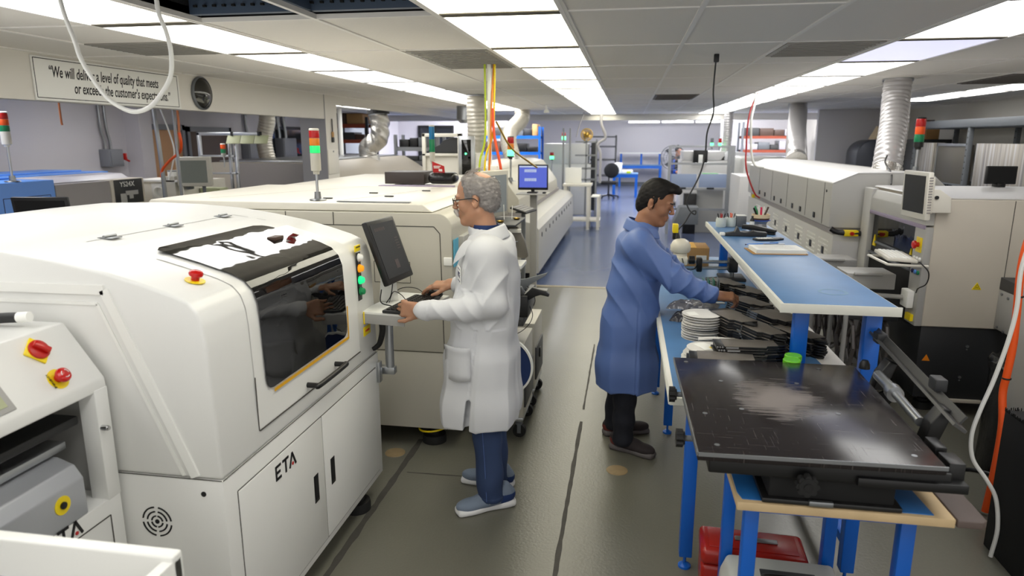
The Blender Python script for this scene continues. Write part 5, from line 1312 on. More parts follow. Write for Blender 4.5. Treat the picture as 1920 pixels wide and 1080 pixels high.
# ------------------------------------------------------------------ right side machines
def flex_duct(name, lb, pts, r, m, cat='duct', rings=True, crinkle=0, seed=0):
    R_ = thing(name, lb, cat, pts[-1]); P = [Vector(p) for p in pts]
    # centre line
    Q = []
    for i in range(len(P)-1):
        p0 = P[max(i-1,0)]; p1 = P[i]; p2 = P[i+1]; p3 = P[min(i+2,len(P)-1)]
        n = max(6, int((p2-p1).length/.011))
        for k in range(n):
            t = k/n; Q.append(.5*((2*p1)+(p2-p0)*t+(2*p0-5*p1+4*p2-p3)*t*t+(3*p1-p0-3*p2+p3)*t*t*t))
    Q.append(P[-1]); n = 28; vs = []; ref = Vector((1,0,0)); r_ = np.random.RandomState(seed)
    A = [(r_.rand()*6.28, r_.randint(1,5), r_.uniform(-1,1)) for _ in range(8)]
    for i, q in enumerate(Q):
        d = (Q[min(i+1,len(Q)-1)]-Q[max(i-1,0)]).normalized(); ref = (ref-d*ref.dot(d)).normalized(); b = d.cross(ref)
        ph = i*.9
        for k in range(n):
            t = 2*PI*k/n; rr = r*(1+(.03 if rings else 0)*math.sin(ph*1.6+t*.0))
            if crinkle: rr *= 1+crinkle*sum(a[2]*math.sin(a[1]*t+a[0]+i*.25*(j%4+1)*.5) for j, a in enumerate(A))/3
            vs.append(q+ref*rr*math.cos(t)+b*rr*math.sin(t))
    fs = [(i*n+k, i*n+(k+1)%n, (i+1)*n+(k+1)%n, (i+1)*n+k) for i in range(len(Q)-1) for k in range(n)]
    mb = MB(); mb._add(vs, fs, 0, True); mb.build('hose', m, R_)
    p, q = P[-1], P[-2]; d = (q-p).normalized(); mb = MB(); mb.cyl(p-d*.10, p, r*1.06, n=28); mb.build('collar', 'foil', R_)
    p, q = P[0], P[1]; d = (q-p).normalized(); mb = MB(); mb.cyl(p, p+d*.02, r*1.08, n=28); mb.build('ceiling_ring', 'aluminium', R_)
    return R_
def oven(name, lb, x0, xs, y0, y1, ztop, zb, m, top='oven_light', flip=1, latches=(), vents=(), xbase=None, nose=True):
    """reflow oven along Y. x0: aisle side; profile grows in direction flip"""
    f = flip; R_ = thing(name, lb, 'machine', (x0+f*.5, (y0+y1)/2, 0))
    X_ = lambda d: x0+f*d
    hood = [(X_(0),zb+.06),(X_(-.005),ztop-.085),(X_(.19),ztop),(X_(.55),ztop+.006),(X_(.765),ztop-.006),(X_(.87),ztop-.10),(X_(.89),zb+.06)]
    mb = MB(); mb.prism(hood, 'y', y0, y1, bev=.006); h = mb.build('hood', m, R_)
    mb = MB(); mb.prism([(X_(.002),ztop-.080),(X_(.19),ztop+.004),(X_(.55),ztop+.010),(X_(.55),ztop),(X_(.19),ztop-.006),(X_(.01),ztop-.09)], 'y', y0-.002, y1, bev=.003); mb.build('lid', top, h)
    xb = X_(-.0) if xbase is None else xbase
    mb = MB(); mb.box(xb, X_(1.0), y0-.03, y1+.1, .13, zb, bev=.006); b = mb.build('base', m, R_)
    mb = MB(); mb.box(X_(.04), X_(.86), y0+.02, y1-.02, zb-.01, zb+.07); mb.build('gasket', 'taupe', R_)
    mb = MB(); mb.box(xb+f*.01, X_(.98), y0-.032, y0-.028, .2, zb-.05); mb.build('end_panel', 'oven_light', b)
    mb = MB(); n = -f
    for k in range(1, 5):
        y = y0+(y1-y0)*k/5; mb.box(X_(-.006), X_(-.004), y-.002, y+.002, zb+.08, ztop-.09)
    mb.box(X_(-.007),X_(-.004),y0+.215,y0+.219,zb+.07,ztop-.09); mb.build('panel_gap', 'seam', h)
    for (y, z) in latches:
        mb = MB(); mb.box(X_(-.010), X_(-.003), y-.028, y+.028, z-.026, z+.026, bev=.003); mb.build('latch', 'black_plastic', h)
    for (y, z) in vents:
        mb = MB()
        for r in range(6):
            if r in (2, 3): cols = (-3, -2, 2, 3)
            else: cols = (-3,-2,-1,0,1,2,3)
            for c in cols: mb.box(xb-f*.002, xb+f*.001, y+c*.045-.017, y+c*.045+.017, z+(2.5-r)*.038-.006, z+(2.5-r)*.038+.006)
        v = mb.build('vent_slots', 'paper', b)
        mb = MB(); mb.box(xb-f*.006, xb, y-.032, y+.032, z-.032, z+.032, bev=.003); mb.build('latch', 'black_plastic', v)
    for x in (xb+f*.1, X_(.9)):
        for y in (y0+.15, (y0+y1)/2, y1-.1): leveling_foot(R_, x, y, .05, .14)
    return R_
ov = oven('reflow_oven', 'long light grey oven with square black latches, behind the workbench on the right', 1.70, 0, 6.15, 10.25, 1.59, 1.07, 'oven_gray',
     latches=[(y, 1.19) for y in (9.86,9.35,8.99,8.43,8.06,7.51,7.17,6.64)], vents=[(y, .905) for y in (9.55,9.0,8.42,7.85,7.28,6.80,6.38)], xbase=1.73)
mb = MB(); mb.box(1.7,1.705,6.2,6.35,1.2,1.4); mb.bm.clear(); mb.cyl((1.692,6.30,1.43),(1.70,6.30,1.43),.012,n=12); mb.build('lock', 'black_plastic', ov)
mb = MB(); mb.cyl((1.98,6.06,1.085),(2.05,6.10,1.10),.02,n=12); mb.tube([(1.70,6.10,1.13),(1.76,6.09,1.10),(1.90,6.08,1.095),(2.3,6.08,1.09)], .022, n=10); mb.build('rubber_cable', 'black_plastic', ov)
def yellow_stop(x, y, z, lb):
    o = thing('emergency_button', lb, 'button', (x,y,z)); mb = MB(); mb.box(x-.055,x+.055,y-.03,y+.03,z,z+.05,bev=.006); mb.build('box', 'yellow', o)
    mb = MB(); mb.cyl((x,y-.03,z+.025),(x,y-.05,z+.025),.016,n=14); mb.build('knob', 'red', o); return o
yellow_stop(1.86,6.09,1.07,'small yellow box with a red button on the near end of the right oven')
yellow_stop(1.76,9.95,1.07,'small yellow box with a red button at the far end of the right oven')
flex_duct('exhaust_duct', 'large ribbed white exhaust duct rising from the near end of the right oven', [(2.56,7.45,2.44),(2.55,7.42,2.25),(2.50,7.25,1.98),(2.42,7.05,1.75),(2.38,6.95,1.595)], .125, 'duct_white')
flex_duct('exhaust_duct', 'ribbed white exhaust duct slanting from the far end of the right oven', [(2.73,12.3,2.44),(2.70,12.1,2.30),(2.52,11.3,2.0),(2.34,10.4,1.72),(2.27,10.05,1.596)], .135, 'duct_white')
mb = MB(); mb.tube([(2.30,6.75,1.72),(2.24,6.60,1.66),(2.16,6.2,1.59),(2.1,6.0,1.51)], .007, n=8); tag(mb.build('power_cable', 'black_plastic', loc=(2.2,6.5,1.6)), 'black cable running down from the collar of the near exhaust duct', 'cable')
stack_light(2.55, 6.75, 1.575, 'signal light with red, orange and green lenses and black cap, on the right oven', h=.28, r=.040, pole=.20, cols=('red_lamp','orange','green_lamp'), body='black_plastic', cap='black_plastic', bodyh=.065)
def right_mounter():
    R_ = thing('pick_and_place_machine', 'beige placement machine with a dark open front, at the right edge behind the shelf', 'machine', (3.0, 5.5, 0))
    mb = MB(); mb.prism([(1.99,.63),(1.99,1.44),(2.03,1.485),(4.4,1.485),(4.4,.63)], 'y', 4.85, 6.10, bev=.008); up = mb.build('upper_housing', 'beige_paint', R_)
    mb = MB(); mb.prism([(2.0,1.487),(4.4,1.487),(4.4,1.497),(2.02,1.497)], 'y', 4.87, 6.08, bev=.002); mb.build('top_plate', 'oven_light', R_)
    mb = MB(); mb.box(2.00,4.4,4.87,6.08,.12,.628,bev=.006); lo = mb.build('lower_housing', 'charcoal_dark', R_)
    # front frame on the aisle side
    mb = MB(); mb.box(1.945,1.992,4.85,5.03,.63,1.30,bev=.006); cp = mb.build('control_column', 'gray_paint', R_)
    mb = MB(); mb.box(1.935,1.992,5.92,6.10,.55,1.48,bev=.008); mb.build('far_column', 'oven_gray', R_)
    mb = MB(); mb.prism([(1.94,1.31),(1.94,1.41),(1.97,1.47),(2.0,1.47),(2.0,1.31)], 'y', 4.86, 5.95, bev=.006); mb.build('front_fascia', 'oven_gray', R_)
    mb = MB(); mb.box(1.937,1.95,4.87,5.93,1.285,1.312,bev=.002); mb.build('lilac_strip', 'lilac', R_)
    mb = MB(); mb.box(1.975,1.985,5.03,5.92,.98,1.29); w = mb.build('front_window', 'glass_tint', R_)
    mb = MB(); mb.box(1.97,1.99,5.03,5.92,.60,.98); mb.build('opening', 'black_matte', R_)
    mb = MB(); mb.box(1.95,1.975,5.04,5.90,.97,.985,bev=.002); mb.box(1.955,1.975,5.1,5.8,1.06,1.075,bev=.003); mb.build('rail', 'steel_gray', R_)
    for y in (5.12,5.85):
        mb = MB(); mb.prism([(y-.03,1.03),(y+.03,1.03),(y,1.12)], 'x', 1.968, 1.975); mb.build('warning_triangle', 'yellow', w)
    fm = lambda y, z: facing((1.944, y, z), (0,-1,0), (0,0,1))
    estop(R_, fm(4.93,1.175), s=1.25, writing=False)
    mb = MB(); mb.box(1.941,1.945,4.885,4.975,1.125,1.225,bev=.001); mb.build('yellow_plate', 'yellow', R_)
    for i, z in enumerate((1.08,.99)):
        for j in range(3):
            mb = MB(fm(4.885+j*.045, z)); mb.lathe([(.014,0),(.014,.008),(.010,.011),(0,.011)], n=16); mb.build('push_button', ('paper' if i == 0 else ('green_lamp','machine_blue','navy_text')[j]), cp)
    mb = MB(fm(4.93,.82)); mb.lathe([(.022,0),(.022,.02),(0,.022)], n=18); mb.build('rotary_switch', 'black_plastic', cp)
    mb = MB(); mb.box(1.925,1.945,4.88,4.97,.655,.70); mb.build('yellow_label', 'yellow', cp); 
    mb = MB(); mb.box(1.90,1.945,4.90,5.02,.74,.86,bev=.008); mb.build('side_pocket', 'paper', R_)
    y = 4.8495
    mb = MB(); lineY(mb, y, (2.45,1.48), (2.45,.64), .004, .0015); mb.build('panel_gap', 'seam', up)
    mb = MB(); mb.prism([(2.265,.895),(2.325,.895),(2.295,.945)], 'y', 4.8475, 4.85); tr = mb.build('warning_triangle', 'yellow', up)
    mb = MB(); mb.tube([(2.276,4.8465,.902),(2.295,4.8465,.933),(2.314,4.8465,.902)], .0015, n=4, sm=1, closed=True); mb.tube([(2.286,4.8465,.908),(2.292,4.8465,.914),(2.298,4.8465,.908),(2.304,4.8465,.914)], .0015, n=4, sm=1); mb.build('mark', 'black_text', tr)
    for (x, z) in ((2.30,.50),(2.28,.28)):
        mb = MB(); mb.cyl((x,4.868,z),(x,4.862,z),.010,n=12); mb.cyl((x,4.868,z-.022),(x,4.864,z-.022),.006,n=10); mb.build('key_lock', 'steel', lo)
    mb = MB(); mb.box(2.17,2.43,4.85,4.88,.10,.122,bev=.003); mb.build('foot_bar', 'beige_paint', lo)
    mb = MB(); mb.prism([(2.03,.385),(2.08,.385),(2.055,.43)], 'y', 4.867, 4.871); mb.build('warning_triangle', 'amber', lo)
    for x in (2.12,4.2):
        for yy in (5.0,5.95): leveling_foot(R_, x, yy, .06, .13)
    # side feeder housing toward the viewpoint
    mb = MB(); mb.box(2.43,2.95,4.25,4.848,.64,.905,bev=.006); fh = mb.build('feeder_housing', 'gray_paint', R_)
    mb = MB(); mb.prism([(4.25,.905),(4.848,.905),(4.848,.985),(4.25,.955)], 'x', 2.43, 2.95, bev=.004); mb.build('dark_cover', 'dark_gray', fh)
    for yy, z in ((4.80,.66),(4.72,.65),(4.80,.88),(4.72,.87),(4.5,.66)):
        mb = MB(); mb.cyl((2.43,yy,z),(2.422,yy,z),.009,n=12); mb.build('bolt', 'steel', fh)
    # dark glass hatch on the roof
    mb = MB(); mb.prism([(2.75,4.95),(3.3,4.93),(3.6,5.6),(2.9,5.5)], 'z', 1.4975, 1.500); mb.build('roof_window', 'foil', R_)
right_mounter()
def right_monitor():
    o = thing('monitor', 'white-framed monitor with a dark screen on the beige machine at the right', 'monitor', (1.9,4.9,1.5))
    A = facing((1.865,4.91,1.510), (-.10,-.99,0), (0,0,1)); A = facing((1.865,4.91,1.512), (.06,-1,0), (-.03,0,1))
    mb = MB(A); mb.box(-.175,.175,-.155,.15,-.035,0,bev=.008); mb.box(-.14,.14,-.12,.12,-.065,-.03,bev=.012); mb.build('housing', 'cream_top', o)
    mb = MB(A); mb.box(-.145,.145,-.115,.125,0,.002); mb.build('screen', 'screen_off', o)
    mb = MB(A)
    for k in range(14): mb.box(.176,.1785,-.11+k*.017,-.103+k*.017,-.03,-.008)
    mb.build('vent_slots', 'taupe', o)
    mb = MB(); mb.prism([(1.92,1.40),(2.06,1.40),(2.05,1.50),(1.98,1.55),(1.92,1.55)], 'y', 4.80, 4.855, bev=.006); mb.cyl((1.96,4.80,1.50),(1.96,4.79,1.50),.012,n=12,m=1); mb.build('arm', ['cream_top','black_plastic'], o)
    k = thing('keyboard', 'cream keyboard on a wire tray jutting from the beige machine', 'keyboard', (1.8,4.95,1.09))
    A = Matrix.Translation((1.80,4.92,1.085)) @ Rx(-6,'Z') @ Rx(3,'Y')
    mb = MB(A); mb.box(-.09,.09,-.19,.19,0,.022,bev=.006); mb.build('body', 'cream_top', k)
    mb = MB(A)
    for i in range(5):
        for j in range(14): mb.box(-.072+i*.026,-.052+i*.026,-.175+j*.025,-.155+j*.025,.022,.028,bev=.002,seg=1)
    mb.build('keys', 'paper', k)
    mb = MB(); mb.tube([(1.94,4.74,1.06),(1.72,4.74,1.065),(1.69,4.78,1.07),(1.69,5.06,1.07),(1.72,5.11,1.065),(1.94,5.11,1.06)], .009, n=8, sm=4); mb.build('wire_tray', 'cream_top', k)
    mb = MB(); mb.tube([(1.88,4.73,1.09),(1.93,4.70,1.03),(1.935,4.72,.95),(1.92,4.80,.90),(1.935,4.86,.86)], .004, n=6); mb.build('cord', 'black_plastic', k)
    b = thing('monitor', 'small black monitor standing on the roof of the beige machine at far right', 'monitor', (3.3,6.0,1.5))
    mb = MB(); mb.box(2.72,2.96,5.90,5.93,1.515,1.665,bev=.006); mb.bm.clear(); mb.box(2.78,3.0,5.98,6.01,1.52,1.66,bev=.006); mb.box(2.86,2.92,5.96,6.05,1.498,1.53,bev=.003); mb.build('housing', 'black_plastic', b)
    mb = MB(); mb.box(2.79,2.99,5.977,5.98,1.53,1.65); mb.build('screen', 'screen_off', b)
right_monitor()
def loop_cart(y, x0, lb):
    R_ = thing('reel_cart', lb, 'cart', (x0, y, 0))
    mb = MB(); mb.tube([(x0+.36,y,.80),(x0+.05,y,.81),(x0,y,.79),(x0-.01,y,.72),(x0-.01,y,.12)], .016, n=10, sm=6); mb.build('loop_handle', 'gray_paint', R_)
    mb = MB(); mb.tube([(x0+.36,y+.34,.80),(x0+.05,y+.34,.81),(x0,y+.34,.79),(x0-.01,y+.34,.72),(x0-.01,y+.34,.12)], .016, n=10, sm=6); mb.box(x0-.02,x0+.36,y-.01,y+.35,.13,.16,bev=.004); mb.build('frame', 'gray_paint', R_)
    for k in range(4):
        mb = MB(); xx = x0+.05+k*.075; c = (xx, y+.17, .44)
        ring = [(xx, y+.17+.20*math.cos(t), .42+.22*math.sin(t)) for t in [PI/4+PI/4*k2 for k2 in range(8)]]
        for i in range(8):
            a = Vector(ring[i]); b = Vector(ring[(i+1)%8]); mb.tube([a,b], .014, n=6, sm=1)
            mb.tube([a, Vector(c)], .010, n=6, sm=1) if i % 2 == 0 else None
        mb.cyl((xx-.004,y+.17,.42),(xx+.004,y+.17,.42),.07,n=18); mb.build('reel_wheel', 'smoke_plastic', R_)
    mb = MB(); mb.box(x0+.01,x0+.34,y+.02,y+.32,.62,.66,bev=.004); mb.build('shelf', 'charcoal', R_)
    mb = MB(); mb.box(x0-.02,x0+.30,y+.04,y+.30,.84,.95,bev=.006); mb.cyl((x0+.02,y+.02,.95),(x0+.20,y+.02,.95),.012,n=10); mb.build('feeder_block', 'gray_paint', R_)
    for xx in (x0+.03,x0+.32):
        for yy in (y+.03,y+.31): mb = MB(); mb.cyl((xx,yy-.015,.05),(xx,yy+.015,.05),.05,n=16); mb.box(xx-.015,xx+.015,yy-.02,yy+.02,.06,.13); mb.build('caster', 'rubber', R_)
loop_cart(5.55, 1.48, 'far reel cart with a grey loop handle, between the shelf and the beige machine')
loop_cart(4.98, 1.56, 'near reel cart with a grey loop handle and brown spoked reels under the keyboard tray')
def trash():
    mb = MB(); r = np.random.RandomState(3); n = 40; prof = []
    rows = []
    for i, z in enumerate((0,.02,.3,.58,.64,.66,.645)):
        s = (1.0,1.02,1.0,.98,1.03,.98,.85)[i]; rows.append([(2.33+s*.25*(abs(math.cos(t))**.5)*np.sign(math.cos(t))*(1+.02*r.randn()), 4.06+s*.15*(abs(math.sin(t))**.5)*np.sign(math.sin(t))*(1+.02*r.randn()), z+.012*r.randn()*(i>2)+.0) for t in [2*PI*k/n for k in range(n)]])
    rows = [[(x,y,max(0,z)) for x,y,z in rw]+[(rw[0][0],rw[0][1],max(0,rw[0][2]))] for rw in rows]; mb.sheet(rows)
    mb._add([p for p in rows[-1][:-1]], [tuple(range(n))]); tag(mb.build('trash_bag', 'bag_black', loc=(2.33,4.06,0)), 'black bag-lined bin standing in front of the beige machine', 'bin')
trash()
def near_right():
    R_ = thing('gray_cabinet', 'tall grey machine cabinet cut off by the right edge of the photo', 'machine', (2.3,3.4,0))
    mb = MB(); mb.box(2.02,2.9,3.30,3.82,.32,1.27,bev=.008); mb.build('upper_body', 'gray_paint', R_)
    mb = MB(); mb.box(2.02,2.9,3.30,3.82,.14,.315,bev=.006); mb.build('lower_body', 'cream_paint', R_)
    mb = MB(); mb.box(2.06,2.85,3.34,3.78,0,.15); mb.build('plinth', 'black_matte', R_)
    mb = MB(); mb.box(2.017,2.02,3.6,3.68,.20,.25); mb.build('label', 'paper', R_)
    o = thing('black_box', 'tall black box with a frayed top edge, at the right edge of the photo', 'box', (1.86,3.05,0))
    mb = MB(); mb.box(1.715,2.005,2.9,3.22,0,.675,bev=.004); b = mb.build('box', 'black_matte', o)
    mb = MB(); r = random.Random(4)
    for k in range(240):
        x = r.uniform(1.715,2.0); y = r.choice([2.9,3.22]) if r.random() < .5 else r.uniform(2.9,3.22); x = x if y in (2.9,3.22) else 1.715
        mb.box(x-.0012,x+.0012,y-.0012,y+.0012,.67,.675+r.random()*.014)
    mb.build('bristles', 'black_matte', b)['kind'] = 'stuff'
near_right()
mb = MB(); mb.tube([(1.93,3.6,2.44),(1.935,3.6,2.0),(1.93,3.6,1.65),(1.888,3.6,1.31),(1.898,3.6,1.05),(1.906,3.6,.88),(1.90,3.6,.72),(1.895,3.6,.62),(1.89,3.55,.45),(1.86,3.5,.2),(1.85,3.5,.02)], .018, n=12)
o = mb.build('air_hose', 'orange', loc=(1.9,3.6,1.3)); tag(o, 'thick orange air hose hanging at the right edge of the photo', 'hose')
for z in (1.12,.70): mb = MB(); mb.lathe([(.020,-.004),(.0215,0),(.020,.004)], (1.897+.004*(z<1),3.6,z), n=14); mb.build('cable_tie', 'black_plastic', o)
mb = MB(); mb.tube([(1.75,3.2,2.44),(1.73,3.2,1.9),(1.70,3.2,1.5),(1.678,3.2,1.32),(1.685,3.2,1.15),(1.672,3.2,1.0),(1.64,3.2,.82),(1.60,3.19,.68),(1.575,3.18,.56),(1.59,3.17,.45),(1.65,3.15,.36),(1.69,3.13,.28),(1.70,3.1,.15),(1.69,3.1,.01)], .009, n=10)
tag(mb.build('white_cable', 'cable_white', loc=(1.68,3.2,1.3)), 'thick white cable drooping in front of the orange hose', 'cable')
mb = MB(); mb.tube([(1.30,3.9,.012),(1.5,4.0,.012),(1.75,3.9,.012),(2.0,4.0,.012),(2.2,3.86,.012)], .010, n=8); tag(mb.build('floor_cable', 'black_plastic', loc=(1.6,3.9,0)), 'black cable lying on the floor behind the hinged bar', 'cable')
# shelving and panels along the right wall
def rack_shelves():
    R_ = thing('storage_rack', 'grey slotted-steel rack with a deep top beam along the right wall', 'rack', (5.0,11,0))
    for y in (9.0,10.75,12.6):
        for x in (4.72,5.32):
            mb = MB(); mb.box(x-.03,x+.03,y-.03,y+.03,0,2.14,bev=.003)
            for k in range(24): mb.cyl((x-.033,y,.1+k*.085),(x-.029,y,.1+k*.085),.010,n=8,m=1)
            mb.build('post', ['steel_gray','black_matte'], R_)
    mb = MB(); mb.box(4.68,4.71,8.95,12.65,2.03,2.14,bev=.003); mb.build('beam', 'steel_gray', R_); mb = MB(); mb.box(5.33,5.36,8.95,12.65,2.03,2.14,bev=.003); mb.build('beam', 'steel_gray', R_)
    mb = MB(); mb.box(4.71,5.33,8.97,12.63,2.02,2.035); mb.build('shelf', 'steel_gray', R_)
    mb = MB(); mb.box(4.71,5.33,8.97,12.63,1.2,1.215); mb.build('lower_shelf', 'steel_gray', R_)
rack_shelves()
def striped():
    m = bpy.data.materials.new('striped_foil'); m.use_nodes = True; nt = m.node_tree; b = nt.nodes['Principled BSDF']; L = nt.links
    tc = nt.nodes.new('ShaderNodeTexCoord'); mp = nt.nodes.new('ShaderNodeMapping'); mp.inputs['Scale'].default_value = (16,16,.4); L.new(tc.outputs['Object'], mp.inputs[0])
    n = nt.nodes.new('ShaderNodeTexNoise'); n.inputs['Scale'].default_value = 1; n.inputs['Detail'].default_value = 3; L.new(mp.outputs[0], n.inputs['Vector'])
    r = nt.nodes.new('ShaderNodeValToRGB'); e = r.color_ramp.elements; e[0].position = .35; e[0].color = lin((.55,.54,.55))+(1,); e[1].position = .65; e[1].color = lin((.80,.80,.81))+(1,); q = e.new(.5); q.color = lin((.70,.67,.62))+(1,)
    L.new(n.outputs['Fac'], r.inputs[0]); L.new(r.outputs[0], b.inputs['Base Color']); b.inputs['Roughness'].default_value = .5; MATS['striped_foil'] = m
striped()
def stencils(y0, y1, n, lb):
    for k in range(n):
        x = 4.76+k*.03; mb = MB(); mb.box(x,x+.018,y0,y1,1.216,1.805,bev=.002)
        tag(mb.build('striped_panel', 'striped_foil', loc=(x,(y0+y1)/2,1.216)), '%s striped panel from the aisle in the %s' % (ORD[k], lb), 'panel', 'striped panels in the '+lb)
stencils(9.05, 10.62, 6, 'wide pile, right end of rack')
stencils(12.0, 12.55, 6, 'narrow pile, left end of rack')
mb = MB(); mb.box(4.80,4.84,10.85,11.95,1.216,1.78,bev=.003); o = mb.build('board', 'taupe_dark', loc=(4.8,11.4,1.216)); tag(o, 'dark framed board leaning in the middle of the right rack', 'board')
mb = MB(); mb.box(4.79,4.80,10.83,10.87,1.216,1.80); mb.box(4.79,4.80,11.93,11.97,1.216,1.80); mb.box(4.79,4.80,10.83,11.97,1.76,1.80); mb.build('edge', 'aluminium', o)
for k in range(4): mb = MB(); mb.box(4.9,5.1,12.70+k*.08,12.75+k*.08,1.86,2.12+.02*k,rot=None,bev=.002); tag(mb.build('brown_board', 'wood_brown' if k%2 else 'cardboard', loc=(5,12.7+k*.08,1.86)), '%s of the upright brown boards beside the right rack, counted from the near side' % ORD[k].capitalize(), 'board', 'brown boards beside the right rack')
mb = MB(); mb.box(4.75,5.3,12.68,13.1,0,1.86,bev=.004); tag(mb.build('side_cabinet', 'dark_gray', loc=(5,12.9,0)), 'dark cabinet carrying the upright brown boards', 'cabinet')
o = thing('dome_cabinet', 'dark curved-top machine hood against the white partition', 'machine', (4.6,14.2,0))
prof = [(4.22,0),(4.22,1.58)]+[(4.52-.30*math.cos(t), 1.58+.27*math.sin(t)) for t in [PI/2*k/6 for k in range(1,7)]]+[(5.15,1.85),(5.15,0)]
mb = MB(); mb.prism(prof, 'y', 13.95, 14.6, bev=.02); mb.build('shell', 'dome_gray', o); mb = MB(); mb.box(4.55,4.58,13.93,13.95,.5,1.83); mb.build('pole', 'steel', o); mb = MB(); mb.box(4.66,5.1,13.93,13.95,.6,1.72,bev=.004); mb.build('door', 'charcoal', o)
mb = MB(); mb.prism([(4.5,1.86),(4.75,1.86),(4.7,2.08),(4.62,2.1)], 'y', 14.0, 14.3, bev=.004); tag(mb.build('cardboard_box', 'door_tan_light', loc=(4.6,14.1,1.86)), 'tan wedge-shaped carton on top of the dark curved machine hood', 'box')
# hanging black cord over the bench
mb = MB(); mb.tube([(.57,5.1,2.40),(.565,5.1,2.2),(.575,5.1,2.05),(.54,5.1,1.91),(.535,5.1,1.75),(.50,5.1,1.60),(.43,5.1,1.44),(.445,5.1,1.37),(.485,5.08,1.335),(.49,5.08,1.36),(.46,5.08,1.35),(.42,5.08,1.28),(.37,5.07,1.215),(.36,5.05,1.16)], .0055, n=8)
o = mb.build('ceiling_cord', 'charcoal', loc=(.57,5.1,2.4)); tag(o, 'thin black cord hanging from the ceiling to the microscope', 'cord')
mb = MB(); mb.box(.555,.59,5.085,5.115,2.385,2.44,bev=.005); mb.build('plug', 'black_plastic', o)

def screen_mat():
    m = bpy.data.materials.new('screen_blue'); m.use_nodes = True; nt = m.node_tree; b = nt.nodes['Principled BSDF']
    b.inputs['Base Color'].default_value = lin((.2,.25,.6))+(1,); b.inputs['Emission Color'].default_value = lin((.36,.42,.80))+(1,); b.inputs['Emission Strength'].default_value = .75; b.inputs['Roughness'].default_value = .3; MATS['screen_blue'] = m
screen_mat()
# ------------------------------------------------------------------ left bay, middle and far background
def simple(name, m, lb, cat, *boxes, bev=.004, grp=None):
    b0 = boxes[0]; mb = MB()
    for b in boxes: mb.box(*b, bev=bev)
    return tag(mb.build(name, m, loc=((b0[0]+b0[1])/2, (b0[2]+b0[3])/2, b0[4])), lb, cat, grp)
def parts(root, *ps):
    for nm, m, *bx in ps:
        mb = MB()
        for b in bx: mb.box(*b, bev=.004)
        mb.build(nm, m, root)
    return root
# sign and convex mirror on the header
sg = thing('lettered_sign', 'long framed white sign with a two-line quality slogan on the header wall', 'sign', (-3.975,4.95,2.28))
mb = MB(); mb.box(-3.979,-3.965,4.19,5.74,2.128,2.420,bev=.003); mb.build('board', 'paper', sg)
mb = MB(); ringX(mb, -3.965, [(4.20,2.145),(4.20,2.405),(5.71,2.405),(5.71,2.145)], .005, .001); mb.build('border', 'black_text', sg)
Ms = facing((-3.9645,4.97,2.325), (0,1,0), (0,0,1))
text('\u201cWe will deliver a level of quality that meets', .108, facing((-3.9645,4.885,2.322), (0,1,0), (0,0,1)), 'lettering', 'black_text', sg, bold=.0013, shear=.22, sx=.585, ext=.0006)
text('or exceeds the customer\u2019s expectations.\u201d', .108, facing((-3.9645,5.06,2.222), (0,1,0), (0,0,1)), 'lettering', 'black_text', sg, bold=.0013, shear=.22, sx=.585, ext=.0006)
mr = thing('convex_mirror', 'round dark convex mirror on the header wall right of the sign', 'mirror', (-3.97,6.06,2.29))
mb = MB(); mb.lathe([(.150,0),(.152,.02),(.140,.03),(.138,.02)], (-3.98,6.07,2.285), 'x', 32); mb.build('rim', 'steel_gray', mr)
mb = MB(); mb.lathe([(.141,.018),(.12,.036),(.09,.050),(.05,.060),(0,.064)], (-3.98,6.07,2.285), 'x', 32); mb.build('mirror', 'mirror_dark', mr)
ps = thing('posted_notice', 'tall pinned paper notice on the column at the end of the header', 'notice', (-3.96,8.9,1.5))
mb = MB(); mb.box(-3.968,-3.962,8.76,9.10,1.40,1.73,bev=.001); mb.build('sheet', 'cream_top', ps); mb = MB(); mb.cyl((-3.962,8.93,1.70),(-3.955,8.93,1.70),.012,n=10); mb.build('pin', 'steel', ps)
br = thing('hanging_brush', 'wooden-handled brush hanging on the column above the notice', 'brush', (-3.95,8.93,2.0))
mb = MB(); mb.tube([(-3.955,8.92,2.13),(-3.955,8.925,1.95)], .008, n=8, sm=1); mb.build('handle', 'black_plastic', br); mb = MB(); mb.box(-3.965,-3.945,8.90,8.95,1.89,1.96,bev=.005); mb.build('ferrule', 'cardboard', br); mb = MB(); mb.box(-3.967,-3.943,8.90,8.955,1.82,1.89,bev=.008); mb.build('bristles', 'charcoal', br)
# hanging white cable loop from the open tiles
mb = MB(); mb.tube([(-1.96,2.2,2.60),(-1.935,2.2,2.33),(-1.90,2.2,2.20),(-1.885,2.2,2.14),(-1.84,2.2,2.06),(-1.79,2.2,2.0),(-1.715,2.2,1.963),(-1.65,2.2,1.972),(-1.60,2.2,2.01),(-1.55,2.2,2.075),(-1.538,2.2,2.15),(-1.548,2.2,2.22),(-1.57,2.2,2.29),(-1.58,2.22,2.40),(-1.60,2.3,2.55)], .0075, n=10)
tag(mb.build('cable_loop', 'cable_white', loc=(-1.7,2.2,2.3)), 'white cable hanging in a loop from the open ceiling tiles, in front of the sign', 'cable')
for k, (pts, lb) in enumerate((([(-1.60,2.3,2.47),(-1.55,2.5,2.455),(-1.40,2.75,2.452),(-1.28,2.95,2.50),(-1.2,3.05,2.56)], 'white cable end trailing right across the open ceiling tiles'),
                  ([(-1.50,2.6,2.58),(-1.42,2.66,2.50),(-1.36,2.72,2.475),(-1.30,2.72,2.50),(-1.27,2.70,2.58)], 'short white cable curl just inside the open ceiling tiles'))):
    mb = MB(); mb.tube(pts, .007, n=8); tag(mb.build('ceiling_cable', 'cable_white', loc=pts[0]), lb, 'cable')
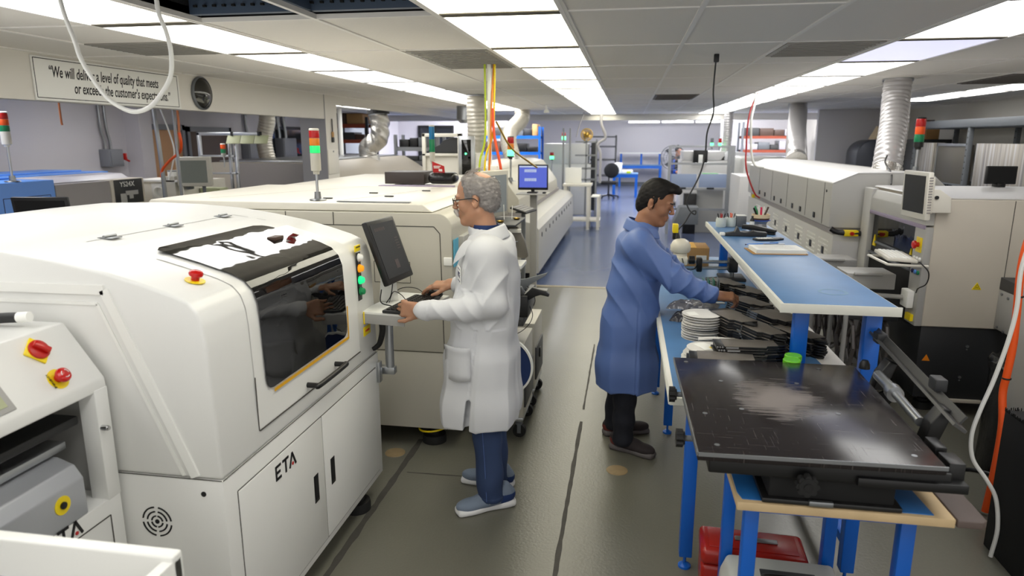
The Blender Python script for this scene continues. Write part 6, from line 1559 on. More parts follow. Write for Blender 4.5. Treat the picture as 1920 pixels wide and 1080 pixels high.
# blue and grey machine in the left bay
R_ = thing('pick_and_place_machine', 'blue and grey placement machine in the left bay, behind the big white printer', 'machine', (-6,6.5,0))
mb = MB(); mb.box(-6.75,-5.30,4.3,5.66,.12,1.495,bev=.008); mb.build('blue_section', 'machine_blue', R_)
mb = MB(); lineX(mb, -5.3, (5.10,1.36), (5.60,1.36), .006); lineX(mb, -5.3, (5.10,1.36), (5.10,.3), .006); lineX(mb, -5.3, (5.60,1.36), (5.60,.3), .006); mb.build('panel_gap', 'navy_text', R_)
mb = MB(); mb.box(-6.75,-5.30,5.665,6.85,.12,1.445,bev=.008); mb.build('grey_section', 'taupe', R_)
mb = MB(); mb.box(-6.75,-5.29,6.36,6.86,.9,1.452,bev=.006); mb.build('end_section', 'beige_paint', R_)
mb = MB(); mb.prism([(-6.7,1.45),(-5.42,1.45),(-5.5,1.50),(-6.65,1.525)], 'y', 5.7, 6.8, bev=.006); mb.build('top_cover', 'lilac_gray', R_)
mb = MB(); mb.box(-6.6,-5.75,4.5,6.9,1.50,1.515,bev=.004); mb.box(-6.5,-6.0,5.2,6.8,1.515,1.53,bev=.004); mb.build('blue_lids', 'machine_blue', R_)
mb = MB(); mb.box(-5.286,-5.280,6.40,6.82,1.19,1.445,bev=.002); pl_ = mb.build('name_plate', 'charcoal', R_)
text('YS24X', .075, facing((-5.274,6.58,1.395), (0,1,0), (0,0,1)), 'lettering', 'paper', pl_, bold=0, sx=1.05)
mb = MB(); mb.box(-5.280,-5.277,6.47,6.56,1.20,1.30); mb.box(-5.280,-5.277,6.55,6.74,1.28,1.325); mb.box(-5.280,-5.277,6.60,6.66,1.24,1.28); mb.build('printed_picture', 'gray_paint', pl_)
mb = MB()
for x in (-6.6,-5.45):
    for y in (4.45,6.7): mb.cyl((x,y,0),(x,y,.13),.05,n=14)
mb.build('feet', 'rubber', R_)
stack_light(-5.36, 5.28, 1.50, 'signal light with unlit red, orange and green lenses on the blue machine', h=.30, r=.038, pole=.30, cols=('red_lamp','orange','green_lamp'), body='cream_top', cap='paper', bodyh=.13)
o = thing('monitor', 'black monitor peeking above the big white printer at the left edge', 'monitor', (-4.4,4.5,0))
A = facing((-4.47,4.62,1.26), (.99,.16,0), (0,-.12,1)); mb = MB(A); mb.box(-.22,.22,-.16,.17,-.03,0,bev=.008); mb.build('housing', 'black_plastic', o)
mb = MB(A); mb.box(-.195,.195,-.135,.145,0,.002); mb.build('screen', 'screen_off', o)
mb = MB(); mb.cyl((-4.45,4.70,.02),(-4.45,4.70,1.2),.025,n=14); mb.cyl((-4.45,4.70,0),(-4.45,4.70,.02),.16,n=24); mb.box(-4.48,-4.42,4.64,4.70,1.15,1.25); mb.build('stand', 'steel_gray', o)
# cream unit with screen
R_ = thing('inspection_machine', 'cream machine with a round port in the left bay, beside the name plate', 'machine', (-5.2,7.3,0))
parts(R_, ('body','cream_top',(-5.95,-5.02,7.16,8.0,.1,1.385)), ('tower','cream_paint',(-5.24,-5.08,7.10,7.16,1.0,1.45)), ('top_plate','white_paint',(-5.55,-5.05,7.10,7.6,1.385,1.41)))
mb = MB(); mb.cyl((-5.16,7.2,1.41),(-5.16,7.2,1.50),.062,n=24); mb.build('canister', 'paper', R_); mb = MB(); mb.cyl((-5.16,7.2,1.50),(-5.16,7.2,1.515),.063,n=24); mb.build('canister_lid', 'steel', R_)
mb = MB(facing((-5.30,7.098,1.27),(1,0,0),(0,0,1))); mb.lathe([(.075,-.06),(.075,0),(.055,.002),(.055,-.05)], n=24); mb.build('port', 'paper', R_)
mb = MB(); mb.box(-5.42,-5.18,7.145,7.158,1.12,1.37,bev=.006); mb.build('port_plate', 'white_paint', R_)
o = thing('monitor', 'cream square monitor with a blank grey-green screen in the left bay', 'monitor', (-4.85,7.2,1.5))
A = facing((-4.845,7.12,1.505), (.93,.36,0), (0,0,1)); mb = MB(A); mb.box(-.185,.185,-.165,.165,-.08,0,bev=.012); mb.build('housing', 'cream_paint', o); mb = MB(A); mb.box(-.14,.14,-.125,.125,0,.002); mb.build('screen', 'screen_graygreen', o)
mb = MB(); mb.box(-5.0,-4.95,7.16,7.26,1.30,1.50,bev=.01); mb.cyl((-4.82,7.25,.02),(-4.82,7.25,1.36),.02,n=12); mb.cyl((-4.82,7.25,0),(-4.82,7.25,.02),.14,n=20); mb.build('bracket', 'steel_gray', o)
simple('control_box', 'olive_plastic', 'olive grey control box with a yellow tag under the square monitor', 'control box', (-5.0,-4.74,7.43,7.6,0,1.30))
# aluminium frame
R_ = thing('aluminium_frame', 'aluminium profile frame with green flags in the left bay, in front of the brown door', 'frame', (-5.2,8.2,0))
for nm, b in (('post',(-5.48,-5.44,8.18,8.22,0,1.95)),('post',(-4.98,-4.94,8.18,8.22,0,1.88)),('post',(-5.06,-5.03,8.18,8.22,0,1.88)),('top_beam',(-5.48,-4.60,8.18,8.22,1.91,1.95)),('crossbar',(-5.46,-4.95,8.18,8.21,1.64,1.665)),('crossbar',(-5.46,-4.93,8.18,8.21,1.42,1.445))):
    mb = MB(); mb.box(*b, bev=.004); mb.build(nm, 'aluminium', R_)
mb = MB(); mb.box(-5.0,-4.97,8.17,8.23,1.905,1.955); mb.box(-4.63,-4.60,8.17,8.23,1.905,1.955); mb.build('clamp', 'black_plastic', R_)
for k in range(3): mb = MB(Matrix.Translation((-4.95+k*.19,8.16,1.86)) @ Rx(-30,'X')); mb.box(-.095,.088,-.004,.004,-.06,.06,bev=.002); mb.build('green_flag', 'olive_plastic', R_)
stack_light(-5.06, 8.08, 1.50, 'small signal light with an orange and a green band on the aluminium frame', h=.17, r=.030, pole=.14, cols=('orange','green_lamp'), body='gray_paint', cap='paper', base=False, bodyh=.05, name='signal_tower')
# wall boxes and conduits
def wall_box(x, y, z0, z1, w, d, lb, pipes, hand=True):
    R_ = thing('disconnect_box', lb, 'electrical box', (x, y, z0))
    mb = MB(); mb.box(x+.002,x+d,y-w/2,y+w/2,z0,z1,bev=.008); mb.build('box', 'frame_gray', R_)
    mb = MB(); mb.box(x+d,x+d+.012,y-w/2+.02,y+w/2-.02,z0+.02,z1-.02,bev=.004); mb.build('cover', 'frame_gray', R_)
    if hand: mb = MB(); mb.box(x+d-.03,x+d+.03,y+w/2,y+w/2+.03,(z0+z1)/2-.03,(z0+z1)/2+.06,bev=.004); mb.cyl((x+d,y+w/2+.02,(z0+z1)/2-.02),(x+d+.02,y+w/2+.08,(z0+z1)/2-.05),.014,n=8); mb.build('lever', 'red', R_)
    for (yy, ztop, rr) in pipes: mb = MB(); mb.tube([(x+.05,yy,z1),(x+.05,yy,z1+.1),(x+.05,yy-.04,z1+.3),(x+.05,yy-.04,ztop)], rr, n=10, sm=3); mb.build('conduit', 'steel', R_)
wall_box(-7, 8.40, 1.50, 1.73, .26, .16, 'small grey switch box with a red lever on the wall left of the doors', [(8.34,2.44,.018),(8.44,2.44,.018)])
wall_box(-7, 11.95, 1.42, 1.84, .40, .16, 'grey wall box in the shadow behind the green flags', [(11.92,2.44,.03)], False)
wall_box(-7, 13.25, 1.36, 1.88, .55, .20, 'large grey switch box with a red lever, between the ducts', [(13.1,2.44,.03),(13.35,2.44,.04)])
for (pts, r, m, lb) in (([(-5.08,5.6,2.44),(-5.08,5.6,2.05),(-5.075,5.6,1.99)], .009, 'copper', 'short copper pipe stub hanging below the sign'),
    ([(-4.33,6.2,2.44),(-4.33,6.2,2.05),(-4.335,6.2,1.93)], .012, 'copper', 'copper pipe with a brass valve hanging below the mirror'),
    ([(-4.335,6.2,1.93),(-4.34,6.22,1.83),(-4.42,6.3,1.74),(-4.60,6.4,1.66),(-4.76,6.48,1.56),(-4.80,6.5,1.48)], .014, 'orange', 'orange air hose curving down from the copper pipe in the left bay'),
    ([(-4.82,6.5,2.44),(-4.80,6.5,2.0),(-4.78,6.5,1.45),(-4.78,6.5,.0)], .022, 'steel', 'vertical steel conduit in front of the tan doorway'),
    ([(-4.74,6.5,2.2),(-4.66,6.5,1.95),(-4.62,6.5,1.75),(-4.66,6.5,1.60),(-4.72,6.5,1.45)], .008, 'cable_white', 'white cable beside the steel conduit in the left bay'),
    ([(-4.41,6.25,2.44),(-4.41,6.25,1.5),(-4.40,6.25,0)], .014, 'steel', 'thin steel pole beside the copper pipe in the left bay')):
    mb = MB(); mb.tube(pts, r, n=10); tag(mb.build({'orange':'air_hose','cable_white':'cable'}.get(m,'pipe'), m, loc=pts[0]), lb, {'orange':'hose','cable_white':'cable'}.get(m,'pipe'))
# oven in the left bay and its silver duct
R_ = thing('reflow_oven', 'grey oven with a sloping hood behind the column on the left', 'machine', (-5,11,0))
mb = MB(); mb.prism([(-6.0,1.535),(-4.50,1.535),(-4.26,1.40),(-3.62,.98),(-3.62,.75),(-6.0,.75)], 'y', 9.25, 13.6, bev=.01); mb.build('hood', 'beige_paint', R_)
mb = MB(); mb.box(-5.52,-4.44,9.15,9.25,.2,1.53,bev=.02,seg=3); mb.build('end_panel', 'taupe', R_)
mb = MB(); mb.box(-5.95,-3.7,9.3,13.5,.12,.74,bev=.006); mb.build('base', 'beige_paint', R_); mb = MB(); mb.box(-5.9,-4.6,9.3,13.5,1.536,1.56,bev=.004); mb.build('top_rail', 'aluminium', R_)
mb = MB()
for x in (-5.8,-3.9):
    for y in (9.5,13.3): mb.cyl((x,y,0),(x,y,.13),.05,n=12)
mb.build('feet', 'rubber', R_)
flex_duct('foil_duct', 'crumpled silver foil duct rising from the grey oven on the left', [(-4.40,11.9,2.30),(-4.38,11.9,2.15),(-4.38,11.9,1.98),(-4.45,11.9,1.83),(-4.62,11.9,1.70),(-4.60,11.9,1.56)], .165, 'foil', rings=False, crinkle=.14, seed=4)
mb = MB(); mb.lathe([(.20,2.30),(.20,2.36),(.14,2.36),(.14,2.44)], (-4.40,11.9,0), n=28); tag(mb.build('duct_flange', 'charcoal', loc=(-4.4,11.9,2.3)), 'dark round ceiling flange above the silver foil duct', 'duct flange')
flex_duct('exhaust_duct', 'dull ribbed duct rising behind the grey oven end panel on the left', [(-5.98,10.9,2.44),(-5.98,10.9,2.15),(-6.06,10.9,1.85),(-6.02,10.9,1.54)], .13, 'duct_tan')
mb = MB(); mb.cyl((-5.6,13.0,1.5),(-5.6,13.0,2.44),.045,n=16); tag(mb.build('pole', 'paper', loc=(-5.6,13,1.5)), 'white round pole standing behind the grey oven on the left', 'pole')
# second mounter with dark box, bag and card
R_ = thing('pick_and_place_machine', 'second cream placement machine, just behind the first one', 'machine', (-2,6.4,0))
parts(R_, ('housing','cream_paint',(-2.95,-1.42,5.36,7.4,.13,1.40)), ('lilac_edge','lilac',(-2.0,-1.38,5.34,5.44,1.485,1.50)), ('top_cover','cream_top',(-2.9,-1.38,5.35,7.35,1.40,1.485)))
mb = MB()
for x in (-2.8,-1.55):
    for y in (5.5,7.2): mb.cyl((x,y,0),(x,y,.14),.05,n=14)
mb.build('feet', 'rubber', R_)
simple('dark_panel', 'wood_dark', 'dark brown flat case on the second cream machine, left of the black bag', 'case', (-2.0,-1.66,5.5,5.8,1.502,1.60))
mb = MB(); mb.box(-1.635,-1.395,5.50,5.66,1.502,1.597,bev=.042,seg=5); tag(mb.build('plastic_bag', 'bag_black', loc=(-1.5,5.55,1.5)), 'shiny black bag lying right of the dark case, behind the head in grey hair', 'bag')
mb = MB(facing((-1.54,5.52,1.640),(1,0,0),(0,-.3,1))); mb.prism([(-.05,-.045),(.05,-.045),(.05,.01),(-.05,.05)], 'z', 0, .002); o = mb.build('red_card', 'red_text', loc=(-1.54,5.57,1.63)); tag(o, 'small red printed card standing on the black bag', 'card')
mb = MB(facing((-1.54,5.517,1.640),(1,0,0),(0,-.3,1))); mb.box(-.04,.02,.005,.012,.0,.001); mb.box(-.04,.01,-.008,-.001,.0,.001); mb.box(.0,.03,-.035,-.015,0,.001); mb.build('print', 'paper', o)
R_ = stack_light(-1.70, 5.9, 1.50, 'slim signal light with blue and green bands beside the white-framed machine', h=.33, r=.024, pole=.155, cols=('blue_lamp','green_lamp'), body='cream_paint', cap='cream_paint', base=False, bodyh=.10)
# white framed machine with a dark hood
R_ = thing('coating_machine', 'white-framed machine with a black curved hood, left of the thick ribbed duct', 'machine', (-2.1,8,0))
parts(R_, ('frame','cream_top',(-2.40,-2.36,7.9,7.95,1.4,1.93),(-2.40,-1.92,7.9,7.95,1.89,1.93),(-2.40,-1.97,7.9,7.95,1.67,1.70),(-1.97,-1.92,7.9,7.95,1.4,1.93)), ('body','cream_top',(-2.40,-1.76,7.95,8.4,0,1.70)), ('door','aluminium',(-1.95,-1.76,7.86,7.9,1.42,1.90)), ('door_window','glass_tint',(-1.91,-1.80,7.85,7.86,1.46,1.86)), ('rear_post','cream_top',(-1.97,-1.92,8.3,8.35,1.7,1.9)))
mb = MB(); mb.prism([(-2.35,1.705),(-1.97,1.705),(-1.97,1.88),(-2.05,1.885),(-2.16,1.85),(-2.20,1.80),(-2.34,1.74)], 'y', 7.97, 8.3, bev=.006); mb.build('black_hood', 'charcoal', R_)
mb = MB(); mb.cyl((-1.86,7.85,1.70),(-1.86,7.845,1.70),.012,n=10); mb.build('green_led', 'green_bright', R_)
# oven on the left of the aisle, its base near the camera side
R_ = thing('reflow_oven', 'long cream oven with round black latches, left of the aisle', 'machine', (-2,11,0))
mb = MB(); mb.prism([(-1.10,.16),(-1.10,.73),(-1.17,.81),(-1.45,.86),(-3.0,.86),(-3.0,.16)], 'y', 8.63, 14.2, bev=.008); bs = mb.build('base', 'oven_gray', R_)
mb = MB(); mb.prism([(-1.40,.90),(-1.42,1.08),(-1.70,1.46),(-1.95,1.50),(-2.4,1.50),(-2.9,1.30),(-2.95,.90)], 'y', 9.0, 13.9, bev=.008); mb.build('hood', 'cream_paint', R_)
mb = MB(); mb.box(-2.95,-1.38,8.95,14,.855,.905); mb.build('gasket', 'taupe', R_)
for k in range(11):
    y = 8.95+k*.46; mb = MB(); mb.cyl((-1.10,y,.63),(-1.094,y,.63),.032 if k%2==0 else .026,n=14); mb.build('latch', 'black_plastic', bs)
mb = MB()
for y in (8.9,11.4,14.0):
    for x in (-1.3,-2.8): mb.cyl((x,y,0),(x,y,.17),.05,n=14)
mb.build('feet', 'rubber', R_)
flex_duct('exhaust_duct', 'thick ribbed duct rising from the middle of the cream oven, behind the pole of hoses', [(-2.04,9.24,2.44),(-2.04,9.24,2.2),(-2.04,9.26,1.9),(-2.10,9.35,1.65),(-2.13,9.35,1.49)], .125, 'duct_tan')
flex_duct('exhaust_duct', 'bent ribbed duct at the far end of the cream oven, left of the aisle', [(-2.16,14.1,2.44),(-2.16,14.0,2.25),(-2.32,13.6,2.0),(-2.30,13.3,1.8),(-2.18,13.1,1.49)], .155, 'duct_tan')
# monitor on the oven
o = thing('monitor', 'black monitor with a lit blue screen on the cream oven', 'monitor', (-1.15,8.1,1.3))
A = facing((-1.115,8.15,1.425), (1,.05,0), (0,-.03,1))
mb = MB(A); mb.box(-.18,.18,-.155,.145,-.03,0,bev=.006); mb.build('housing', 'black_plastic', o)
mb = MB(A); mb.box(-.165,.165,-.125,.130,.0,.002); s = mb.build('screen', 'screen_blue', o)
mb = MB(A); mb.box(-.163,.163,.112,.128,.002,.0025); mb.build('title_bar', 'screen_white', s)
for r in (0, 1):
    mb = MB(A)
    for k in range(8): mb.box(-.10+k*.018,-.087+k*.018,.055-r*.105,.09-r*.105,.002,.003)
    mb.build('icons', 'screen_white', s)
mb = MB(); mb.box(-1.18,-1.06,8.10,8.22,1.235,1.25,bev=.004); mb.box(-1.14,-1.10,8.17,8.20,1.24,1.3); mb.build('stand', 'black_plastic', o)

o = thing('monitor_shelf', 'grey post and shelf carrying the blue-screen monitor and a mouse', 'stand', (-1.1,8.2,0))
parts(o, ('shelf','gray_paint',(-1.30,-.93,8.02,8.35,1.22,1.234)), ('post','gray_paint',(-1.16,-1.08,8.22,8.30,.0,1.22)), ('foot_plate','gray_paint',(-1.3,-.95,8.1,8.4,0,.02)))
o = thing('keyboard', 'dark keyboard tilted on the near edge of the cream oven shelf', 'keyboard', (-1.15,7.7,1.12))
A = Matrix.Translation((-1.15,7.62,1.085)) @ Rx(-10,'Z') @ Rx(16,'Y')
mb = MB(A); mb.box(-.10,.10,-.19,.19,0,.02,bev=.005); mb.build('body', 'charcoal', o)
mb = MB(A)
for i in range(4):
    for j in range(11): mb.box(-.085+i*.042,-.052+i*.042,-.175+j*.032,-.150+j*.032,.02,.026,bev=.002,seg=1)
mb.build('keys', 'gray_paint', o)
mb = MB(); mb.box(-1.22,-1.08,7.5,7.74,1.06,1.075); mb.box(-1.17,-1.13,7.6,7.66,0,1.06); mb.build('holder', 'steel_gray', o)
simple('computer_mouse', 'charcoal', 'small dark mouse beside the blue-screen monitor', 'computer mouse', (-.99,-.95,8.05,8.12,1.2345,1.255), bev=.008)
# pole with hoses
o = thing('utility_pole', 'thin white utility pole dropping from the ceiling beside yellow and orange hoses', 'pole', (-1.09,5.42,0))
mb = MB(); mb.box(-1.105,-1.075,5.41,5.44,1.50,2.44,bev=.004); mb.build('pole', 'paper', o); mb = MB(); mb.box(-1.11,-1.02,5.38,5.45,1.56,1.66,bev=.004); mb.build('outlet_box', 'paper', o)
mb = MB(); mb.box(-1.13,-1.05,5.39,5.45,1.488,1.505,bev=.002); mb.build('base_plate', 'steel_gray', o)
for pts, m, lb in (([(-1.045,5.42,2.44),(-1.05,5.42,2.2),(-1.06,5.40,1.9),(-1.11,5.38,1.75),(-1.13,5.38,1.55)], 'yellow', 'yellow hose running down the utility pole'),
                   ([(-1.055,5.44,2.44),(-1.07,5.40,2.1),(-1.075,5.38,1.8),(-1.09,5.38,1.6)], 'amber', 'amber hose running down the utility pole'),
                   ([(-1.06,5.40,2.1),(-1.045,5.38,1.9),(-1.0,5.36,1.7),(-.975,5.36,1.55)], 'orange_red', 'orange hose leaning away from the utility pole'),
                   ([(-1.04,5.44,2.0),(-.95,5.6,1.8),(-.85,5.9,1.68),(-.8,6.1,1.62)], 'brass', 'thin tan hose slanting right from the utility pole'),
                   ([(-1.12,5.40,2.44),(-1.12,5.40,1.9),(-1.16,5.38,1.7),(-1.17,5.37,1.5)], 'lime', 'lime green hose left of the utility pole')):
    mb = MB(); mb.tube(pts, .008 if m != 'orange_red' else .011, n=8); tag(mb.build('air_hose', m, loc=pts[0]), lb, 'hose')
stack_light(-1.35, 8.4, .0+1.05+.35, 'signal light with a bright green lens behind the utility pole', h=.30, r=.045, pole=.22, cols=('red_lamp','amber','green_bright'), body='charcoal', cap='charcoal', base=True, bodyh=.04) if False else None
o = stack_light(-1.58, 9.3, 1.30, 'signal light with a bright green lens behind the orange hose', h=.30, r=.045, pole=.30, cols=('red_lamp','amber','green_bright'), body='charcoal', cap='charcoal', base=True, bodyh=.04)
# racks along the left wall far back
def rack(x0, x1, y0, y1, z1, levels, lb, post='charcoal', beam='orange_beam', stuff=True, seed=0, name='storage_rack', d0=0):
    R_ = thing(name, lb, 'rack', ((x0+x1)/2, (y0+y1)/2, 0)); r = random.Random(seed)
    for x in (x0, x1):
        for y in (y0, y1): mb = MB(); mb.box(x-.03,x+.03,y-.03,y+.03,0,z1); mb.build('post', post, R_)
    for z in levels:
        mb = MB(); mb.box(x0,x1,y0-.02,y0+.01,z-.08,z); mb.build('beam', beam, R_); mb = MB(); mb.box(x0,x1,y1-.01,y1+.02,z-.08,z); mb.build('beam', beam, R_)
        mb = MB(); mb.box(x0,x1,y0,y1,z-.015,z+.005); mb.build('deck', 'dark_gray', R_)
    if stuff:
        cols = ['charcoal','black_plastic','dark_gray','wood_brown','steel_gray','cardboard','lilac_gray']
        words = dict(charcoal='charcoal', black_plastic='black', dark_gray='dark grey', wood_brown='brown', steel_gray='grey', cardboard='cardboard', lilac_gray='pale grey')
        short = lb.split(',')[0]; LV = ['lowest','second lowest','middle','fourth','top']
        for zi, z in enumerate(levels):
            x = x0+.06; top = (levels[zi+1] if zi+1 < len(levels) else z+.45)-.12; n = 0
            while x < x1-.15:
                w = min(r.uniform(.18,.45), x1-.05-x); h = r.uniform(.35,.95)*(top-z)
                mb = MB(); mb.box(x,x+w-.02,y0+.05,y1-.05,z+.006,z+.006+h,bev=.01); cc = r.choice(cols)
                tag(mb.build('storage_box', cc, loc=(x,y0,z)), '%s box, %s from left on the %s shelf of the %s' % (words[cc], ORD[n], LV[zi], short), 'box', 'boxes on the '+short); x += w; n += 1
    return R_
rack(-6.9,-5.9,15.2,15.8,2.35,(.4,.9,1.4,1.85,2.2),'orange-beam rack, dark and loaded, behind the column', seed=1)
rack(-4.75,-3.85,13.8,14.3,1.95,(.4,.8,1.15,1.42,1.7),'steel wire rack, right of the foil duct', post='steel', beam='steel', seed=2)
rack(-4.2,-2.5,19.6,20.3,2.2,(.5,1.0,1.5,1.95),'blue-beam rack, behind the bent duct', post='bench_blue', beam='bench_blue', seed=3)
rack(3.3,4.9,21.5,22.3,2.35,(.6,1.1,1.55,1.95),'far right rack, beyond the far duct', post='steel_gray', beam='orange_beam', seed=4)
wall('wall_far_right', (2.9,5.42,23.3,23.45,0,3.35), 'wall_white')
R_ = thing('work_table', 'white frame table standing beyond the right oven', 'table', (3.0,13,0))
parts(R_, ('tabletop','paper',(2.1,2.9,12.6,13.3,1.42,1.46)), ('leg','paper',(2.1,2.15,12.6,12.65,0,1.42)), ('leg','paper',(2.85,2.9,12.6,12.65,0,1.42)), ('leg','paper',(2.1,2.15,13.25,13.3,0,1.42)), ('leg','paper',(2.85,2.9,13.25,13.3,0,1.42)))
# middle: white machine, rack, gold wheel, cream table
R_ = thing('wave_solder_machine', 'large white box-shaped machine at the far end of the cream oven', 'machine', (-1.5,17.2,0))
parts(R_, ('body','white_paint',(-2.15,-.92,17.3,18.3,0,1.25)), ('upper_body','white_paint',(-2.1,-1.0,17.3,18.3,1.255,1.75)), ('side','charcoal',(-.92,-.80,17.35,18.2,.1,1.77)))
for (x, z, n) in ((-1.62,1.75,'red and green signal light on the white machine, higher one'),): stack_light(x, 17.5, z, n, h=.22, r=.05, pole=.06, cols=('red_lamp','green_bright'), body='steel_gray', cap='steel_gray', base=False, bodyh=.03)
stack_light(-1.85, 16.9, 0, 'red and green signal light in front of the white machine, lower one', h=.20, r=.05, pole=1.35, cols=('red_lamp','green_bright'), body='steel_gray', cap='steel_gray', base=True, bodyh=.03)
R_ = thing('pipe_rack', 'open grey pipe rack with three shelves in front of the white machine', 'rack', (-1.1,15.8,0))
for x in (-1.47,-1.32,-.95,-.72):
    mb = MB(); mb.box(x-.02,x+.02,15.78,15.82,0,2.1 if x < -1.3 else 1.86); mb.build('post', 'steel', R_)
for z in (1.80,1.50,1.2,.95): mb = MB(); mb.box(-1.2,-.72,15.78,16.2,z-.015,z+.015); mb.build('shelf', 'steel', R_)
o = thing('gold_fan', 'round brass-coloured wheel on top of the open pipe rack', 'wheel', (-.95,16,1.83))
mb = MB()
for k in range(12): t = PI*k/12; mb.tube([(-.95+.13*math.cos(t),15.9,1.96+.12*math.sin(t)),(-.95-.13*math.cos(t),15.9,1.96-.12*math.sin(t))], .008, n=5, sm=1)
mb.lathe([(.12,-.03),(.14,-.03),(.14,.03),(.12,.03)], (-.95,15.9,1.96), 'y', 24); mb.ball((-.95,15.88,1.96),.05,n=6); mb.build('wheel', 'brass', o); mb = MB(); mb.box(-.98,-.92,15.85,15.95,1.815,1.86); mb.build('foot', 'brass', o)
for (x, x2, lb) in ((-.62,-.52,'thick white pipe curving down beyond the pipe rack'),(-1.0,-1.12,'thin white cable hanging above the gold wheel')):
    mb = MB(); mb.tube([(x,15.6,2.44),(x,15.6,2.2),(x2,15.6,1.9),(x-.06,15.6,1.75),(x,15.6,1.5),(x,15.6,.9)] if x > -.9 else [(x,15.6,2.44),(x2,15.6,2.1),(x2-.04,15.6,1.9)], .032 if x > -.9 else .012, n=10); tag(mb.build('pipe' if x > -.9 else 'cable', 'duct_white', loc=(x,15.6,2.4)), lb, 'pipe' if x > -.9 else 'cable')
R_ = thing('cream_table', 'cream steel table with a lower shelf at the far end of the cream oven', 'table', (-.95,14.6,0))
parts(R_, ('tabletop','cream_top',(-1.33,-.74,14.3,14.9,.90,.95)), ('lower_shelf','cream_top',(-1.2,-.55,14.35,14.9,.17,.21)), ('side_shelf','paper',(-.74,-.57,14.3,14.9,.68,.70)))
for x, z in ((-.80,.9),(-1.28,.9),(-.59,.70)):
    for y in (14.34,14.86): mb = MB(); mb.box(x-.03,x+.03,y-.03,y+.03,.04,z); mb.cyl((x,y,0),(x,y,.04),.035,n=10); mb.build('leg', 'cream_top', R_)
simple('white_board', 'paper', 'blank cream panel standing on the cream steel table', 'panel', (-1.30,-.96,14.5,14.53,.951,1.28))
# far: grey shelf, blue benches, chair
R_ = thing('storage_shelf', 'grey open shelf unit against the far back wall', 'shelf unit', (-.85,27,0))
for x in (-1.7,-.5):
    for y in (27,27.5): mb = MB(); mb.box(x-.03,x+.03,y-.03,y+.03,0,2.0); mb.build('post', 'dark_gray', R_)
for z in (1.97,1.6,1.1,.5): mb = MB(); mb.box(-1.73,-.47,26.97,27.53,z-.06,z); mb.build('shelf', 'dark_gray', R_)
def blue_bench(x0, x1, y0, y1, z, lb, upper=None, posts=()):
    R_ = thing('workbench', lb, 'workbench', ((x0+x1)/2,(y0+y1)/2,0))
    mb = MB(); mb.box(x0,x1,y0,y1,z-.03,z); mb.build('worktop', 'mat_blue', R_); mb = MB(); mb.box(x0,x1,y0+.02,y0+.06,z-.13,z-.03); mb.build('apron', 'bench_blue', R_)
    for x in (x0+.05,x1-.05):
        for y in (y0+.05,y1-.05): mb = MB(); mb.box(x-.04,x+.04,y-.04,y+.04,0,z-.03); mb.build('leg', 'bench_blue', R_)
    if upper:
        mb = MB(); mb.box(x0,x1,y1-.35,y1,upper-.04,upper); mb.build('upper_shelf', 'paper', R_)
        for x in posts: mb = MB(); mb.box(x-.04,x+.04,y1-.3,y1-.22,z,upper-.04); mb.build('shelf_post', 'bench_blue', R_)
blue_bench(-.38,1.30,27.8,28.6,.85,'blue bench with a raised white shelf against the far back wall',1.32,(-.3,.5,1.22))
blue_bench(-.50,.32,22.8,23.5,.76,'small blue table behind the black office chair')
simple('paper_pile', 'paper', 'white bag and papers heaped on the small blue table', 'papers', (-.45,-.20,22.9,23.2,.761,1.10), (-.2,.15,22.9,23.3,.761,.86), bev=.03)
simple('parts_bin', 'lime', 'small yellow-green bin on the small blue table', 'bin', (-.05,.08,22.86,22.895,.762,.84))
o = thing('office_chair', 'black office chair on castors in front of the small blue table', 'chair', (-.6,22.2,0))
mb = MB(); mb.ball((-.52,22.2,.88), 1, n=8, sc=(.24,.06,.24)); mb.build('backrest', 'black_matte', o); mb = MB(); mb.box(-.85,-.35,21.9,22.4,.45,.55,bev=.04); mb.build('seat', 'black_matte', o)
mb = MB(); mb.cyl((-.6,22.2,.08),(-.6,22.2,.46),.03,n=10); mb.box(-.62,-.58,22.2,22.3,.5,.8); mb.build('post', 'black_plastic', o)
for k in range(5):
    t = 2*PI*k/5+.3; mb = MB(); mb.tube([(-.6,22.2,.12),(-.6+.32*math.cos(t),22.2+.32*math.sin(t),.07)], .022, n=6, sm=1); l = mb.build('star_leg', 'black_plastic', o); mb = MB(); mb.ball((-.6+.32*math.cos(t),22.2+.32*math.sin(t),.035),.035,n=5); mb.build('caster', 'black_plastic', l)
# floor fan
o = thing('floor_fan', 'large round wire-caged fan behind the seated person in the far aisle', 'fan', (1.2,19.9,0))
mb = MB(); c = (1.22,19.9,1.35)
for r in (.34,.26,.18,.10): mb.lathe([(r-.006,-.05),(r+.006,-.05),(r+.006,-.04),(r-.006,-.04)], c, 'y', 28)
for k in range(10): t = PI*k/10; mb.tube([(c[0]+.34*math.cos(t),c[1]-.05,c[2]+.34*math.sin(t)),(c[0]-.34*math.cos(t),c[1]-.05,c[2]-.34*math.sin(t))], .004, n=4, sm=1)
mb.lathe([(.33,-.05),(.345,-.05),(.345,.08),(.33,.08)], c, 'y', 28); mb.build('cage', 'steel_gray', o)
for k in range(3):
    t = 2*PI*k/3; mb = MB(); mb.prism([(c[0]+.05*math.cos(t),c[2]+.05*math.sin(t)),(c[0]+.30*math.cos(t-.35),c[2]+.30*math.sin(t-.35)),(c[0]+.30*math.cos(t+.35),c[2]+.30*math.sin(t+.35))], 'y', c[1]+.0, c[1]+.01); mb.build('blade', 'dark_gray', o)
mb = MB(); mb.cyl((c[0],c[1]+.1,c[2]),(c[0],c[1]-.04,c[2]),.06,n=12); mb.cyl((c[0],c[1]+.08,0),(c[0],c[1]+.08,c[2]),.02,n=10); mb.cyl((c[0],c[1]+.08,0),(c[0],c[1]+.08,.03),.25,n=20); mb.build('stand', 'dark_gray', o)
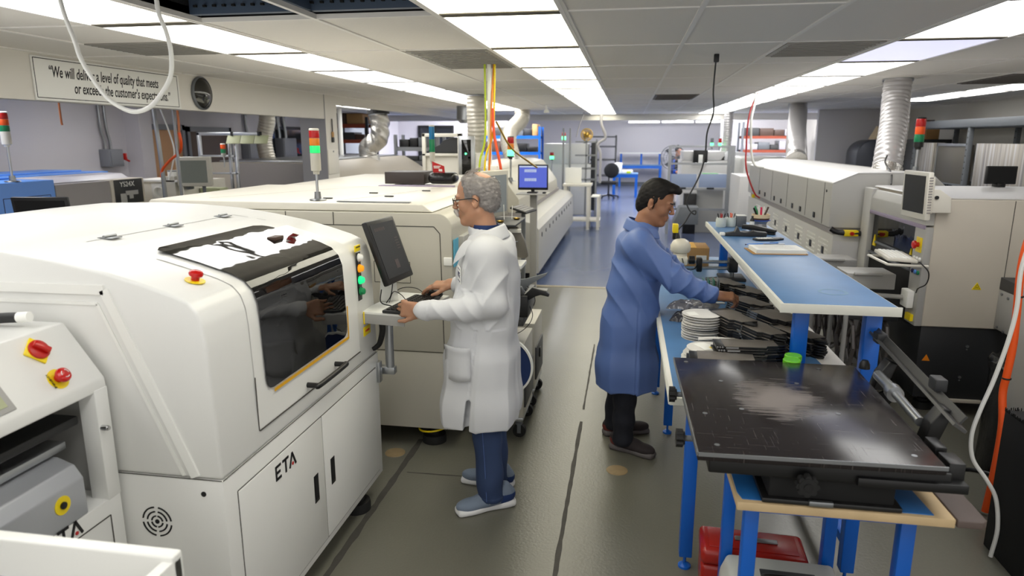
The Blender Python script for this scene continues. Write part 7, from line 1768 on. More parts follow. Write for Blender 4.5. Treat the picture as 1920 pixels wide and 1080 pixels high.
# seated person in the distance
def person3():
    root = thing('person', 'distant seated person in a blue coat with a dark apron, beside the large fan', 'person', (1.38,20.6,0))
    HM = Matrix.Translation((1.40,20.55,1.52)) @ Rx(-60,'Z')
    body = xform(head_prims(), HM)+[cone((1.38,20.56,1.42),(1.37,20.58,1.25),.055,.065,k=.03), ell((1.36,20.6,1.05),(.15,.13,.24),k=.05), ell((1.36,20.6,.78),(.16,.15,.12),k=.05),
        cone((1.22,20.56,1.22),(1.20,20.42,.98),.05,.04), cone((1.20,20.42,.98),(1.36,20.28,.95),.04,.03), cone((1.50,20.56,1.22),(1.55,20.42,.98),.05,.04), cone((1.55,20.42,.98),(1.46,20.28,.95),.04,.03),
        cone((1.28,20.56,.74),(1.34,20.16,.72),.08,.065,k=.03), cone((1.34,20.16,.72),(1.34,20.12,.12),.06,.045,k=.02), cone((1.44,20.56,.74),(1.52,20.18,.72),.08,.065,k=.03), cone((1.52,20.18,.72),(1.52,20.14,.12),.06,.045,k=.02)]
    for x, y in ((1.36,20.28),(1.46,20.28)): body += xform(hand_prims([(15,25,20)]*4), frame((x,y,.95),(.1,-1,-.1),(0,-.1,1)))
    sdf('body', body, .009, 'skin_brown', root, it=1)
    sdf('hair', xform([ell((-.016,0,.045),(.104,.085,.092),k=.01), ell((-.02,0,.13),(.05,.05,.05),k=.02), ell((.085,0,.0),(.05,.09,.07),k=.01,op=-1)], HM), .009, 'hair_black', root)
    coat = [ell((1.36,20.6,1.06),(.185,.16,.25),k=.05), ell((1.36,20.58,.80),(.20,.20,.14),k=.06), cone((1.22,20.56,1.22),(1.20,20.42,.98),.075,.06), cone((1.20,20.42,.98),(1.34,20.30,.95),.058,.045), cone((1.50,20.56,1.22),(1.55,20.42,.98),.075,.06), cone((1.55,20.42,.98),(1.46,20.30,.95),.058,.045), cone((1.28,20.5,.74),(1.32,20.2,.73),.10,.09,k=.04), cone((1.46,20.5,.74),(1.52,20.2,.73),.10,.09,k=.04)]
    sdf('coat', coat, .010, 'coat_royal', root)
    sdf('apron', [rbox((1.44,20.48,1.08),(.13,.06,.20),.05,R=np.array(Matrix.Rotation(math.radians(25),3,'Z')),k=.03), ], .012, 'black_matte', root)
    sdf('trousers', [cone((1.34,20.22,.70),(1.34,20.12,.12),.085,.06,k=.03), cone((1.52,20.22,.70),(1.52,20.14,.12),.085,.06,k=.03)], .010, 'taupe', root)
    for x in (1.34,1.52): sdf('shoe', [ell((x,20.06,.045),(.05,.14,.045)), rbox((x,20.06,-.03),(.1,.3,.032),.003,op=-1,k=.004)], .010, 'black_matte', root)
    s = thing('stool', 'dark stool under the distant seated person', 'stool', (1.36,20.62,0)); mb = MB(); mb.cyl((1.36,20.64,.60),(1.36,20.64,.66),.19,n=20); mb.build('seat', 'black_matte', s)
    mb = MB(); mb.cyl((1.36,20.64,.03),(1.36,20.64,.60),.03,n=10); mb.build('post', 'steel', s); mb = MB(); mb.cyl((1.36,20.64,0),(1.36,20.64,.03),.22,n=20); mb.build('base', 'steel', s)
person3()
# line of conveyors in the far aisle
R_ = thing('conveyor_frame', 'open aluminium frame line with pale blue panels, beyond the bench', 'conveyor', (1.35,14,0))
for x in (.80,1.93,2.0): mb = MB(); mb.box(x-.03,x+.03,13.97,14.03,0,1.74); mb.build('post', 'aluminium', R_)
for x0, x1 in ((.84,1.33),(1.38,1.90)): mb = MB(); mb.box(x0,x1,13.98,14.0,.93,1.19,bev=.003); mb.build('blue_panel', 'panel_blue', R_)
for z in (1.72,1.39,.90,.50): mb = MB(); mb.box(.80,1.97,13.98,14.02,z-.02,z+.02); mb.build('rail', 'aluminium', R_)
mb = MB(); mb.prism([(.87,.30),(1.32,.30),(1.32,.62),(.98,.62)], 'y', 13.1, 13.6, bev=.005); mb.build('lower_hopper', 'steel_gray', R_)
for x in (1.06,1.60): mb = MB(); mb.box(x-.07,x+.07,13.93,13.97,.90,.93); mb.build('grip', 'black_plastic', R_)
simple('motor_box', 'black_plastic', 'black motor box inside the aluminium conveyor frame', 'motor', (1.12,1.36,14.05,14.3,0,.80))
simple('drawer_unit', 'oven_gray', 'pale grey low cabinet inside the aluminium conveyor frame', 'cabinet', (1.38,1.90,14.3,14.8,.0,.87))
R_ = thing('vision_machine', 'white machine with a small black screen in the far aisle', 'machine', (1.6,16.0,0))
parts(R_, ('body','oven_light',(1.15,2.5,15.6,16.8,.05,1.40)), ('upper_body','oven_light',(1.18,2.05,15.6,16.6,1.405,1.60)))
mb = MB(); mb.prism([(1.95,1.405),(2.6,1.405),(2.5,1.58),(2.1,1.60)], 'y', 15.6, 16.7, bev=.01); mb.build('sloped_cover', 'plastic_film', R_)
o = thing('monitor', 'small black monitor on the white machine in the far aisle', 'monitor', (1.52,15.5,1.41)); parts(o, ('housing','black_plastic',(1.38,1.68,15.48,15.53,1.36,1.63)), ('paper_note','paper',(1.49,1.58,15.47,15.48,1.36,1.53)), ('bracket','steel',(1.5,1.56,15.5,15.6,1.36,1.42)))
simple('sloped_machine', 'oven_gray', 'grey sloped machine at the far right of the aisle, beyond the right oven', 'machine', (2.15,3.1,14.2,15.3,0,1.52), bev=.08)
simple('control_cabinet', 'oven_light', 'tall narrow pale cabinet at the far end of the right oven', 'cabinet', (1.72,2.15,11.2,12.2,0,1.30), bev=.01)
simple('green_board', 'green_mat', 'pale green sheet lying on the aluminium conveyor frame', 'sheet', (1.45,1.75,14.04,14.3,1.192,1.20))
simple('board_rest', 'aluminium', 'flat aluminium rest under the pale green sheet', 'rest', (1.38,1.92,14.03,14.32,1.17,1.191))
flex_duct('exhaust_duct', 'grey vertical duct beyond the signal lights of the far aisle', [(2.12,15.9,2.44),(2.12,15.9,2.2),(2.12,15.9,1.9),(2.10,15.9,1.60)], .10, 'duct_white')
for x, y, z, cols, lb in ((1.78,15.3,1.45,('steel_gray','green_bright'),'left green signal light of the far aisle pair'),(1.95,15.3,1.45,('red_lamp','green_bright'),'right red and green signal light of the far aisle pair')):
    stack_light(x, 15.72, 1.60, lb, h=.22, r=.035, pole=.06, cols=cols, body='steel_gray', cap='charcoal', base=False, bodyh=.03)
mb = MB(); mb.tube([(1.55,9.3,2.44),(1.53,9.2,2.3),(1.47,9.0,2.1),(1.48,9.0,1.9),(1.50,9.0,1.7),(1.55,9.0,1.55),(1.66,9.0,1.52)], .014, n=8); tag(mb.build('air_hose', 'cable_white', loc=(1.5,9,2.2)), 'white and red hose pair drooping to the right oven, the white one', 'hose')
mb = MB(); mb.tube([(1.58,9.35,2.44),(1.50,9.25,2.25),(1.44,9.05,2.05),(1.44,9.05,1.8),(1.46,9.05,1.5),(1.60,9.2,1.2),(1.69,9.3,1.12)], .010, n=8); tag(mb.build('air_hose', 'red_text', loc=(1.5,9,2.2)), 'thin red hose drooping beside the white one at the right oven', 'hose')
# sprinkler and vent stub
o = thing('sprinkler', 'small white sprinkler head on the ceiling left of the middle light strip', 'sprinkler', (-1.44,12.2,2.40)); mb = MB(); mb.cyl((-1.44,12.2,2.36),(-1.44,12.2,2.44),.02,n=10); mb.cyl((-1.44,12.2,2.31),(-1.44,12.2,2.36),.05,.035,n=14); mb.build('head', 'paper', o)
o = thing('ceiling_stub', 'short grey duct stub under the ceiling left of the thick ribbed duct', 'duct', (-2.9,12.3,2.35)); mb = MB(); mb.cyl((-2.95,12.3,2.2),(-2.95,12.3,2.44),.12,n=18); mb.cyl((-2.95,12.3,2.14),(-2.95,12.3,2.2),.06,.11,n=18); mb.build('stub', 'steel', o)
# fill lights added under the high ceiling to brighten the dark far bay
for k, (x, y) in enumerate(((-3.1,19.0),(2.2,19.2),(-2.4,22.5),(.2,24.5),(2.4,22.6),(4.2,19.3),(-4.6,18.6))):
    o = thing('far_fill_light', 'added fill light over the far bay, %s of its row' % ORD[k], 'fill light', (x,y,3.2)); o['group'] = 'added fill lights over the far bay'
    mb = MB(); mb.box(x-.25,x+.25,y-1.2,y+1.2,3.15,3.17); mb.build('diffuser', 'far_fill_emit', o); mb = MB(); mb.box(x-.27,x+.27,y-1.22,y+1.22,3.17,3.348); mb.build('housing', 'tbar', o)
# unseen fill fixtures over the left bay, made strong to brighten its walls
for k, (x, y) in enumerate(((-5.6,5.0),(-5.6,7.6),(-5.4,1.6))):
    o = thing('bay_fill_light', 'unseen fill light over the left bay, %s from the far wall' % ORD[(1,0,2)[k]], 'ceiling light', (x,y,2.42)); o['group'] = 'unseen fill lights over the left bay'
    mb = MB(); mb.box(x-.28,x+.28,y-.58,y+.58,2.412,2.422); mb.build('diffuser', 'bay_fill_emit', o); mb = MB(); mb.box(x-.30,x+.30,y-.60,y+.60,2.422,2.434); mb.build('housing', 'tbar', o)


# ------------------------------------------------------------------ people
def shoe(parent, heel, toe, um, sm, tm, side, logo=False):
    """heel & toe on the floor; built in its own frame"""
    h = Vector((heel[0], heel[1], 0)); t = Vector((toe[0], toe[1], 0)); L = (t-h).length; s = L/.30
    fr = frame(h, t-h, (0,0,1))
    pr = [ell((.155*s,0,.045), (.14*s,.046,.030), k=.02), ell((.05*s,0,.060), (.052*s,.037,.045), k=.03), ell((.235*s,0,.038), (.062*s,.045,.030), k=.02),
          cone((.065*s,0,.085), (.17*s,0,.062), .031, .028, k=.03), cone((.05*s,0,.105), (.035*s,0,.07), .030, .034, k=.02),
          rbox((.15*s,0,-.03), (.3,.1,.052), .004, k=.004, op=-1)]
    up = sdf('shoe', xform(pr, fr), .0045, [um, tm], parent, fmf=lambda c, n: ((np.array([(fr.inverted() @ Vector(p)).x for p in c]) < .085*s) & (c[:, 2] < .075)).astype(int))
    so = [rbox((.15*s,0,.016), (.147*s,.043,.0155), .013, k=.01), ell((.23*s,0,.018), (.07*s,.050,.017), k=.02), ell((.05*s,0,.02), (.056*s,.043,.021), k=.02),
          ell((.14*s, .064*side, .016), (.05,.018,.05), k=.02, op=-1), rbox((.15*s,0,-.02), (.3,.1,.0203), .001, k=.002, op=-1)]
    sdf('sole', xform(so, fr), .005, sm, up)
    mb = MB(fr)
    for k in range(5):
        x = .115*s+k*.017; z = .104-k*.0078
        mb.tube([(x,-.022,z-.010),(x+.004,0,z+.002),(x,.022,z-.010)], .0025, n=6, sm=3)
    mb.tube([(.11*s,0,.106),(.125*s,-.02,.112),(.105*s,-.025,.10)], .002, n=6); mb.tube([(.11*s,0,.106),(.125*s,.02,.112),(.105*s,.025,.10)], .002, n=6)
    mb.build('laces', um if not logo else 'sole_gray', up)
    if logo:
        y = side*.0455; m2 = MB(fr)
        def st(a, b): m2.cyl((a[0], y*(1-.0), a[1]), (b[0], y*1.0, b[1]), .0022, n=6)
        st((.10*s,.045),(.118*s,.082)); st((.118*s,.082),(.145*s,.046)); st((.145*s,.046),(.160*s,.080)); st((.09*s,.058),(.125*s,.056))
        m2.build('letter_mark', 'sole_white', up)
    return up
def person1():
    root = thing('person', 'person in a long white lab coat and glasses, typing at the printer keyboard', 'person', (-.67, 3.25, 0))
    HM = Matrix.Translation((-.722,3.25,1.588)) @ Rx(180+2, 'Z') @ Rx(9, 'Y')
    head = xform(head_prims(), HM)
    # hands
    HL = frame((-.955,3.035,1.072), (-1,.10,.05), (-.0,-1,.12))       # left hand, near: grips the tray edge, back of hand to the viewer
    HR = frame((-.895,3.40,1.125), (-1,-.02,-.10), (.0,-.2,1))      # right hand over the mouse
    hl = xform(hand_prims([(28,38,30),(34,42,32),(40,44,34),(46,46,36)], thumb=((.75,.42,.2), (.98,.12,.1))), HL, mirror=False)
    hr = xform(hand_prims([(8,22,18),(14,26,20),(20,32,24),(24,36,26)], spread=.06, thumb=((.72,.55,-.25), (.95,.2,-.2))), HR, mirror=False)
    body = head + [cone((-.695,3.25,1.52), (-.665,3.25,1.36), .056, .066, k=.03),
        ell((-.66,3.25,1.22), (.11,.17,.20), k=.05), ell((-.665,3.25,.98), (.11,.15,.16), k=.05),
        cone((-.64,3.09,1.33), (-.60,3.04,1.10), .045, .04, k=.03), cone((-.60,3.04,1.10), (-.94,3.035,1.072), .038, .026, k=.02),
        cone((-.64,3.41,1.33), (-.66,3.44,1.12), .045, .04, k=.03), cone((-.66,3.44,1.12), (-.90,3.40,1.125), .036, .026, k=.02),
        cone((-.67,3.17,.9), (-.655,3.145,.10), .07, .042, k=.03), cone((-.67,3.33,.9), (-.665,3.36,.10), .07, .042, k=.03)] + hl + hr
    sdf('body', body, .0034, 'skin_tan', root, it=1)
    # eyes, brows, moustache, hair
    eb = MB()
    for s in (-1, 1):
        eb.ball(tuple(HM @ Vector((.0815, s*.031, .003))), .0120, n=8)
    e = eb.build('eyes', 'eye_white', root)
    eb = MB()
    for s in (-1, 1): eb.ball(tuple(HM @ Vector((.0900, s*.031, .002))), .0050, n=6)
    eb.build('pupils', 'eye_dark', e)
    lp = xform([cone((.0955,-.015,-.060), (.0955,.015,-.060), .0042, k=.004), cone((.0945,-.014,-.0715), (.0945,.014,-.0715), .0052, k=.004)], HM)
    sdf('lips', lp, .0022, 'lips', root)
    R3 = HM.to_3x3(); back = np.array(R3 @ Vector((-1,0,-.35))); dn = np.array(R3 @ Vector((0,0,-1))); up = np.array(R3 @ Vector((-.5,0,.8)))
    hp = [ell((-.016,0,.040), (.104,.084,.091), k=.01), ell((-.052,0,-.012), (.063,.071,.072), k=.03),
          ell((.075,0,.035), (.052,.075,.070), k=.015, op=-1), rbox((.06,0,-.09), (.075,.12,.082), .02, k=.01, op=-1), ell((-.008,.085,-.015), (.024,.03,.036), k=.006, op=-1), ell((-.008,-.085,-.015), (.024,.03,.036), k=.006, op=-1),
          ell((-.060,.0,.118), (.050,.055,.050), k=.01, op=-1), ell((.03,0,.135), (.045,.045,.024), k=.01, op=-1), rbox((-.02,0,-.165), (.2,.2,.08), .01, k=.02, op=-1)]
    hair_obj('hair', xform(hp, HM), .0035, 'hair_gray', root, 5200, .016, .0007, lambda p: np.tile(back*.8+dn*.5, (len(p), 1)), disp=lambda V: .0022*snoise(V, 300, 4)+.002*snoise(V, 120, 5), lift=.5)
    wp = [ell((.012,0,.112), (.052,.055,.018), k=.01)]
    hair_obj('hair', xform(wp, HM), .005, 'hair_gray', root, 900, .020, .0005, lambda p: np.tile(up, (len(p), 1)), lift=1.2, seed=5) if False else None
    # thin wisps over the balding front
    r = np.random.RandomState(2); ws = MB()
    for _ in range(170):
        x = r.uniform(-.02,.055); y = r.uniform(-.05,.05); z = .035+.088*math.sqrt(max(0, 1-((x+.012)/.098)**2-(y/.077)**2))-.002
        a = Vector((x,y,z)); b = a+Vector((-.012+r.normal()*.006, r.normal()*.006, .013+r.rand()*.008)); c = b+Vector((-.014+r.normal()*.006, r.normal()*.008, .002))
        ws.tube([HM@a, HM@b, HM@c], .00045, n=3, sm=2)
    ws.build('hair_wisps', 'hair_gray', root)
    mp = [cone((.108,-.001,-.047), (.097,.029,-.066), .0115, .0075, k=.006), cone((.108,.001,-.047), (.097,-.029,-.066), .0115, .0075, k=.006)]
    hair_obj('moustache', xform(mp, HM), .003, 'hair_white', root, 500, .009, .0006, lambda p: np.tile(dn, (len(p), 1)))
    bp = [cone((.0955,s*.012,.025), (.0865,s*.044,.027), .0052, .0034, k=.004) for s in (-1, 1)]
    sdf('eyebrows', xform(bp, HM), .0025, 'hair_gray', root, disp=lambda V: .001*snoise(V, 700, 2))
    g = MB(HM)
    for s in (-1, 1):
        ring = [(.112-.010*abs(s*(.034+.025*math.cos(t))-.0)/.06, s*(.034+.025*math.cos(t)), .002+.016*math.sin(t)) for t in [2*PI*k/14 for k in range(14)]]
        g.tube(ring, .0016, n=6, closed=True, sm=2)
        g.tube([(.102,s*.060,.008),(.05,s*.079,.008),(.0,s*.084,.006),(-.022,s*.083,-.012)], .0022, n=6)
    g.tube([(.114,-.010,.006),(.117,0,.010),(.114,.010,.006)], .0014, n=6)
    gl = g.build('glasses', 'black_plastic', root)
    g = MB(HM)
    for s in (-1, 1): g.poly([(.112-.010*abs(.034+.025*math.cos(t))/.06, s*(.034+.024*math.cos(t)), .002+.015*math.sin(t)) for t in [2*PI*k/14 for k in range(14)]])
    g.build('lenses', 'lens_glass', gl)
    # coat
    coat = [ell((-.650,3.25,1.325), (.118,.205,.085), k=.05), ell((-.665,3.25,1.20), (.155,.195,.17), k=.06), rbox((-.680,3.25,1.02), (.158,.195,.17), .13, k=.06),
            rbox((-.70,3.25,.68), (.182,.215,.26), .14, k=.07), rbox((-.71,3.25,.50), (.190,.222,.20), .14, k=.05),
            cone((-.70,3.25,1.44), (-.64,3.25,1.34), .062, .10, k=.04),
            cone((-.670,3.20,1.380), (-.645,3.10,1.350), .045, .062, k=.05), cone((-.670,3.30,1.380), (-.645,3.40,1.350), .045, .062, k=.05),
            cone((-.640,3.095,1.335), (-.605,3.050,1.125), .072, .060, k=.07), cone((-.605,3.045,1.115), (-.72,3.035,1.085), .060, .055, k=.04), cone((-.72,3.03,1.085), (-.935,3.033,1.075), .054, .046, k=.03),
            cone((-.64,3.42,1.34), (-.655,3.45,1.13), .080, .068, k=.05), cone((-.655,3.45,1.12), (-.86,3.41,1.125), .064, .046, k=.02),
            rbox((-.70,3.25,.30), (.5,.5,.165), .01, k=.012, op=-1),
            rbox((-.735,3.02,.50), (.011,.06,.13), .004, R=np.array(Matrix.Rotation(math.radians(6),3,'Y')), k=.006, op=-1), cone((-.73,3.55,.40), (-.70,3.53,.66), .05, .003, k=.02, op=-1),
            cone((-.715,3.25,1.60), (-.69,3.25,1.43), .064, .058, k=.01, op=-1)]
    def cd1(V):
        x, y, z = V.T; a = np.arctan2(y-3.25, x+.69)
        def crease(ph, w): return (1-np.abs(np.sin(ph*.5)))**w-.35
        sk = np.clip((1.0-z)/.4, .15, 1); o = .012*crease(a*9+np.sin(z*4)*1.2+2.4*snoise(V, 4, 1), 1.5)*sk
        near = (y < 3.11) & (z > .98); fore = near & (x < -.64) & (z < 1.17)
        def crease(ph, w): return (1-np.abs(np.sin(ph*.5)))**w-.35
        o += np.where(fore, .006*crease(x*60+z*55+3.2*snoise(V, 12, 3), 1.4), 0)
        o += np.where(near & ~fore, .011*crease((z*.9-x*1.1)*52+3.4*snoise(V, 8, 6), 1.5), 0)*np.clip((1.34-z)/.1, 0, 1)
        o += np.clip((z-.90)/.14,0,1)*np.where(~near, .010*crease((z*.35-x*1.2+y*.8)*40+3.0*snoise(V, 5, 7), 1.5), 0)*np.clip((1.38-z)/.1, 0, 1)
        o += .0012*snoise(V, 30, 8)+np.where((x < -.905) & (z > 1.0), .003, 0)
        side = (y < 3.25) & (np.abs(x+.735-.10*(z-.5)) < .004) & (z < .98); return o-np.where(side, .005, 0)
    co = sdf('lab_coat', coat, .0052, 'coat_white', root, disp=cd1)
    # collar
    col = []
    for i in range(22):
        t = math.radians(-150+300*i/21)
        c = Vector((-.672,3.25,1.405)); dx = -math.cos(t)*-1
        px_ = c.x+.078*math.cos(t); py = c.y+.085*math.sin(t); fz = .018*math.cos(t)
        col.append((px_, py, c.z+.030*math.cos(t)+.012, math.cos(t), math.sin(t)))
    rows = [[(x+.004*cx, y+.004*sy, z+.022) for x, y, z, cx, sy in col], [(x+.014*cx, y+.016*sy, z+.020) for x, y, z, cx, sy in col],
            [(x+.030*cx, y+.036*sy, z-.018) for x, y, z, cx, sy in col], [(x+.040*cx, y+.050*sy, z-.040) for x, y, z, cx, sy in col]]
    cm = MB(); cm.sheet(rows); oc = cm.build('collar', 'coat_white', co)
    md = oc.modifiers.new('s', 'SOLIDIFY'); md.thickness = .004; md2 = oc.modifiers.new('b', 'SUBSURF'); md2.levels = 1; md2.render_levels = 1
    # lapel on the near side
    cm = MB(); cm.sheet([[(-.755,3.165,1.40),(-.72,3.13,1.405),(-.69,3.11,1.395)],[(-.80,3.15,1.34),(-.765,3.115,1.345),(-.735,3.10,1.335)],[(-.826,3.18,1.26),(-.815,3.155,1.275),(-.80,3.13,1.29)]])
    ol = cm.build('lapel', 'coat_white', co); md = ol.modifiers.new('s', 'SOLIDIFY'); md.thickness = .006; md2 = ol.modifiers.new('b', 'SUBSURF'); md2.levels = 2; md2.render_levels = 2
    bs = MB(); bs.lathe([(.066,-.012),(.068,.012),(.062,.012),(.060,-.012)], (-.675,3.25,1.452), n=24); bs.build('shirt_collar', 'shoe_navy', root)
    # pocket on the near hip, chest badge, cuff snaps
    pk = MB(); rows = []
    for i in range(7):
        z = .90-.165*i/6; rows.append([(-.845+.135*j/6+.012*i/6*0, 3.038-.010*math.sin(PI*j/6)-(.018 if i == 0 else .006)+.055*max(0, (1-j/6))**2.2, z-.012*math.sin(PI*j/6)*(i == 6)) for j in range(7)])
    pk.sheet(rows); o = pk.build('pocket', 'coat_white', co); md = o.modifiers.new('s', 'SOLIDIFY'); md.thickness = .006
    from mathutils.bvhtree import BVHTree
    bv = BVHTree.FromObject(co, bpy.context.evaluated_depsgraph_get()) if False else BVHTree.FromPolygons([v.co+root.location for v in co.data.vertices], [p.vertices[:] for p in co.data.polygons])
    d = Vector((-.80,-.60,0)).normalized(); hit, nrm, _, _ = bv.ray_cast(Vector((-.70,3.165,1.235))+d*.6, -d)
    BM = facing(hit+nrm*.005, Vector((0,0,1)).cross(nrm), (0,0,1)) @ Matrix.Scale(1.35, 4)
    b = MB(BM); b.box(-.030,.030,-.030,.030,-.001,.001, bev=.0008); bd = b.build('badge', 'paper', root)
    text('NCE', .026, BM @ Matrix.Translation((-.002,0,.0012)), 'lettering', 'navy_text', bd, bold=.0008, ext=.0004)
    b = MB(BM); b.box(-.026,.026,.020,.0225,.0,.002); b.box(-.026,.026,-.0225,-.020,.0,.002); b.build('rule', 'navy_text', bd)
    # jeans
    je = [rbox((-.67,3.25,.86), (.11,.15,.10), .08, k=.04), cone((-.675,3.17,.85), (-.662,3.155,.50), .088, .078, k=.04), cone((-.662,3.155,.50), (-.640,3.150,.085), .076, .066, k=.03),
          cone((-.675,3.33,.85), (-.665,3.345,.50), .088, .078, k=.04), cone((-.665,3.345,.50), (-.655,3.36,.085), .076, .066, k=.03), rbox((-.66,3.25,-.05), (.3,.3,.102), .002, k=.004, op=-1)]
    sdf('jeans', je, .0055, 'denim', root, disp=lambda V: .004*np.sin(V[:, 2]*38+3*snoise(V, 12, 2))*np.clip((.62-V[:, 2])/.3, .15, 1)+np.where(V[:, 2] < .075, .003, 0))
    sm = MB(); sm.tube([(-.672,3.070,.60),(-.665,3.077,.45),(-.655,3.082,.25),(-.648,3.083,.07)], .0016, n=5); sm.build('leg_seam', 'coat_blue', root)
    shoe(root, (-.530,3.225), (-.800,3.055), 'shoe_gray', 'sole_white', 'shoe_navy', 1, True)
    shoe(root, (-.560,3.385), (-.855,3.415), 'shoe_gray', 'sole_white', 'shoe_navy', 1, True)
    return root
def person2():  # second worker
    root = thing('person', 'person in a blue lab coat, smiling and sorting black feeders on the bench', 'person', (.03, 4.0, 0))
    HM = Matrix.Translation((.163,3.98,1.520)) @ Rx(-16, 'Z') @ Rx(20, 'Y')
    head = xform(head_prims(), HM)
    HR = frame((.505,3.80,1.025), (1,.02,-.06), (0,-.35,1))
    HL = frame((.46,4.16,.985), (1,-.15,-.12), (0,.2,1))
    hr = xform(hand_prims([(30,42,30),(38,46,34),(46,48,34),(52,50,34)], thumb=((.78,.45,-.35), (.95,.1,-.3)), scale=1.0), HR)
    hl = xform(hand_prims([(15,25,20),(18,28,20),(22,30,22),(26,32,24)], thumb=((.7,.6,-.3), (.95,.2,-.3))), HL, mirror=True)
    lids = xform([ell((.0800, s_*.031, .006), (.0142,.0155,.0095), k=.004) for s_ in (-1, 1)], HM)
    body = head + lids + [cone((.120,3.98,1.44), (.075,3.98,1.30), .058, .068, k=.03), ell((.09,3.98,1.16), (.10,.165,.19), k=.05), ell((.05,3.99,.95), (.10,.15,.16), k=.05),
        cone((.09,3.82,1.28), (.28,3.79,1.10), .045, .04, k=.03), cone((.28,3.79,1.10), (.505,3.80,1.025), .038, .026, k=.02),
        cone((.09,4.15,1.28), (.27,4.20,1.10), .045, .04, k=.03), cone((.27,4.20,1.10), (.46,4.16,.985), .038, .026, k=.02),
        cone((.05,3.92,.9), (.02,3.925,.10), .07, .042, k=.03), cone((.05,4.08,.9), (-.03,4.16,.10), .07, .042, k=.03)] + hr + hl
    sdf('body', body, .0036, 'skin_brown', root, it=1)
    eb = MB()
    for s in (-1, 1): eb.ball(tuple(HM @ Vector((.0775, s*.031, .001))), .0118, n=8)
    e = eb.build('eyes', 'eye_white', root)
    eb = MB()
    for s in (-1, 1): eb.ball(tuple(HM @ Vector((.0845, s*.031, -.001))), .0062, n=6)
    eb.build('pupils', 'eye_dark', e)
    lp = xform([cone((.0895,-.026,-.0555), (.0990,0,-.0605), .0032, .0042, k=.003), cone((.0990,0,-.0605), (.0895,.026,-.0555), .0042, .0032, k=.003), cone((.0885,-.022,-.066), (.0955,0,-.0765), .004, .0055, k=.004), cone((.0955,0,-.0765), (.0885,.022,-.066), .0055, .004, k=.004)], HM)
    sdf('lips', lp, .0022, 'lips', root)
    tb = MB(HM); tb.box(.088,.0985,-.014,.014,-.0715,-.0630,bev=.002); tb.build('teeth', 'eye_white', root)
    R3 = HM.to_3x3(); fw = np.array(R3 @ Vector((1,0,.2))); dn = np.array(R3 @ Vector((0,0,-1))); bk = np.array(R3 @ Vector((-.7,0,-.7)))
    hp = [ell((-.013,0,.038), (.0985,.0775,.0875), k=.01), ell((.012,0,.100), (.080,.056,.030), k=.025), ell((.080,.0,.099), (.034,.046,.024), k=.03), ell((-.050,0,-.010), (.055,.066,.068), k=.03), ell((-.060,0,-.045), (.040,.052,.050), k=.03),
          cone((.010,.0765,.02), (.012,.0750,-.030), .005, .0035, k=.012), cone((.010,-.0765,.02), (.012,-.0750,-.030), .005, .0035, k=.012),
          ell((.088,0,.026), (.052,.095,.058), k=.010, op=-1), rbox((.098,0,-.10), (.075,.12,.088), .01, k=.008, op=-1), rbox((.05,0,-.13), (.075,.12,.085), .01, k=.008, op=-1), ell((-.010,.087,-.015), (.017,.022,.031), k=.004, op=-1), ell((-.010,-.087,-.015), (.017,.022,.031), k=.004, op=-1), rbox((-.02,0,-.180), (.2,.2,.08), .01, k=.02, op=-1)]
    hair_obj('hair', xform(hp, HM), .0035, 'hair_black', root, 3200, .012, .0006, lambda p: np.where(((p-np.array(HM.translation))@np.array(R3 @ Vector((0,0,1))) > .085)[:, None], fw, bk), disp=lambda V: .0012*snoise(V, 260, 4), lift=.15)
    bp = [cone((.0955,s*.013,.024), (.0865,s*.044,.027), .0050, .0032, k=.004) for s in (-1, 1)]
    sdf('eyebrows', xform(bp, HM), .0025, 'hair_black', root)
    lash = MB(HM)
    for s in (-1, 1): lash.tube([(.0945,s*.018,-.003),(.0965,s*.029,-.0045),(.0925,s*.043,-.003)], .0014, n=5)
    lash.build('eyelashes', 'hair_black', root)
    coat = [ell((.060,3.985,1.275), (.115,.205,.085), k=.05), ell((.07,3.985,1.14), (.145,.195,.17), k=.06), rbox((.055,3.985,.98), (.150,.195,.17), .12, k=.06),
            rbox((.030,3.99,.68), (.158,.215,.26), .13, k=.07), rbox((.035,3.99,.50), (.175,.225,.20), .14, k=.05),
            cone((.120,3.98,1.37), (.07,3.98,1.28), .064, .10, k=.04),
            cone((.085,3.93,1.345), (.078,3.83,1.310), .055, .066, k=.05), cone((.085,4.03,1.345), (.08,4.13,1.310), .055, .066, k=.05),
            cone((.075,3.805,1.285), (.275,3.775,1.115), .082, .070, k=.05), cone((.275,3.775,1.110), (.475,3.795,1.030), .068, .048, k=.02),
            cone((.08,4.165,1.285), (.265,4.21,1.11), .080, .068, k=.05), cone((.265,4.21,1.11), (.43,4.17,.995), .064, .046, k=.02),
            rbox((.05,3.98,.26), (.5,.5,.165), .01, k=.012, op=-1), cone((.13,3.70,.36), (.11,3.72,.66), .05, .003, k=.02, op=-1),
            cone((.165,3.98,1.52), (.11,3.98,1.37), .066, .058, k=.01, op=-1)]
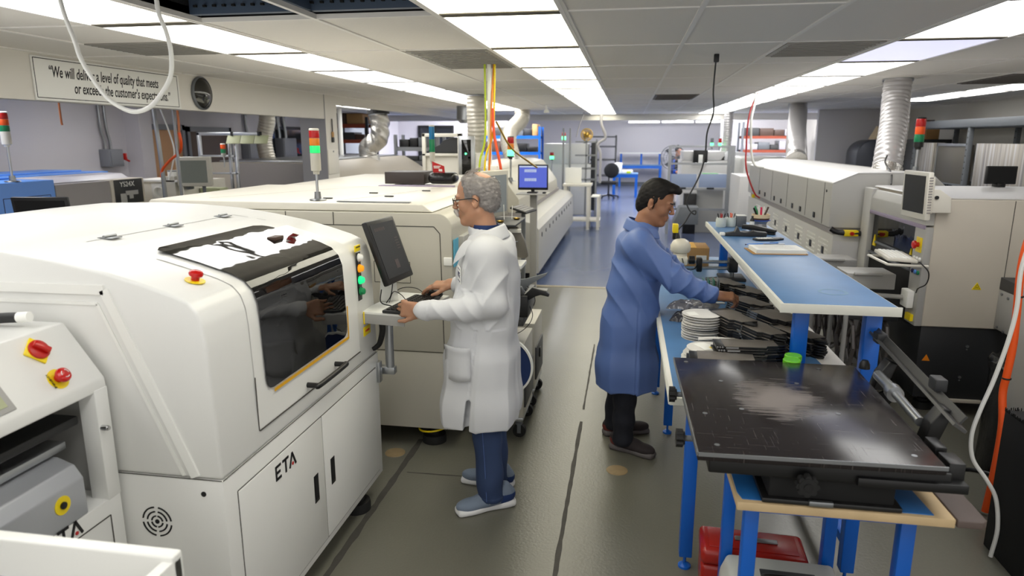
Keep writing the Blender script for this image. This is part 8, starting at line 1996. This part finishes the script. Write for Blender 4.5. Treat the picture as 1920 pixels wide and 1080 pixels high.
    def cd2(V):
        x, y, z = V.T; a = np.arctan2(y-3.985, x-.05)
        def crease(ph, w): return (1-np.abs(np.sin(ph*.5)))**w-.35
        sk = np.clip((.95-z)/.35, .15, 1); o = .014*crease(a*9+np.sin(z*4)*1.0+2.4*snoise(V, 4, 1), 1.5)*sk
        fore = (x > .25) & (z > .9)
        def crease(ph, w): return (1-np.abs(np.sin(ph*.5)))**w-.35
        o += np.where(fore, .011*crease(x*64-z*70+3.2*snoise(V, 12, 3), 1.4), 0)
        o += np.clip((z-.80)/.16,0,1)*np.where(~fore, .013*crease((z*.8+x*1.2)*46+3.4*snoise(V, 6, 6), 1.5), 0)*np.clip((1.34-z)/.1, 0, 1)
        o += np.where((x > .435) & (x < .5), .004, 0)
        side = (y < 3.98) & (np.abs(x-.085) < .004) & (z < .98)
        return o+.0012*snoise(V, 30, 8)-np.where(side, .006, 0)
    co = sdf('lab_coat', coat, .0055, 'coat_blue', root, disp=cd2)
    col = []
    for i in range(22):
        t = math.radians(30+300*i/21); col.append((.095+.080*math.cos(t), 3.98+.086*math.sin(t), 1.368-.030*math.cos(t)+.010, math.cos(t), math.sin(t)))
    rows = [[(x+.002*cx, y+.002*sy, z+.024) for x, y, z, cx, sy in col], [(x+.014*cx, y+.016*sy, z+.020) for x, y, z, cx, sy in col],
            [(x+.028*cx, y+.034*sy, z-.018) for x, y, z, cx, sy in col], [(x+.036*cx, y+.046*sy, z-.038) for x, y, z, cx, sy in col]]
    cm = MB(); cm.sheet(rows); oc = cm.build('collar', 'coat_blue', co)
    md = oc.modifiers.new('s', 'SOLIDIFY'); md.thickness = .004; md2 = oc.modifiers.new('b', 'SUBSURF'); md2.levels = 1; md2.render_levels = 1
    je = [rbox((.05,3.99,.86), (.10,.14,.10), .07, k=.04), cone((.05,3.91,.85), (.03,3.92,.50), .085, .074, k=.04), cone((.03,3.92,.50), (.025,3.93,.085), .074, .062, k=.03),
          cone((.05,4.07,.85), (.0,4.11,.50), .085, .074, k=.04), cone((.0,4.11,.50), (-.035,4.165,.085), .074, .062, k=.03), rbox((.0,4.0,-.05), (.3,.4,.098), .002, k=.004, op=-1)]
    sdf('jeans', je, .0055, 'denim_dark', root, disp=lambda V: .004*np.sin(V[:, 2]*40+3*snoise(V, 12, 2))*np.clip((.6-V[:, 2])/.3, .15, 1))
    shoe(root, (-.045,3.985), (.215,3.865), 'shoe_dark', 'sole_gray', 'shoe_rust', -1)
    shoe(root, (-.100,4.155), (.19,4.25), 'shoe_dark', 'sole_gray', 'shoe_rust', -1)
    return root
person1(); person2()
